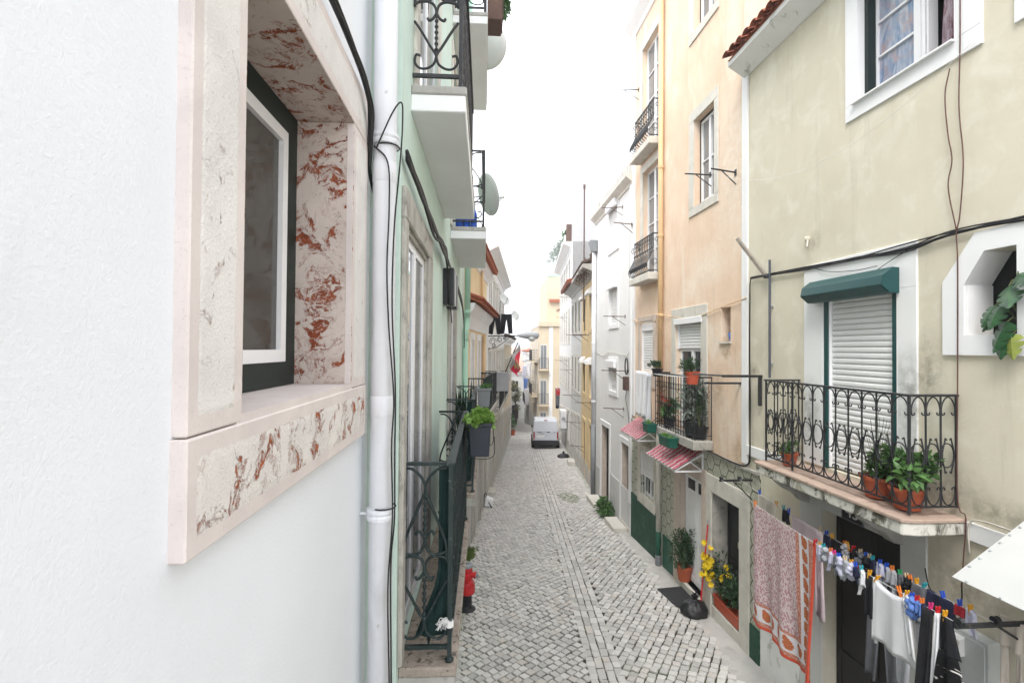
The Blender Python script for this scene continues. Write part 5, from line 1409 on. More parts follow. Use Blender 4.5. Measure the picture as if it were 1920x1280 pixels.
# ---- white van
def build_van():
    yr = 30.3; xc = 3.90; g = gz(yr + 1.5); ang = -.09; sl = math.atan2(gz(34.5) - gz(30.5), 4.0)
    M = Matrix.Translation((xc, yr, gz(yr) + .0)) @ Matrix.Rotation(ang, 4, 'Z') @ Matrix.Rotation(sl, 4, 'X')
    class V:
        @staticmethod
        def p(x, y, z): return M @ Vector((x, y, z))
    v = thing('white_van', 'small white panel van parked nose away against the right-hand houses', 'van', M @ Vector((0, 2, 0)))
    prof = [(.0, .38), (.02, 1.0), (.06, 1.60), (.14, 1.76), (.35, 1.82), (2.2, 1.83), (2.5, 1.78), (3.15, 1.18), (3.9, 1.02), (4.05, .85), (4.08, .38)]
    mb = MB(); sec = []
    for y, z in prof:
        sec.append((y, z))
    def half(z): return .80 if z < 1.05 else lerp(.80, .70, min(1, (z - 1.05) / .72))
    n = len(sec)
    for sx in (-1, 1):
        for ins, dz in ((0, 0),):
            for y, z in sec: mb.v.append(V.p(sx * half(z), y, z))
    mb.f.append(list(range(n))); mb.f.append(list(range(2 * n - 1, n - 1, -1))); mb.m += [0, 0]
    for i in range(n):
        j = (i + 1) % n; mb.f.append([i, j, n + j, n + i]); mb.m.append(0)
    mb.build('body', 'van_white', v, bevel=.05, seg=3, smooth=False)
    for sx, a, b in ((-1, -.70, -.006), (1, .006, .70)):
        d = MB()
        for k, (z0, z1, i0, i1) in enumerate(((.52, 1.02, 0, 0), (1.024, 1.66, 0, .055))):
            A, B = (a + (i1 if sx < 0 else 0), b - (i1 if sx > 0 else 0))
            y0 = -.015 + (.0 if z0 < 1 else .012); y1 = -.015 + (.012 if z0 < 1 else .055)
            d.hexa([V.p(a, y0, z0), V.p(b, y0, z0), V.p(b, y0 + .03, z0), V.p(a, y0 + .03, z0), V.p(A, y1, z1), V.p(B, y1, z1), V.p(B, y1 + .03, z1), V.p(A, y1 + .03, z1)])
        dd_ = d.build('rear_door', 'van_white', v, bevel=.008)
        if sx > 0: MB().box(V, .06, .26, -.03, -.012, .98, 1.03).build('handle', 'plastic_black', dd_); MB().box(V, .05, .09, -.03, -.012, .78, .82).build('lock', 'plastic_black', dd_); MB().box(V, .50, .58, -.03, -.012, .985, 1.02).build('badge', 'plastic_black', dd_)
        else: MB().box(V, -.52, -.26, -.03, -.012, .985, 1.015).build('badge', 'plastic_black', dd_); MB().box(V, -.42, -.12, -.03, -.012, .90, .925).build('badge', 'pipe_grey', dd_); MB().box(V, -.58, -.08, -.024, -.010, .68, .80).build('number_plate', 'white_paint', dd_)
        MB().box(V, sx * .715 - .045, sx * .715 + .045, -.03, .05, .66, 1.02).build('tail_light', 'lamp_red', v, bevel=.012)
        MB().box(V, sx * .715 - .043, sx * .715 + .043, -.028, .05, .57, .655).build('indicator', 'peg_orange', v, bevel=.01)
        MB().box(V, sx * .82 - .04, sx * .82 + .04, 2.55, 2.75, 1.08, 1.26).build('wing_mirror', 'plastic_black', v, bevel=.02)
        for y in (.72, 3.35):
            w = MB().lathe(V.p(sx * .78, y, .30), [(.20, -.09), (.28, -.09), (.30, -.06), (.30, .06), (.28, .09), (.20, .09)], 20, ax=M.to_3x3() @ Vector((1, 0, 0))).build('tyre', 'rubber', v)
            MB().lathe(V.p(sx * .78, y, .30), [(.05, -.07), (.195, -.07), (.195, .07), (.05, .07)], 16, ax=M.to_3x3() @ Vector((1, 0, 0))).build('rim', 'galvanised', w)
        MB().box(V, sx * .80, sx * .803, 2.35, 2.95, 1.10, 1.50).build('side_window', 'glass_dark', v)
    MB().box(V, -.79, .79, -.07, .10, .20, .51).build('bumper', 'plastic_black', v, bevel=.03, seg=2)
    MB().box(V, -.10, .10, .02, .07, 1.70, 1.745).build('brake_light', 'lamp_red', v)
    MB().prism([V.p(-.70, y, z) for y, z in [(2.56, 1.74), (3.12, 1.22), (3.13, 1.24), (2.57, 1.76)]], (V.p(.70, 0, 0) - V.p(-.70, 0, 0))).build('windscreen', 'glass_dark', v)
    MB().box(V, -.72, .72, .2, 3.9, .22, .38).build('underbody', 'rubber', v)
build_van()

# ---- planters on the left balconies
rng = random.Random(5)
t = thing('planter', 'navy balcony planter of bright green leaves hooked on the near left railing', 'planter', FL1.p(1.75, .42, 4.05))
trough(t, FL1, 1.42, 2.15, .335, .53, 4.09, 4.37, 'plastic_navy')
mb = MB(); foliage(mb, FL1.p(1.75, .43, 4.365), (.09, .27, .06), 1000, .045, .04, rng, .5)
foliage(mb, FL1.p(1.50, .46, 4.375), (.11, .12, .055), 420, .045, .042, rng, .5); mb.build('foliage', 'leaf_fresh', t, fix=False)
MB().box(FL1, 1.43, 2.14, .345, .52, 4.33, 4.345).build('soil', 'soil', t)
for s in (1.5, 2.05): MB().tube(smooth_path([FL1.p(s, .27, 4.36), FL1.p(s, .31, 4.38), FL1.p(s, .325, 4.30), FL1.p(s, .335, 4.09), FL1.p(s, .54, 4.075), FL1.p(s, .555, 4.25)], 4), .0035, 5).build('hook', 'iron', t)
t = thing('planter', 'dark grey planter with sparse seedlings on the second left balcony railing', 'planter', FL1.p(4.4, .47, 4.2))
trough(t, FL1, 4.05, 4.75, .365, .555, 4.20, 4.45, 'pipe_grey'); MB().box(FL1, 4.06, 4.74, .375, .545, 4.40, 4.415).build('soil', 'soil', t)
mb = MB(); foliage(mb, FL1.p(4.4, .46, 4.44), (.08, .30, .04), 120, .05, .03, rng, .6); mb.build('foliage', 'leaf_mid', t, fix=False)
t = thing('potted_plant', 'spiky dark green potted plant inside the second left balcony', 'plant', FL1.p(4.9, .15, 3.23))
round_pot(t, FL1.p(4.9, .15, 3.23), .13, .24); mb = MB()
for i in range(40):
    a = rng.uniform(0, 6.28); mb.leaf(FL1.p(4.9, .15, 3.45), Vector((.25 * math.cos(a), .25 * math.sin(a), 1)), Vector((math.cos(a), math.sin(a), 0)), rng.uniform(.5, 1.15), .05)
mb.build('foliage', 'leaf_dark', t, fix=False)
t = thing('bottle_sack', 'blue bag of bottles on the second upper balcony of the green house', 'bag', FL1.p(4.1, .2, 6.63))
for i in range(9): MB().lathe(FL1.p(4.03 + .09 * (i % 3), .10 + .10 * (i // 3), 6.63), [(.04, 0), (.045, .02), (.045, .20), (.018, .28), (.018, .33)], 10).build('bottle', 'bottle_blue', t)

# ---- satellite dishes, wooden box on the upper left balcony
def dish(name, c, ax, r, label, arm=True):
    ax = Vector(ax).normalized(); t = thing(name, label, 'satellite dish', c)
    prof = [(r * q, r * .22 * q * q) for q in (.05, .3, .55, .8, 1.0)] + [(r * q, r * .22 * q * q - .012) for q in (1.0, .8, .55, .3, .05)]
    MB().lathe(c, prof, 26, ax=ax).build('reflector', 'dish_grey', t, smooth=True)
    c = Vector(c); f = c + ax * r * 1.0 - Vector((0, 0, r * .25))
    MB().tube([c - Vector((0, 0, r * .95)) + ax * r * .2, f], .012, 6).build('feed_arm', 'galvanised', t)
    MB().lathe(f, [(.03, -.04), (.035, .03), (.02, .06)], 10, ax=-ax).build('receiver', 'dish_grey', t)
    MB().tube([c - ax * .02, c - ax * .25, c - ax * .25 - Vector((0, 0, .4))], .02, 8).build('mount', 'galvanised', t)
    return t
dish('satellite_dish', FL1.p(6.75, .44, 7.92), (.85, .40, .30), .40, 'large pale satellite dish beside the upper left iron balcony')
dish('satellite_dish', FL1.p(6.9, .42, 10.9), (.35, .75, .35), .42, 'pale satellite dish at the top left under the wooden planter')
dish('satellite_dish', FL2.p(9.6, .35, 7.0), (.5, -.6, .35), .26, 'small round satellite dish over the hanging black trousers')
dish('satellite_dish', FL2.p(11.2, .75, 6.45), (.6, -.5, .3), .24, 'small round satellite dish right of the hanging black trousers')
t = thing('wooden_planter', 'brown wooden planter box with a leafy shrub hanging at the top left', 'planter', FL1.p(5.7, .55, 10.55))
MB().box(FL1, 5.3, 5.75, .46, .70, 10.36, 10.95).build('box', 'wood_dark', t, bevel=.01)
for i in range(3): MB().box(FL1, 5.32 + i * .145, 5.45 + i * .145, .7005, .72, 10.40, 10.90).build('slat', 'wood_dark', t, bevel=.006)
mb = MB(); foliage(mb, FL1.p(5.6, .74, 10.85), (.12, .25, .3), 240, .09, .06, rng, -.3); mb.build('foliage', 'leaf_mid', t, fix=False)

# ---- street lamp, flag, grey box, black trousers
t = thing('street_lamp', 'grey street lamp on an ornate iron bracket over the left side', 'street lamp', FL2.p(6.25, 0, 5.0))
b0 = FL2.p(6.25, .0, 5.42); b1 = FL2.p(6.25, 1.0, 5.44)
MB().tube([b0, b1, FL2.p(6.25, 1.12, 5.44)], .018, 8).build('arm', 'iron', t)
SX = type('S', (), {'p': staticmethod(lambda a, n, z: FL2.p(6.25 + n, a, z))})
mb = MB(); mb.tube(smooth_path([SX.p(.0, 0, 4.98), SX.p(.25, 0, 5.02), SX.p(.5, 0, 5.18), SX.p(.72, 0, 5.36), SX.p(.8, 0, 5.42)], 5), .014, 6)
for a, z, r_, st in ((.16, 5.24, .13, 0), (.40, 5.30, .10, 90), (.58, 5.36, .06, 180), (.88, 5.36, .06, 0), (.2, 5.1, .07, 200)):
    mb.tube(spiral((a, z), r_, st, 1.6, SX, 0, 18), .010, 5)
mb.build('scroll_bracket', 'iron', t, smooth=True)
mb = MB(); c = FL2.p(6.25, 1.10, 5.44)
mb.add([], [])
ax_ = (FL2.n + Vector((0, 0, .03))).normalized()
mb.lathe(c, [(.02, -.12), (.06, .0), (.11, .20), (.135, .42), (.12, .60), (.04, .66)], 14, ax=ax_); mb.build('lamp_head', 'plastic_grey', t, smooth=True)
MB().lathe(FL2.p(6.25, 1.50, 5.41), [(.12, 0), (.13, -.06), (.10, -.14), (.02, -.17)], 14).build('diffuser', 'dish_grey', t, smooth=True)
t = thing('metal_box', 'plain grey metal box mounted out from the left wall beside the balcony', 'box', FL2.p(5.55, .1, 3.5))
MB().box(FL2, 5.45, 5.75, .28, .76, 3.60, 4.19).build('case', 'plastic_grey', t, bevel=.008); MB().box(FL2, 5.44, 5.76, .27, .77, 4.191, 4.21).build('lid', 'plastic_grey', t)
for z in (3.7, 4.1): MB().box(FL2, 5.55, 5.6, -.01, .279, z, z + .04).build('bracket', 'galvanised', t)
t = thing('flag', 'drooping red and gold flag with a grey top on a black pole, left side', 'flag', FL2.p(9.4, .0, 3.2))
pb, pt = FL2.p(9.4, .02, 3.0), FL2.p(9.4, .95, 5.25)
MB().tube([pb, pt], .022, 6).build('pole', 'iron', t)
mb = MB(); K, J = 14, 16
for i in range(K + 1):
    for j in range(J + 1):
        u, v_ = i / K, j / J; p = pt.lerp(pb, u * .42)
        fall = v_ * (1.0 - .25 * u)
        mb.v.append(p + FL2.n * (.03 + .30 * v_ * (.25 + u * .9) + .05 * math.sin(u * 9 + v_ * 5)) + FL2.u * (.10 * math.sin(u * 7 + v_ * 3)) + Vector((0, 0, -fall * .95 + u * .25 * v_)))
for i in range(K):
    for j in range(J):
        mb.f.append([i * (J + 1) + j, (i + 1) * (J + 1) + j, (i + 1) * (J + 1) + j + 1, i * (J + 1) + j + 1])
        u, v_ = i / K, j / J; d = math.hypot((u - .42) * 1.2, v_ - .62)
        mb.m.append(0 if v_ < .30 else (2 if d < .22 or (.6 < u < .75 and v_ < .6) else 1))
mb.build('cloth', ['flag_grey', 'flag_red', 'flag_gold'], t, smooth=True, fix=False)

class LineF(Fr): pass
def cloth(mb, F, zt, L, l, r, n=0.0, amp=.02, freq=1.5, ph=0.0, th=.010, nx=12, ny=14, m=0, gather=0.0, curve=0.0):
    """a hanging panel: l and r are (top, bottom) positions along the line"""
    b = len(mb.v); rows = []
    for lay in (0, 1):
        for j in range(ny + 1):
            t = j / ny; a0, a1 = lerp(l[0], l[1], t), lerp(r[0], r[1], t)
            for i in range(nx + 1):
                u = i / nx; w = amp * (t ** .6) * math.sin(freq * 6.283 * u + ph + 1.3 * t) + .3 * amp * t * math.sin(freq * 15 * u + ph * 2 - 2 * t)
                edge = 1 - (2 * abs(u - .5)) ** 6
                z = zt - L * t * (1 - .02 * math.sin(freq * 6.28 * u + ph)) - curve * 4 * u * (1 - u) * (1 - t)
                mb.v.append(F.p(lerp(a0, a1, u), n + w + (th * .5 if lay else -th * .5) * edge, z))
    W_ = nx + 1; H_ = (ny + 1) * W_
    for lay in (0, 1):
        for j in range(ny):
            for i in range(nx):
                q = b + lay * H_ + j * W_ + i; f = [q, q + 1, q + 1 + W_, q + W_]
                mb.f.append(f if lay else f[::-1]); mb.m.append(m)
    ring = [j * W_ for j in range(ny + 1)] + [ny * W_ + i for i in range(1, W_)] + [j * W_ + nx for j in range(ny - 1, -1, -1)] + list(range(nx - 1, 0, -1))
    for k in range(len(ring)):
        p, q = b + ring[k], b + ring[(k + 1) % len(ring)]
        mb.f.append([p, q, q + H_, p + H_]); mb.m.append(m)
    return mb
def trousers_on(F, a, w, zt, L, n=0.0, ph=0.0, mb=None, spread=.04):
    mb = mb or MB(); hip = L * .28
    cloth(mb, F, zt, hip, (a, a - .01), (a + w, a + w + .01), n, .012, 1.4, ph, .03)
    cloth(mb, F, zt - hip + .01, L - hip, (a - .01, a - spread), (a + w * .50, a + w * .40 - spread), n, .02, 1.1, ph, .03, nx=8)
    cloth(mb, F, zt - hip + .01, L - hip, (a + w * .50, a + w * .60 + spread), (a + w + .01, a + w + spread), n, .02, 1.1, ph + 1.5, .03, nx=8)
    return mb
FT = Fr((FL2.p(5.9, .02, 0).x, FL2.p(5.9, .02, 0).y), (FL2.p(5.85, .95, 0).x, FL2.p(5.85, .95, 0).y), True)
t1 = trousers_on(FT, .06, .36, 6.12, .66, spread=.03).build('trousers', 'sock_black', fix=True); tag(t1, 'black trousers hanging on the left side above the lamp, nearest the wall', 'trousers', 'trousers above the lamp')
t1 = trousers_on(FT, .45, .36, 6.14, .66, ph=2, spread=.03).build('trousers', 'sock_black', fix=True); tag(t1, 'black trousers hanging on the left side above the lamp, farther from the wall', 'trousers', 'trousers above the lamp')
tag(MB().tube([FT.p(-.1, 0, 6.13), FT.p(.85, 0, 6.15)], .008, 5).build('clothes_bar', 'iron'), 'thin iron bar carrying the two black trousers over the lamp', 'bar')

# ---- bags, mat, pots and steps at the doors on the right
def bin_bag(c, r, h, label):
    mb = MB(); n1, n2 = 36, 22; c = Vector(c); rg = random.Random(int(r * 1000))
    for j in range(n2 + 1):
        t = j / n2
        rr = r * interp([0, .08, .25, .45, .60, .72, .79, .84, .92, 1.0], [.78, .97, 1.0, .90, .70, .42, .15, .11, .20, .27], t)
        z = h * t
        for i in range(n1):
            a = 6.283 * i / n1; k = 1 + .16 * math.sin(a * 9 + 3 * noise.noise((math.cos(a), math.sin(a), 5))) * t ** 1.5 + .13 * noise.noise((math.cos(a) * 2, math.sin(a) * 2, t * 3))
            mb.v.append(c + Vector((rr * k * math.cos(a) * 1.15, rr * k * math.sin(a), z)))
    for j in range(n2):
        for i in range(n1): mb.f.append([j * n1 + i, j * n1 + (i + 1) % n1, (j + 1) * n1 + (i + 1) % n1, (j + 1) * n1 + i]); mb.m.append(0)
    mb.f.append(list(range(n1 - 1, -1, -1))); mb.m.append(0)
    top = c + Vector((0, 0, h))
    for a in (0.4, 2.6, 4.4): mb.leaf(top - Vector((0, 0, .02)), Vector((.5 * math.cos(a), .5 * math.sin(a), 1)), Vector((0, 0, 1)), .12, .05)
    return tag(mb.build('bin_bag', 'bin_bag', loc=c, smooth=True), label, 'bin bag')
bin_bag((3.74, 8.55, gz(8.55) + .01), .21, .33, 'tied black bin bag on the pavement beside the doormat')
bin_bag((4.36, 26.4, gz(26.4)), .28, .30, 'dark rubbish bag lying by the wall behind the van')
mb = MB(); c = Vector((3.72, 9.18, camber(3.7, 9.2) + .03)); A = .14
ex, ey = Vector((math.cos(A), math.sin(A), -.0)), Vector((-math.sin(A), math.cos(A), -.03))
mb.hexa([c + ex * a * .26 + ey * b * .36 + Vector((0, 0, z)) for z in (-.012, .006) for a, b in ((-1, -1), (1, -1), (1, 1), (-1, 1))])
for i in range(14):
    for j in range(18):
        q = c + ex * lerp(-.24, .24, (i + .5) / 14) + ey * lerp(-.34, .34, (j + .5) / 18); s_ = .010
        mb.hexa([q + ex * a * s_ + ey * b * s_ + Vector((0, 0, z)) for z in (.0062, .011) for a, b in ((-1, -1), (1, -1), (1, 1), (-1, 1))])
tag(mb.build('doormat', 'mat_rubber'), 'black studded rubber doormat in front of the white door', 'doormat')

rng = random.Random(31)
c = FR2.p(2.08, .02, .525)
t = thing('potted_plant', 'dense dark green bush in a terracotta pot on the white door step', 'plant', c)
round_pot(t, c, .16, .28); mb = MB(); foliage(mb, c + Vector((0, 0, .56)), (.26, .26, .32), 1500, .07, .035, rng, .3); mb.build('foliage', 'leaf_dark', t, fix=False)
mb = MB()
for i in range(7): mb.tube([c + Vector((0, 0, .22)), c + Vector((rng.uniform(-.18, .18), rng.uniform(-.18, .18), .7))], .008, 5)
mb.build('stem', 'stem', t)
t = thing('flower_trough', 'long terracotta trough with yellow flowers on the black door step', 'planter', FR2.p(.52, -.02, .63))
trough(t, FR2, .12, .92, -.13, .03, .63, .83, 'terracotta_plastic'); MB().box(FR2, .14, .90, -.115, .01, .78, .79).build('soil', 'soil', t)
mb = MB(); foliage(mb, FR2.p(.66, -.02, 1.08), (.12, .24, .36), 560, .08, .035, rng, .4); foliage(mb, FR2.p(.35, -.05, 1.08), (.14, .24, .30), 420, .075, .03, rng, .4)
foliage(mb, FR2.p(.95, .06, 1.25), (.12, .14, .25), 160, .07, .03, rng, .3); mb.build('foliage', 'leaf_dark', t, fix=False)
mb = MB()
for i in range(46):
    p = FR2.p(rng.gauss(1.02, .09), rng.gauss(.09, .04), rng.gauss(1.30, .15)) if i < 40 else FR2.p(rng.uniform(.3, .8), rng.uniform(-.1, .04), rng.uniform(1.1, 1.5))
    ax = Vector((rng.gauss(-.6, .4), rng.gauss(-.6, .4), rng.gauss(.4, .3))).normalized(); X = ax.orthogonal().normalized(); Y = ax.cross(X)
    for k in range(7):
        a = k * .9; d = X * math.cos(a) + Y * math.sin(a); mb.leaf(p, d + ax * .35, ax, .062, .042)
mb.build('petals', 'petal_yellow', t, fix=False)
c = FR2.p(1.12, .16, .42)
t = thing('broom', 'red broom handle leaning beside the black door', 'broom', c)
MB().tube([c, FR2.p(1.02, .07, 1.98)], .013, 8).build('handle', 'peg_red', t); MB().tube([FR2.p(1.0205, .0705, 1.972), FR2.p(1.015, .066, 2.05)], .014, 8).build('grip', 'plastic_grey', t)
MB().prism([c + Vector((-.025, -.08, -.03)), c + Vector((.025, -.08, -.03)), c + Vector((.015, -.06, .07)), c + Vector((-.015, -.06, .07))], (0, .14, 0)).build('brush', 'cloth_grey', t)

def stone_step(c, L, Wd, H, ang, label):
    mb = MB(); M = Matrix.Translation(c) @ Matrix.Rotation(ang, 4, 'Z')
    mb.hexa([M @ Vector((a * Wd / 2, b * L / 2, z)) for z in (-.15, H) for a, b in ((-1, -1), (1, -1), (1, 1), (-1, 1))])
    return tag(mb.build('stone_step', 'stone_pale', loc=c, bevel=.02, seg=2), label, 'step')
stone_step(Vector((3.68, 13.55, gz(13.5))), .95, .36, .14, .02, 'worn stone step block at the nearer door of the white house')
stone_step(Vector((3.72, 16.1, gz(16.1))), 1.1, .38, .15, 0, 'worn stone step block at the farther door of the white house')
stone_step(Vector((4.33, 24.0, gz(24))), .8, .34, .22, -.09, 'stone step block by the grey house, before the van')
stone_step(Vector((.30, 17.6, gz(17.6))), .7, .42, .16, -.09, 'stone step block on the left side by the grey wall')
c = Vector((3.74, 14.75, gz(14.8)))
t = thing('green_shrub', 'low green shrub growing between the two white house steps', 'shrub', c)
mb = MB(); foliage(mb, c + Vector((0, 0, .18)), (.22, .52, .24), 900, .10, .07, rng, .5); mb.build('foliage', 'leaf_mid', t, fix=False)
mb = MB()
for i in range(5): mb.tube([c, c + Vector((rng.uniform(-.1, .1), rng.uniform(-.3, .3), .2))], .008, 5)
mb.build('stem', 'stem', t)
c = Vector((2.42, 39.3, gz(39.3)))
t = thing('potted_plant', 'tall leafy plant in a terracotta pot far down on the left', 'plant', c)
round_pot(t, c, .24, .42); mb = MB(); foliage(mb, c + Vector((0, 0, .95)), (.38, .38, .55), 420, .22, .07, rng, .6); mb.build('foliage', 'leaf_mid', t, fix=False)
t = thing('folding_sign', 'small black folding stand with a white board by the left wall', 'sign', Vector((.18, 15.8, gz(15.8))))
g_ = gz(15.8)
for a, b in (((.02, 15.9, g_ + .5), (.34, 15.7, g_)), ((.10, 16.0, g_ + .45), (.30, 16.15, g_))): MB().tube([a, b], .02, 5).build('leg', 'iron', t)
MB().hexa([Vector(p) for p in ((.10, 15.75, g_ + .05), (.36, 15.72, g_ + .03), (.36, 16.1, g_ + .03), (.10, 16.12, g_ + .05), (.12, 15.78, g_ + .32), (.38, 15.75, g_ + .22), (.38, 16.1, g_ + .22), (.12, 16.12, g_ + .32))]).build('board', 'white_paint', t, bevel=.01)

# ---- pots on the balconies of the right-hand houses
def potted(c, r, h, R, n, L, w, lm, label, pm='terracotta', zoff=.0, up=.5):
    t = thing('potted_plant', label, 'plant', c); round_pot(t, c, r, h, pm)
    mb = MB(); foliage(mb, Vector(c) + Vector((0, 0, h + R[2] * .7 + zoff)), R, n, L, w, rng, up); mb.build('foliage', lm, t, fix=False)
    mb = MB()
    for i in range(5): mb.tube([Vector(c) + Vector((0, 0, h * .8)), Vector(c) + Vector((rng.uniform(-.5, .5) * R[0], rng.uniform(-.5, .5) * R[1], h + R[2]))], .006, 5)
    mb.build('stem', 'stem', t); return t
potted(FR1.p(6.93, .30, ZF), .10, .15, (.08, .08, .06), 110, .05, .04, 'leaf_mid', 'small terracotta pot of low greenery at the far end of the scrolled balcony')
potted(FR1.p(5.62, .28, ZF), .15, .20, (.17, .17, .13), 330, .075, .06, 'leaf_mid', 'terracotta pot of pale green leaves on the scrolled balcony, left of the pair')
potted(FR1.p(5.27, .31, ZF), .14, .19, (.21, .19, .16), 420, .085, .065, 'leaf_mid', 'terracotta pot with spreading leaves at the near corner of the scrolled balcony', up=.2)
mb = MB()
for i in range(14): mb.tube([FR1.p(5.62, .3, 3.85), FR1.p(5.62 + rng.uniform(-.25, .25), .36 + rng.uniform(-.1, .05), 4.15 + rng.uniform(0, .3))], .0025, 4)
tag(mb.build('dry_twigs', 'stem'), 'thin dry twigs standing behind the balcony pots', 'plant')
potted(FR2.p(1.06, .34, 4.40), .13, .22, (.12, .12, .16), 260, .11, .02, 'leaf_dark', 'spiky dark succulent in a red pot clamped on the railing corner', 'terracotta_plastic', up=1.2)
potted(FR2.p(2.80, .30, 4.44), .12, .16, (.13, .13, .08), 200, .07, .03, 'leaf_dark', 'dark hanging pot with a spiky plant at the far railing end', 'plastic_black', up=1.0)
potted(FR2.p(1.35, .20, 3.43), .17, .28, (.19, .26, .36), 560, .14, .035, 'leaf_silver', 'silvery grey leaved shrub in a black pot on the orange house balcony', 'plastic_black', up=.5)
potted(FR2.p(1.16, .16, 3.43), .15, .22, (.12, .13, .40), 420, .05, .02, 'leaf_dark', 'dark conifer-like bush in a black pot at the near end of the orange house balcony', 'plastic_black')
t = potted(FR2.p(2.45, .18, 3.43), .13, .22, (.13, .22, .20), 260, .09, .06, 'leaf_mid', 'red geranium in a dark pot behind the orange house railing', 'plastic_black')
mb = MB()
for i in range(9):
    p = FR2.p(2.45 + rng.gauss(0, .15), .30, 3.98 + rng.gauss(0, .07))
    for k in range(8):
        a = k * .8; mb.leaf(p, Vector((math.cos(a), math.sin(a), rng.uniform(-.3, .6))), Vector((0, 0, 1)), .04, .03)
mb.build('petals', 'petal_red', t, fix=False)
for s0, s1, zz, lab in ((1.55, 2.05, 3.18, 'green plastic trough of seedlings hanging under the orange house balcony'), (2.62, 2.95, 3.28, 'green plastic trough at the far end below the orange house balcony')):
    t = thing('planter', lab, 'planter', FR2.p((s0 + s1) / 2, .46, zz)); trough(t, FR2, s0, s1, .37, .57, zz, zz + .19, 'plastic_green')
    MB().box(FR2, s0 + .02, s1 - .02, .385, .555, zz + .13, zz + .14).build('soil', 'soil', t)
    mb = MB(); foliage(mb, FR2.p((s0 + s1) / 2, .47, zz + .17), ((s1 - s0) * .12, (s1 - s0) * .38, .04), 130, .045, .02, rng, .8); mb.build('foliage', 'leaf_fresh', t, fix=False)
    MB().tube([FR2.p(s0 + .1, .57, zz + .1), FR2.p(s0 + .1, .34, zz + .30)], .006, 5).build('hook', 'iron', t)
t = thing('small_pot', 'little blue and white pot standing in the wall niche', 'pot', FR2.p(.50, -.08, 5.142))
MB().lathe(FR2.p(.50, -.08, 5.142), [(.035, 0), (.06, .10), (.055, .14), (.06, .15), (.05, .15)], 12).build('body', 'cloth_blue', t)

# monstera in the octagonal window
def big_leaf(par, base, d, up, L, Wd, m):
    d = Vector(d).normalized(); side = d.cross(Vector(up)).normalized(); nn = side.cross(d); mb = MB()
    k = 9; pts = []
    prof = [(0, .05), (.06, .34), (.18, .48), (.32, .5), (.46, .48), (.6, .42), (.74, .32), (.88, .17), (1.0, .0)]
    for sg in (-1, 1):
        for i in range(k - 1):
            (t0, w0), (t1, w1) = prof[i], prof[i + 1]; cut = .55 if i in (2, 4, 6) else 1.0
            a0 = base + d * L * t0 - nn * L * .20 * t0 * t0; a1 = base + d * L * t1 - nn * L * .20 * t1 * t1
            e0 = a0 + side * sg * Wd * w0 - nn * Wd * w0 * .35 - d * L * .08 * w0; e1 = a1 + side * sg * Wd * w1 * cut - nn * Wd * w1 * .35 * cut - d * L * .08 * w1
            mb.add([a0, e0, e1, a1], [(0, 1, 2, 3)])
    mb.build('leaf', m, par, smooth=False, fix=False)
t = thing('monstera', 'large monstera with split leaves leaning out of the octagonal window', 'plant', FR1.p(4.72, -.1, 5.15))
mb = MB()
LV = [((4.80, -.02, 5.38), (.15, .55, -.75), .20, .17, 'leaf_monstera'), ((4.66, .02, 5.52), (-.3, .5, -.5), .24, .20, 'leaf_monstera'), ((4.70, .05, 5.36), (.1, .6, -.9), .20, .15, 'leaf_monstera'), ((4.64, .06, 5.24), (.35, .5, -1.2), .26, .17, 'leaf_monstera'),
      ((4.60, .07, 5.14), (-.2, .4, -1.2), .20, .14, 'leaf_yellowing'), ((4.84, -.05, 5.30), (.4, .3, -.7), .15, .13, 'leaf_monstera'), ((4.58, .04, 5.60), (-.5, .4, -.2), .22, .18, 'leaf_monstera'), ((4.66, .08, 5.10), (.0, .3, -1), .16, .12, 'leaf_monstera')]
for (s, n_, z), (ds, dn, dz), L, w_, m in LV:
    p = FR1.p(s, n_, z); mb.tube(smooth_path([FR1.p(4.66, -.15, 5.16), FR1.p((s + 4.66) / 2, (n_ - .1) / 2, z + .03), p], 4), .006, 5)
    big_leaf(t, p, FR1.u * ds + FR1.n * dn + Vector((0, 0, dz)), FR1.n * .8 + Vector((0, 0, .5)), L, w_, m)
mb.build('stem', 'stem', t)

# ---- door number
t = thing('number_plate', 'black enamel house number plate reading 45 over the dark door', 'sign', FR1.p(6.25, .02, 3.14))
MB().box(FR1, 6.11, 6.40, .0205, .030, 3.135, 3.335).build('plate', 'plate_black', t)
mb = MB(); mb.box(FR1, 6.10, 6.41, .0201, .033, 3.125, 3.1349); mb.box(FR1, 6.10, 6.1099, .0201, .033, 3.135, 3.345); mb.box(FR1, 6.4001, 6.41, .0201, .033, 3.135, 3.345); mb.box(FR1, 6.10, 6.41, .0201, .033, 3.3451, 3.352); mb.build('rim', 'pipe_grey', t)
def text_mesh(txt, size, origin, xdir, zdir, m, par, name='numerals', depth=.003):
    cu_ = bpy.data.curves.new('numerals', 'FONT'); cu_.body = txt; cu_.size = size; cu_.extrude = depth; cu_.align_x = 'CENTER'; cu_.align_y = 'CENTER'
    o = bpy.data.objects.new('tmp', cu_); col.objects.link(o); dg = bpy.context.evaluated_depsgraph_get()
    me = bpy.data.meshes.new_from_object(o.evaluated_get(dg)); bpy.data.objects.remove(o)
    X = Vector(xdir).normalized(); Z = Vector(zdir).normalized(); Y = Z.cross(X) if False else X.cross(Z)
    M = Matrix(((X.x, Z.x, -Y.x, 0), (X.y, Z.y, -Y.y, 0), (X.z, Z.z, -Y.z, 0), (0, 0, 0, 1)))
    base = ROOT[par.name]
    for v in me.vertices: v.co = M @ v.co + Vector(origin) - base
    me.materials.clear(); me.materials.append(MAT[m]); me.name = name
    n_ = bpy.data.objects.new(name, me); col.objects.link(n_); n_.parent = par; ROOT[n_.name] = base
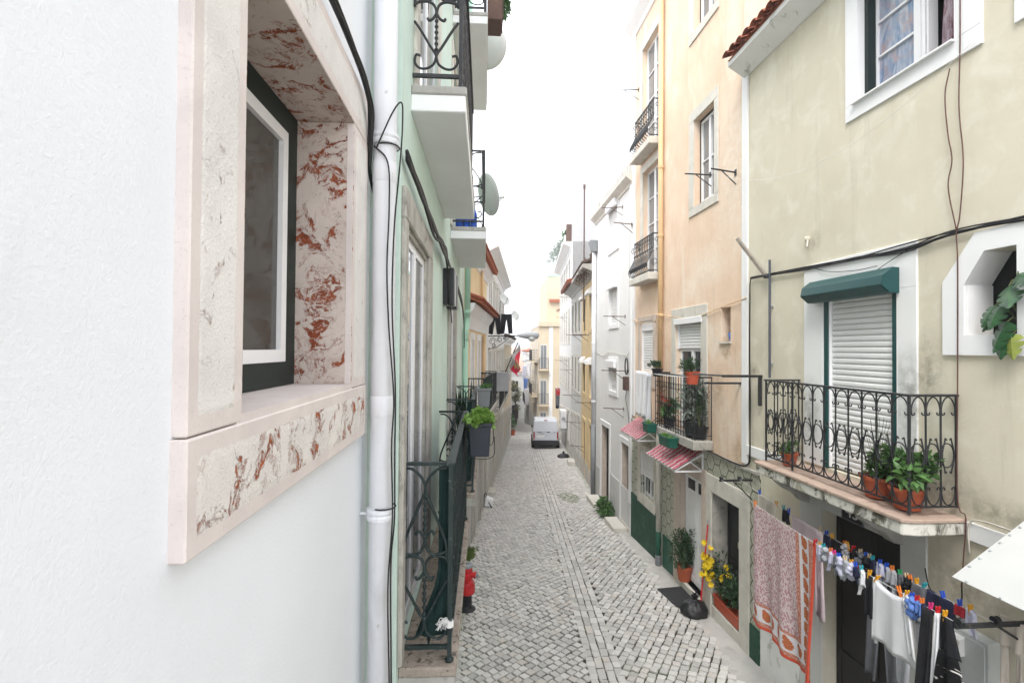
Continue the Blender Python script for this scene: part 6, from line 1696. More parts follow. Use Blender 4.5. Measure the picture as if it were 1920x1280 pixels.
text_mesh('45', .19, FR1.p(6.255, .033, 3.225), -FR1.u, (0, 0, 1), 'white_paint', t)
# ================================================================== laundry on the right
LO = Fr(tuple(FR1.p(8.2, .50, 0))[:2], tuple(FR1.p(4.53, .77, 0))[:2], True)      # front line, measured from its far end
LI = Fr(tuple(FR1.p(8.2, .22, 0))[:2], tuple(FR1.p(4.53, .50, 0))[:2], True)      # back line
def zline(a): return 3.09 - .07 * 4 * (a / 3.85) * (1 - a / 3.85)
def bracket(s, n1, label, strut=True):
    t = thing('clothes_line_bracket', label, 'bracket', FR1.p(s, 0, 2.9))
    MB().box(FR1, s - .012, s + .012, -.02, n1, 3.055, 3.083).build('arm', 'iron', t)
    MB().tube([FR1.p(s, -.02, 2.75), FR1.p(s, n1 * .6, 3.06)], .010, 6).build('strut', 'iron', t)
    for q in (n1 - .03, n1 - .31): MB().lathe(FR1.p(s, q, 3.10), [(.012, -.02), (.03, -.018), (.022, 0), (.03, .018), (.012, .02)], 12, ax=FR1.n).build('pulley', 'plastic_black', t)
    return t
bracket(4.365, .80, 'black iron laundry bracket with pulleys at the lower right')
bracket(8.22, .52, 'black iron laundry bracket on the tiled wall by the house corner')
for F, nm, ln in ((LO, 'front', .012), (LI, 'back', .012)):
    for dz in (0,): tag(MB().tube([F.p(a * .0385 * 100 / 40, 0, zline(a * .0385 * 100 / 40) + dz) for a in range(41)], .0022, 4).build('clothes_line', 'string_white'), 'thin white clothes line carrying washing, the %s one of two' % nm, 'clothes line')
PEGC = {'blue': 'peg_blue', 'yellow': 'peg_yellow', 'orange': 'peg_orange', 'red': 'peg_red', 'green': 'peg_green', 'teal': 'peg_teal', 'pink': 'peg_pink', 'wooden': 'peg_wood'}
def peg(F, a, colr, what, tilt=None):
    rg = random.Random(int(a * 977) + len(what)); tl = rg.gauss(0, .25) if tilt is None else tilt
    c = F.p(a, 0, zline(a)); u = (F.u * math.sin(tl) + Vector((0, 0, math.cos(tl)))); w = F.u * math.cos(tl) - Vector((0, 0, math.sin(tl)))
    nd = F.n * 1.0; mb = MB()
    for sg in (-1, 1):
        def q(h, o, t): return c + u * h + nd * (sg * o) + w * t
        mb.hexa([q(-.035, .003, -.006), q(-.035, .003, .006), q(-.035, .010, .006), q(-.035, .010, -.006), q(.048, .007, -.006), q(.048, .007, .006), q(.048, .017, .006), q(.048, .017, -.006)])
    mb.tube([c + u * .008 + w * .0075 * k for k in (-1.2, 1.2)], .0065, 6)
    return tag(mb.build('clothes_peg', PEGC[colr]), '%s peg on %s' % (colr, what), 'clothes peg', 'pegs on the laundry lines')
def hangup(name, mb, m, label, cat, pegs=(), F=None, group=None, fix=True):
    o = mb.build(name, m, smooth=True, fix=fix); tag(o, label, cat, group)
    for a, c, w in pegs: peg(F, a, c, w)
    return o

# patterned bedspread
mb = MB(); NX, NY = 90, 120; a0, a1, zt, L = .95, 2.24, 3.06, 1.46
for j in range(NY + 1):
    for i in range(NX + 1):
        u, v = i / NX, j / NY; a = lerp(a0, a1, u) + .03 * v
        n_ = .035 * (v ** .7) * math.sin(u * 13 + v * 1.5) + .02 * v * math.sin(u * 29 - v * 2) + (.05 * v if u > .94 else 0)
        mb.v.append(LO.p(a, n_, zline(a) - .005 - L * v - .015 * math.sin(u * 13) * v))
PAI = [(.84, .05 + .105 * k) for k in range(9)] + [(.06 + .135 * k, .885) for k in range(6)]
for j in range(NY):
    for i in range(NX):
        u, v = (i + .5) / NX, (j + .5) / NY
        mb.f.append([j * (NX + 1) + i, (j + 1) * (NX + 1) + i, (j + 1) * (NX + 1) + i + 1, j * (NX + 1) + i + 1])
        if u > .965 or v > .975: k = 3
        elif u > .905 or v > .945: k = 2
        elif u > .765 or v > .82:
            k = 1
            for pu, pv in PAI:
                du, dv = (u - pu) * 1.29, (v - pv) * 1.5
                if (du / .052) ** 2 + (dv / .062) ** 2 < 1 or ((du + .028) / .03) ** 2 + ((dv + .05) / .035) ** 2 < 1: k = 4
        elif u > .72 or v > .79: k = 2
        else: k = 0
        mb.m.append(k)
bo_ = mb.build('bedspread', ['spread_centre', 'spread_band', 'spread_border', 'spread_hem', 'spread_paisley'], smooth=True, fix=False)
uvl = bo_.data.uv_layers.new(name='UVMap')
for lp in bo_.data.loops:
    i, j = lp.vertex_index % (NX + 1), lp.vertex_index // (NX + 1); uvl.data[lp.index].uv = (i / NX, j / NY)
sm = bo_.modifiers.new('thickness', 'SOLIDIFY'); sm.thickness = .004
tag(bo_, 'red and white paisley bedspread hanging on the front clothes line', 'bedspread')
peg(LO, 1.0, 'orange', 'the far corner of the paisley bedspread'); peg(LO, 2.22, 'red', 'the near corner of the paisley bedspread')

ORD = ['first', 'second', 'third', 'fourth', 'fifth', 'sixth', 'seventh', 'eighth', 'ninth', 'tenth', 'eleventh', 'twelfth']
def sock(F, a, L, w, m, label, pg, ph=0.0, fold=True):
    mb = MB(); z = zline(a)
    rg = random.Random(int(a * 1000))
    c = [(0, .0), (.004, -L * .25), (-.01, -L * .5), (.012, -L * .72), (.05 * rg.choice((-1, 1)), -L)]
    L *= 1.15; w *= 1.35
    if int(a * 100) % 3:                                  # a limp sock: flat leg and a foot folded to one side
        sg = rg.choice((-1, 1)); h_ = w * .75
        cloth(mb, F, z + .012, L * .72, (a - h_, a - h_ * .8), (a + h_, a + h_ * .9), 0, .016, 1.1, ph, .022, nx=8, ny=8)
        cloth(mb, F, z + .012 - L * .60, L * .42, (a - h_ * .8, a - h_ * .6 + sg * .035), (a + h_ * .9, a + h_ * .7 + sg * .035), .006, .012, .9, ph + 1, .02, nx=8, ny=7)
        cloth(mb, F, z + .010, L * .55, (a + .01, a + .02), (a + .01 + h_ * 1.5, a + .02 + h_ * 1.4), .018, .014, 1.2, ph + 2, .02, nx=8, ny=7)
        o = mb.build('sock', m, smooth=True); tag(o, label, 'sock', 'socks on the laundry lines')
        for i, p_ in enumerate(pg): peg(F, a + .012 * (i if i else -1) * (3 if i else .3), p_, label.split(',')[0])
        return o
    pts = smooth_path([F.p(a + x + rg.gauss(0, .006), rg.gauss(0, .012), z + .012 + y) for x, y in c], 5)
    k = len(pts); mb.tube(pts, [w * (.62 + .28 * math.sin(i * 1.15 + ph) * .5 + .25 * (i / k)) * (1 if i < k - 2 else .7) for i in range(k)], 9)
    if fold:
        pts = smooth_path([F.p(a + .03 + rg.gauss(0, .01), rg.gauss(.012, .012), z + .010 + y * .8) for x, y in c[:4]], 4)
        k = len(pts); mb.tube(pts, [w * (.55 + .15 * math.sin(i * 1.7)) for i in range(k)], 9)
    o = mb.build('sock', m, smooth=True); tag(o, label, 'sock', 'socks on the laundry lines')
    for i, p_ in enumerate(pg): peg(F, a + .012 * (i if i else -1) * (3 if i else .3), p_, label.split(',')[0])
    return o
# front line, from the bedspread towards the camera
FRONT = [(2.30, .13, .030, 'cloth_lilac', 'lilac', ['yellow']), (2.37, .12, .030, 'cloth_grey', 'grey', ['teal']), (2.47, .17, .034, 'cloth_lilac', 'lilac grey', ['orange']), (2.54, .16, .030, 'cloth_dark_grey', 'dark', ['pink']), (2.61, .16, .032, 'cloth_lilac', 'crumpled lilac', ['blue']),
         (2.69, .17, .032, 'cloth_grey', 'mid grey', ['wooden']), (2.76, .15, .030, 'cloth_lilac', 'pale lilac', ['yellow']), (2.83, .12, .028, 'cloth_navy', 'navy', ['blue', 'red']), (2.90, .20, .032, 'cloth_white', 'white', ['teal'])]
for i, (a, L, w, m, cn, pg) in enumerate(FRONT):
    sock(LO, a, L, w, m, 'the %s sock from the bedspread on the front line, %s' % (ORD[i], cn), pg, ph=i)
mb = MB(); cloth(mb, LO, zline(2.98), .36, (2.945, 2.93), (3.04, 3.05), 0, .015, 1.1, .5, .02)
hangup('underwear', mb, 'sock_black', 'black cloth hanging left of the white shirt', 'clothing', [(2.99, 'yellow', 'the black cloth left of the white shirt')], LO)
mb = MB(); zs = zline(3.2)
cloth(mb, LO, zs, .52, (3.055, 3.04), (3.40, 3.46), 0, .020, 1.6, .3, .03, curve=.05)
cloth(mb, LO, zs - .005, .55, (3.035, 3.015), (3.075, 3.065), -.01, .012, .8, 1, .03, nx=6)
cloth(mb, LO, zs - .015, .42, (3.385, 3.44), (3.425, 3.53), .015, .02, .8, 2, .03, nx=6)
hangup('shirt', mb, 'cloth_white', 'white long sleeved shirt pegged upright on the front line', 'shirt', [(3.075, 'yellow', 'the left shoulder of the white shirt'), (3.33, 'orange', 'the right shoulder of the white shirt')], LO)
for i, (a, L, w, m, cn, pg) in enumerate([(3.40, .13, .030, 'cloth_white', 'white', ['yellow']), (3.45, .15, .034, 'cloth_blue', 'bright blue', ['blue']), (3.50, .14, .034, 'cloth_blue', 'blue and lilac', ['red']), (3.55, .10, .028, 'cloth_navy', 'navy', ['orange'])]):
    sock(LO, a, L, w, m, 'the %s sock right of the white shirt on the front line, %s' % (ORD[i], cn), pg, ph=i * 2)
mb = MB(); cloth(mb, LO, zline(3.6), .95, (3.575, 3.50), (3.66, 3.585), .02, .025, 1.0, 0, .035, nx=10)
hangup('leggings', mb, 'sock_black', 'long black leggings hanging right of the blue socks', 'clothing', [(3.62, 'pink', 'the long black leggings')], LO)
mb = MB(); cloth(mb, LO, zline(3.66), .62, (3.665, 3.64), (3.70, 3.68), .0, .02, 1.0, 1, .03, nx=8)
hangup('white_garment', mb, 'cloth_white', 'narrow white garment between the leggings and the printed skirt', 'clothing', [(3.68, 'red', 'the narrow white garment')], LO)
mb = MB(); cloth(mb, LO, zline(3.75), .26, (3.71, 3.70), (3.80, 3.86), .0, .02, 1.2, 2, .03, nx=10)
hangup('blouse', mb, 'sock_black', 'black top hanging at the near end of the front line', 'clothing', [(3.74, 'yellow', 'the black top at the near end')], LO)
mb = MB(); cloth(mb, LO, zline(3.75) - .255, .45, (3.70, 3.67), (3.86, 3.93), .01, .035, 1.6, 1, .03, nx=14)
hangup('printed_skirt', mb, 'cloth_print', 'black skirt with white brushstroke print under the black top', 'skirt')
# back line
mb = MB(); cloth(mb, LI, zline(.8), .26, (.55, .62), (1.05, .98), 0, .03, 2.2, .5, .03)
hangup('beige_garment', mb, 'cloth_beige', 'beige garment bunched at the far end of the back line', 'clothing', [(.60, 'blue', 'the far end of the beige garment'), (1.02, 'yellow', 'the near end of the beige garment')], LI)
mb = MB(); cloth(mb, LI, zline(1.2), .15, (1.16, 1.17), (1.30, 1.32), 0, .015, 1.3, 0, .03)
hangup('black_briefs', mb, 'sock_black', 'black briefs next to the beige garment on the back line', 'clothing', [(1.18, 'teal', 'the far side of the black briefs'), (1.29, 'blue', 'the near side of the black briefs')], LI)
mb = MB(); cloth(mb, LI, zline(1.7), .62, (1.36, 1.40), (1.92, 1.93), 0, .03, 2.0, 0, .03); cloth(mb, LI, zline(1.9), .95, (1.84, 1.84), (1.96, 2.02), .01, .02, .9, 2, .03, nx=7)
hangup('pink_shirt', mb, 'cloth_pink', 'pale pink shirt hanging behind the paisley bedspread', 'shirt', [(1.90, 'wooden', 'the pale pink shirt')], LI)
mb = MB(); cloth(mb, LI, zline(2.0), .12, (1.97, 1.97), (2.07, 2.09), 0, .012, 1.2, 0, .03)
hangup('navy_cloth', mb, 'cloth_navy', 'small navy cloth under the number plate on the back line', 'clothing', [(2.0, 'blue', 'the small navy cloth')], LI)
mb = MB(); cloth(mb, LI, zline(2.15), .24, (2.085, 2.08), (2.25, 2.27), 0, .015, 1.2, 1, .03)
hangup('black_shorts', mb, 'sock_black', 'black shorts right of the small navy cloth on the back line', 'clothing', [(2.11, 'yellow', 'the black shorts')], LI)
BACK = [(2.31, .14, .034, 'cloth_grey', 'light grey', ['orange', 'yellow']), (2.42, .17, .032, 'sock_black', 'black', ['red']), (2.52, .18, .034, 'cloth_dark_grey', 'dark grey', ['wooden']), (2.61, .17, .034, 'sock_black', 'long black', ['blue']), (2.69, .15, .032, 'cloth_navy', 'navy', ['teal']),
        (2.78, .16, .036, 'cloth_lilac', 'lilac', ['blue']), (2.86, .20, .036, 'cloth_grey', 'grey', ['blue']), (2.93, .20, .036, 'cloth_grey', 'soft grey', ['orange']), (3.02, .14, .032, 'cloth_dark_grey', 'charcoal', ['green']), (3.09, .13, .030, 'sock_black', 'short black', ['wooden'])]
for i, (a, L, w, m, cn, pg) in enumerate(BACK):
    sock(LI, a, L, w, m, 'the %s sock from the black shorts on the back line, %s' % (ORD[i], cn), pg, ph=i * 1.3)
mb = MB(); cloth(mb, LI, zline(3.2), .12, (3.15, 3.14), (3.27, 3.29), 0, .012, .8, 0, .05)
hangup('knitted_hat', mb, 'cloth_dark_grey', 'rounded grey knitted hat hanging near the end of the back line', 'hat', [(3.19, 'yellow', 'the left side of the grey hat'), (3.26, 'teal', 'the right side of the grey hat')], LI)
mb = MB(); cloth(mb, LI, zline(3.4), .19, (3.29, 3.28), (3.53, 3.55), 0, .018, 1.6, 0, .03)
hangup('navy_shorts', mb, 'cloth_navy', 'navy boxer shorts at the near end of the back line', 'clothing', [(3.45, 'blue', 'the navy boxer shorts')], LI)
mb = MB(); cloth(mb, LI, zline(3.58), .08, (3.55, 3.55), (3.63, 3.63), 0, .01, 1, 0, .03)
hangup('red_cloth', mb, 'cloth_red', 'small red cloth behind the near pulley', 'clothing', [(3.59, 'blue', 'the small red cloth')], LI)
sock(LI, 3.68, .16, .034, 'cloth_lilac', 'pale lilac sock hanging behind the near laundry bracket', ['yellow'])
hangup('grey_trousers', trousers_on(LI, 2.60, .34, zline(2.8) - .02, 1.12, n=-.03), 'cloth_dark_grey', 'dark grey trousers hanging behind the white shirt', 'trousers', [(2.64, 'wooden', 'the waist of the dark grey trousers')], LI)
hangup('pale_trousers', trousers_on(LI, 2.98, .30, zline(3.1) - .02, 1.05, n=-.03, ph=1), 'cloth_grey', 'pale grey trousers hanging low behind the white shirt', 'trousers', [(3.13, 'orange', 'the waist of the pale grey trousers')], LI)
FW = Fr(tuple(FR1.p(4.50, .30, 0))[:2], tuple(FR1.p(4.20, .30, 0))[:2], True)
mb = MB(); cloth(mb, FW, 3.07, .22, (.0, .01), (.17, .16), 0, .02, 1.3, 0, .03); cloth(mb, FW, 2.86, .34, (.01, .02), (.06, .055), 0, .015, .8, 0, .03, nx=6); cloth(mb, FW, 2.86, .40, (.11, .11), (.16, .15), 0, .015, .8, 2, .03, nx=6)
hangup('cream_garment', mb, 'cloth_beige', 'cream garment draped over the bracket at the right edge', 'clothing')

# towels at the orange house balcony
FTW = Fr(tuple(FR2.p(3.75, .44, 0))[:2], tuple(FR2.p(3.1, .44, 0))[:2], True)
mb = MB(); cloth(mb, FTW, 4.52, 1.0, (.0, .06), (.74, .70), .0, .03, 3.0, 0, .02, nx=22)
o = mb.build('towel', 'cloth_white', smooth=True); tag(o, 'white ribbed towel hanging beside the orange house balcony, in front', 'towel')
mb = MB(); cloth(mb, FTW, 4.50, 1.22, (.30, .42), (.85, .88), -.06, .03, 2.0, 1, .02, nx=18)
o = mb.build('towel', 'cloth_white', smooth=True); tag(o, 'longer white towel hanging behind the ribbed one at the balcony end', 'towel')
for q, nm in ((.30, 'inner'), (.36, 'middle'), (.42, 'outer')):
    tag(MB().tube(catenary(FR2.p(3.6, q, 4.52), FR2.p(.98, q + .03, 4.53), .03, 12), .0035, 4).build('clothes_line', 'string_white'), 'white washing line along the orange house balcony rail, the %s one' % nm, 'clothes line')
t = thing('drying_rail', 'two black iron rails reaching from the corner to the orange house balcony', 'bracket', FR2.p(.1, 0, 4.2))
MB().box(FR2, .08, .13, .0, .58, 4.47, 4.50).build('arm', 'iron', t); MB().box(FR2, -.52, -.46, .02, .60, 4.61, 4.645).build('arm', 'iron', t)
MB().box(FR2, -.51, -.47, .021, .06, 4.20, 4.61).build('wall_plate', 'iron', t); MB().tube([FR2.p(-.49, .55, 4.63), FR2.p(.62, .52, 4.60)], .014, 6).build('rail', 'iron', t)

# ---- brackets for washing lines on the facades
for F, s, z, ln, lab, n0 in ((FR2, 1.10, 8.10, .45, 'iron laundry bracket across the tall window of the orange house', 0), (FR2, .25, 7.84, .45, 'black laundry bracket with insulators by the white corner strip', 0),
                             (FR3, 1.0, 9.0, .55, 'thin laundry bracket at the top window of the white parapet house', .0), (FR3, .7, 5.9, .55, 'thin laundry bracket under the middle window of the white parapet house', 0), (FR3, .35, 4.42, .75, 'long rusty laundry bracket beside the meter on the white parapet house', 0),
                             (FR3, .8, 3.35, .55, 'pale laundry bracket over the doors of the white parapet house', 0), (FR3, -.05, 8.25, .5, 'laundry bracket at the edge beside the lower bellied balcony', .05), (FR4, 2.0, 5.55, .6, 'laundry bracket under the upper ochre house window', 0), (FR4, 1.2, 3.0, .6, 'laundry bracket below the green window of the ochre house', 0),
                             (FR4, 4.4, 5.6, .7, 'laundry bracket between the ochre and grey houses, upper', 0), (FR4, 5.0, 2.9, .8, 'laundry bracket between the ochre and grey houses, lower', 0), (FR4, 8.6, 3.9, .7, 'laundry bracket on the grey house, middle floor', 0), (FR4, 3.0, 1.0, .6, 'laundry bracket low on the ochre house', 0),
                             (FR4, 4.9, 1.7, .7, 'laundry bracket by the low hood of the grey house', 0), (FR4, 9.6, 7.8, .7, 'laundry bracket near the red eave of the grey house', 0), (FR4, 13.0, 6.9, .7, 'laundry bracket on the tall white house', 0), (FR2, 4.9, 11.6, .6, 'laundry bracket beside the topmost bellied balcony', 0), (FR4, 12.0, 4.3, .8, 'laundry bracket low on the tall white house', 0)):
    dryer(F, s, z, ln, lab, 'iron' if F is FR2 else 'rusty_iron', n0=n0, dirs=random.uniform(-.15, .25), group='laundry brackets on the facades')
# ---- aerial on the cream house
t = thing('tv_aerial', 'old television aerial with many thin rods on a pole at the balcony corner', 'aerial', FR1.p(7.6, .2, 4.6))
pa, pb = FR1.p(7.745, .04, 6.27), FR1.p(7.745, .04, 4.62)
MB().tube([pa, pb], .016, 8).build('pole', 'pole_slate', t)
for z in (4.8, 5.6): MB().box(FR1, 7.72, 7.77, -.01, .03, z, z + .03).build('clamp', 'galvanised', t)
b0, b1 = FR1.p(7.80, .06, 6.05), FR1.p(7.92, .42, 6.60)
MB().tube([b0, b1], .028, 6).build('boom', 'antenna_wood', t); MB().lathe(b0, [(.03, -.03), (.04, 0), (.03, .03)], 8).build('joint', 'iron', t)
for i in range(17):
    p = b0.lerp(b1, .05 + i * .056); h = .34 - .013 * i
    d = (FR1.u * .85 + FR1.n * -.35 + Vector((0, 0, .03 * math.sin(i * 2)))).normalized()
    MB().tube([p - d * h, p + d * h], .0022, 4).build('rod', 'galvanised', t)
# ---- cables on the right
mbc = MB()
for i in range(6):
    rr = random.Random(20 + i); j = lambda a=.014: rr.gauss(0, a)
    mbc.tube(smooth_path([FR1.p(2.0, .03, 5.95 + j()), FR1.p(4.0, .035, 6.0 + j()), FR1.p(5.04, .035, 6.03 + j(.008)), FR1.p(5.56, .035, 5.995 + j()), FR1.p(6.23, .035, 6.01 + j()), FR1.p(7.1, .035, 6.03 + j()), FR1.p(8.1, .035, 6.07 + j(.008)), FR1.p(8.23, .035, 6.03 + j(.006)), FR1.p(8.245 + j(.006), .035, 5.7),
                          FR1.p(8.25 + j(.006), .035, 5.0), FR1.p(8.25 + j(.008), .035, 4.2), FR1.p(8.24 + j(.006), .035, 3.5), FR1.p(8.30 + j(.01), .04, 3.28), FR1.p(8.6, .06, 3.23 + j(.005)), FR1.p(9.4, .06, 3.24 + j(.005)), FR1.p(11.0, .06, 3.25)], 6), .0075, 5)
tag(mbc.build('cable_bundle', 'cable_black', smooth=True), 'black cable bundle running across the cream house and down its corner', 'cable')
hang('cable', [FR1.p(6.9, .03, 6.03), FR1.p(6.6, .04, 5.93), FR1.p(6.2, .04, 5.88), FR1.p(5.9, .04, 5.88)], .004, 'thin cable sagging behind the green shutter box')
hang('cable', [FR1.p(5.55, .03, 5.98), FR1.p(5.75, .04, 5.90), FR1.p(5.9, .04, 5.84)], .004, 'short thin cable dropping to the right end of the green shutter box')
hang('cable', [FR1.p(5.03, .025, 9.0), FR1.p(5.03, .03, 7.70), FR1.p(5.042, .03, 7.12), FR1.p(5.007, .03, 6.64), FR1.p(5.038, .03, 6.19), FR1.p(5.06, .04, 6.02), FR1.p(5.06, .03, 5.74), FR1.p(5.065, .03, 4.8), FR1.p(5.07, .03, 3.75), FR1.p(5.0, .03, 3.6), FR1.p(5.0, .05, 3.3), FR1.p(5.02, .05, 3.0)], .0052, 'brown cable dropping from the top window past the octagonal window', 'cable_brown')
hang('cable', [FR1.p(5.127, .026, 7.50), FR1.p(5.168, .03, 7.28), FR1.p(5.144, .03, 6.93), FR1.p(5.107, .03, 6.68), FR1.p(5.142, .03, 6.45), FR1.p(5.06, .04, 6.05)], .0052, 'short brown cable curving from the top window ledge to the cable bundle', 'cable_brown')
hang('cable', [FR1.p(4.97, .03, 3.3), FR1.p(4.96, .045, 3.55), FR1.p(4.85, .045, 3.62), FR1.p(4.5, .045, 3.62), FR1.p(4.0, .045, 3.6)], .008, 'pale cable bending over the white string course', 'cable_pale')
hang('cable', [FR1.p(5.36, .05, 3.02), FR1.p(5.30, .06, 2.86), FR1.p(5.15, .06, 2.80), FR1.p(5.03, .05, 2.87), FR1.p(5.02, .05, 3.05)], .006, 'dark cable loop on the wall below the balcony end')
hang('cable', [FR2.p(-.12, .035, 5.80), FR2.p(.6, .03, 5.72), FR2.p(1.4, .035, 5.62), FR2.p(2.0, .035, 5.60), FR2.p(2.9, .035, 5.72), FR2.p(3.22, .135, 5.75), FR2.p(3.6, .035, 5.65), FR2.p(4.3, .035, 5.62), FR2.p(5.2, .035, 5.75)], .008, 'tan painted cable looping over the balcony door of the orange house', 'pipe_tan')
hang('cable', catenary(FR2.p(.25, .42, 7.86), FR1.p(4.9, .03, 7.62), .55, 14), .0022, 'slack white string from the laundry bracket to the top window', 'string_white', 'string')
hang('cable', [FR3.p(4.2, .02, 4.9), FR3.p(3.2, .03, 4.80), FR3.p(2.2, .03, 4.92), FR3.p(1.0, .03, 4.85), FR3.p(.2, .03, 4.95), FR3.p(.12, .06, 6.0), FR3.p(.10, .06, 8.8)], .009, 'cable stapled along the white parapet house', 'cable_pale')
t = thing('meter_box', 'dark red brown meter box with coiled cables on the white parapet house', 'meter box', FR3.p(.2, 0, 3.8))
MB().box(FR3, .10, .34, .0605, .17, 3.92, 4.28).build('case', 'rusty_iron', t, bevel=.012)
mb = MB()
for k in range(3): mb.tube([FR3.p(.22 + .13 * math.cos(i * .45), .09 + .01 * k, 4.55 + .22 * math.sin(i * .45)) for i in range(14)], .008, 5, closed=True)
mb.tube(smooth_path([FR3.p(.2, .1, 3.92), FR3.p(.25, .11, 3.7), FR3.p(.15, .11, 3.55), FR3.p(.05, .09, 3.3), FR3.p(.05, .07, 3.0)], 5), .008, 5); mb.build('coiled_cable', 'cable_black', t, smooth=True)
t = thing('bracket_stub', 'old broken cream bracket stub on the cream wall', 'bracket', FR1.p(6.95, 0, 6.25))
MB().lathe(FR1.p(7.0, .0, 6.40), [(.03, 0), (.035, .03), (.02, .05)], 10, ax=FR1.n).build('socket', 'plaster_cream', t); MB().tube([FR1.p(6.97, .03, 6.38), FR1.p(6.86, .12, 6.27)], .010, 6).build('stub', 'cloth_beige', t)

# ---- white sheet-metal awning, meter cabinet and letter box at the lower right
t = thing('awning', 'flat white sheet metal awning with bolt heads at the right edge', 'awning', FR1.p(3.8, .35, 3.2))
aw = [FR1.p(4.52, .66, 3.335), FR1.p(2.6, .66, 3.335), FR1.p(2.6, .0, 3.80), FR1.p(4.50, .0, 3.80)]
nn_ = (aw[1] - aw[0]).cross(aw[3] - aw[0]).normalized(); nn_ = nn_ if nn_.z > 0 else -nn_
MB().prism(aw, nn_ * .012).build('sheet', 'awning_white', t, bevel=.003)
for i in range(9):
    for A_, B_ in ((aw[0], aw[1]), (aw[0], aw[3])):
        c = A_.lerp(B_, .04 + i * .12) + nn_ * .012; inw = ((aw[2] - aw[0]).normalized()) * .03
        if i and (B_ is aw[1] or i < 8) or (i == 0 and B_ is aw[1]): MB().lathe(c + inw, [(.011, 0), (.011, .003), (.006, .008), (.002, .009)], 8, ax=nn_).build('bolt', 'galvanised', t)
MB().tube([FR1.p(4.45, .62, 3.33), FR1.p(4.45, .0, 3.1)], .012, 6).build('stay', 'white_pvc', t)
t = thing('meter_cabinet', 'pale grey meter cabinet on the wall below the washing', 'cabinet', FR1.p(4.95, 0, 1.9))
MB().box(FR1, 4.72, 5.10, .0185, .14, 1.95, 2.70).build('case', 'box_steel', t, bevel=.008); MB().box(FR1, 4.745, 5.075, .1405, .15, 1.98, 2.67).build('door', 'box_steel', t, bevel=.004)
t = thing('letter_box', 'small cream letter box tilted open above the meter cabinet', 'letter box', FR1.p(4.9, .15, 2.62))
MB().prism([FR1.p(4.90, q, z) for q, z in [(.151, 2.50), (.20, 2.50), (.21, 2.64), (.151, 2.66)]], FR1.u * .20).build('box', 'white_paint', t, bevel=.004)
MB().prism([FR1.p(4.895, q, z) for q, z in [(.205, 2.62), (.27, 2.50), (.277, 2.505), (.215, 2.63)]], FR1.u * .21).build('flap', 'cloth_beige', t)

# ---- air conditioner, aerial masts, clothes beyond
t = thing('air_conditioner', 'white air conditioner unit on the right wall above the van', 'air conditioner', FR4.p(12.5, 0, .3))
MB().box(FR4, 12.2, 13.0, .06, .42, .25, 1.35).build('case', 'white_pvc', t, bevel=.03); MB().lathe(FR4.p(12.19, .24, .85), [(.12, 0), (.12, .012), (.02, .014)], 16, ax=-FR4.u).build('fan_grille', 'plastic_grey', t)
MB().tube(smooth_path([FR4.p(12.3, .43, .6), FR4.p(12.25, .5, .4), FR4.p(12.3, .45, .15), FR4.p(12.4, .2, .1), FR4.p(12.4, .02, .4)], 5), .03, 8).build('hose', 'white_pvc', t)
for s in (12.3, 12.9): MB().box(FR4, s, s + .04, -.01, .40, .19, .249).build('bracket', 'galvanised', t)
for i, (s, m, lab) in enumerate(((14.4, 'cloth_navy', 'navy trousers hanging on the right above the air conditioner'), (14.1, 'cloth_dark_grey', 'dark trousers on the right line above the air conditioner'), (13.75, 'cloth_red', 'red cloth on the right line above the air conditioner'))):
    FZ = Fr(tuple(FR4.p(s, .35, 0))[:2], tuple(FR4.p(s - .06, .75, 0))[:2], True)
    mb = MB(); cloth(mb, FZ, 2.5, (1.3, 1.1, .4)[i], (0, .02), (.28, .26), 0, .03, 1.3, i, .03)
    tag(mb.build('garment', m, smooth=True), lab, 'clothing')
tag(MB().tube([FR4.p(16.0, .55, 2.52), FR4.p(12.0, .55, 2.50)], .006, 4).build('clothes_line', 'string_white'), 'clothes line above the air conditioner on the right', 'clothes line')
t = thing('aerial_mast', 'tall rusty aerial mast above the ochre house eave', 'aerial', FR4.p(1.2, -.3, 8.2)); MB().tube([FR4.p(1.0, .30, 6.0), FR4.p(1.0, .30, 11.0)], .025, 6).build('mast', 'rusty_iron', t); MB().box(FR4, .97, 1.03, .26, .34, 10.95, 11.1).build('cap', 'rusty_iron', t)
mb = MB(); foliage(mb, FR4.p(11.0, .15, 11.5), (.25, .5, .35), 260, .22, .07, rng, .5)
tag(mb.build('terrace_plant', 'leaf_mid', fix=False), 'bushy plant on the roof terrace of the tall white house, nearest the gable', 'plant')
t = thing('terrace_screen', 'brown screen at the end of the roof terrace', 'screen', FR4.p(10.5, .1, 10.93)); MB().box(FR4, 10.45, 10.5, -.55, .29, 10.93, 12.0).build('panel', 'wood_dark', t)
mb = MB(); foliage(mb, FR4.p(15.2, .28, 11.5), (.35, 4.2, .5), 700, .26, .09, rng, .3)
tag(mb.build('terrace_hedge', 'leaf_silver', fix=False), 'row of grey green plants along the roof terrace parapet', 'plant')
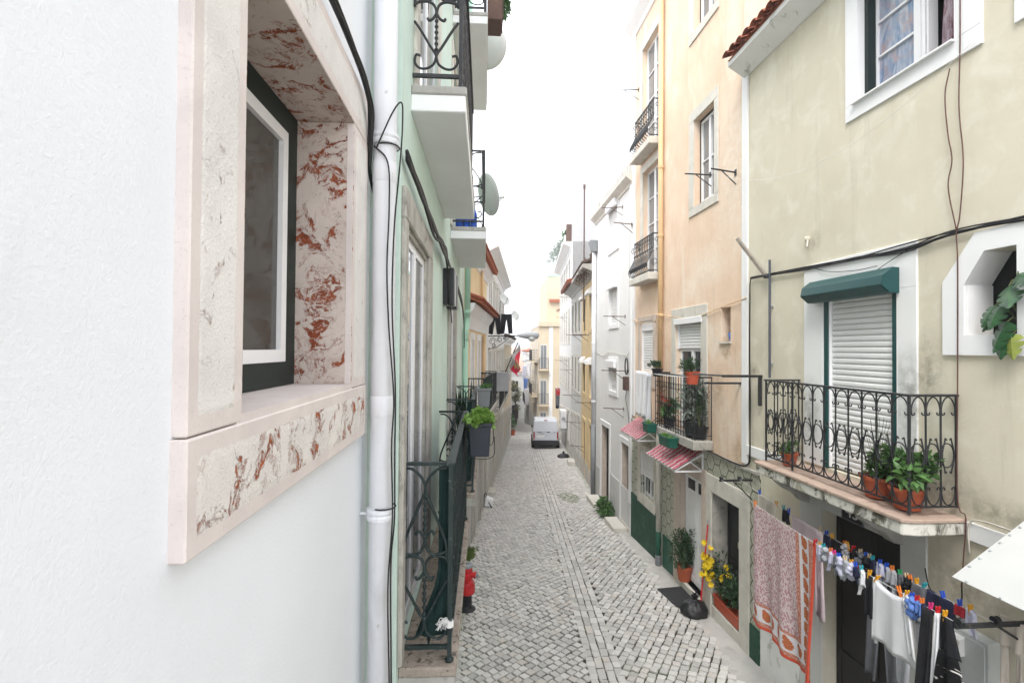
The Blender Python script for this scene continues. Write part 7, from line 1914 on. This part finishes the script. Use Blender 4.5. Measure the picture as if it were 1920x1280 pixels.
# far clothes, trees and hill
for i, (s, z, L, m, lab) in enumerate(((2.0, 3.8, 1.3, 'cloth_white', 'white sheet hanging from the upper balcony of the pale yellow house'), (5.5, 1.2, 1.6, 'cloth_white', 'white sheet hanging from the lower balcony far down the street'), (8.0, 2.0, 1.2, 'cloth_blue', 'pale blue cloth hanging far down the street on the right'), (10.5, 3.2, 1.3, 'cloth_lilac', 'lilac cloth hanging far down the street on the right'))):
    FZ = Fr(tuple(FR5.p(s, .45, 0))[:2], tuple(FR5.p(s - .15, .95, 0))[:2], True); mb = MB(); cloth(mb, FZ, z, L, (0, .1), (.5, .42), 0, .05, 1.5, i, .03)
    tag(mb.build('laundry_sheet', m, smooth=True), lab, 'laundry')
t = thing('street_lamp', 'small ornate bracket lamp on the pale yellow house', 'street lamp', FR5.p(.5, 0, 4.2))
MB().tube([Vector((4.8, 41.9, 4.0)), Vector((3.6, 41.6, 4.0))], .03, 6).build('arm', 'iron', t); MB().tube(spiral((0, 0), .22, 0, 1.5, type('S', (), {'p': staticmethod(lambda a, n, z: Vector((4.55 + a, 41.85, 3.72 + z)))}), 0), .02, 5).build('scroll', 'iron', t); MB().lathe((3.5, 41.6, 3.88), [(.10, 0), (.2, .05), (.12, .22), (.03, .26)], 10).build('lantern', 'plastic_grey', t)
def tree(c, h, R, n, label, lm='leaf_tree'):
    c = Vector(c); t = thing('street_tree', label, 'tree', c); rg = random.Random(int(c.y * 10)); mb = MB()
    mb.tube(smooth_path([c, c + Vector((.1, 0, h * .4)), c + Vector((-.05, .1, h * .75)), c + Vector((.1, .1, h))], 4), [.16 - .010 * i for i in range(13)], 8)
    for i in range(7):
        a = i * .9; b = c + Vector((0, 0, h * (.45 + .07 * i))); mb.tube([b, b + Vector((math.cos(a) * R[0] * .7, math.sin(a) * R[1] * .7, R[2] * .5))], [.05, .015], 6)
    mb.build('trunk', 'bark', t); mb = MB()
    for k in range(12):
        d = Vector((rg.gauss(0, .5) * R[0], rg.gauss(0, .5) * R[1], rg.gauss(0, .45) * R[2]))
        foliage(mb, c + Vector((0, 0, h)) + d, (R[0] * .4, R[1] * .4, R[2] * .35), n // 12, .16, .09, rg, .2)
    mb.build('crown', lm, t, fix=False)
tree((4.05, 60, gz(60)), 3.6, (.75, .8, 1.5), 1900, 'yellow green street tree standing before the end house')
hb = MB(); rg = random.Random(3)
for j in range(14):
    for i in range(25): 
        x, y = lerp(-160, 200, i / 24), lerp(95, 330, j / 13); hb.v.append(Vector((x, y, gz(y) + 1 + max(0, (y - 105)) * .085 + 4 * noise.noise((x * .02, y * .02, 0)))))
for j in range(13):
    for i in range(24): hb.f.append([j * 25 + i, j * 25 + i + 1, (j + 1) * 25 + i + 1, (j + 1) * 25 + i]); hb.m.append(0)
structure(hb.build('hills', 'hill', loc=(0, 0, 0), fix=False, smooth=True))
NAMES = ['pale', 'cream', 'grey', 'whitish', 'sandy', 'ashen', 'ivory', 'light']
WHERE = ['left of the flag pole', 'behind the flag', 'just right of the flag', 'above the end house roof', 'by the right-hand laundry', 'behind the tree top']
def far_house(x, y, w, d, h, zb, label, seed):
    t = thing('far_house', label, 'house', (x, y, zb)); rg = random.Random(seed); FH = Fr((x + w / 2, y), (x - w / 2, y), False)
    holes = [(.8 + i * 1.8, 1.6 + i * 1.8, zb + 1.2 + k * 2.9, zb + 2.7 + k * 2.9) for i in range(int(w / 1.9)) for k in range(int(h / 3))]
    holes = [q for q in holes if q[1] < w - .2 and q[3] < zb + h - .3]
    wall(t, FH, 0, w, zb - 3, zb + h, holes, rg.choice(['plaster_old_white', 'plaster_pale_yellow', 'plaster_pale_grey']), depth=.2, back=d)
    for q in holes: window(t, FH, *q, n=-.15, cols=2, pm='glass_grey')
    MB().prism([FH.p(0, .25, zb + h), FH.p(0, -d / 2, zb + h + 1.4), FH.p(0, -d, zb + h)], FH.u * w).build('roof', 'roof_far', t)
k = 0
for (x, y, w, h, zb) in ((3.2, 95, 7, 7, -9.5), (10.5, 99, 7, 8, -9.5), (-3.5, 100, 6.5, 9, -9), (8.0, 135, 9, 9, -7.5), (-2, 140, 9, 9, -7), (18, 150, 9, 10, -7), (3.5, 190, 9, 9, -5), (14, 195, 10, 9, -5)):
    far_house(x, y, w, 7, h, zb, ['nearest pale hillside house behind the end house', 'pale hillside house low on the right behind the end house', 'pale hillside house low on the left behind the end house', 'middle hillside house seen over the end house roof', 'hillside house left of the middle one, behind the flag', 'hillside house at the right, behind the laundry', 'highest hillside house straight down the street', 'highest hillside house right of the street axis'][k], k); k += 1

# ================================================================== light haze in the air of the street
hz = MB().box(W, -420, 420, -75, 620, -40, 19)
hzo = hz.build('haze', 'plaster_white', loc=(0, 0, -40))
hm = bpy.data.materials.new('haze_air'); hm.use_nodes = True; hn = hm.node_tree
for nd in list(hn.nodes):
    if nd.type == 'BSDF_PRINCIPLED': hn.nodes.remove(nd)
hv = hn.nodes.new('ShaderNodeVolumePrincipled'); hv.inputs['Color'].default_value = (.96, .97, 1.0, 1); hv.inputs['Density'].default_value = .003; hv.inputs['Anisotropy'].default_value = .2
hn.links.new(hv.outputs[0], hn.nodes['Material Output'].inputs['Volume'])
hzo.data.materials.clear(); hzo.data.materials.append(hm)
stuff(hzo); tag(hzo, 'pale bright haze filling the air of the street', 'haze')
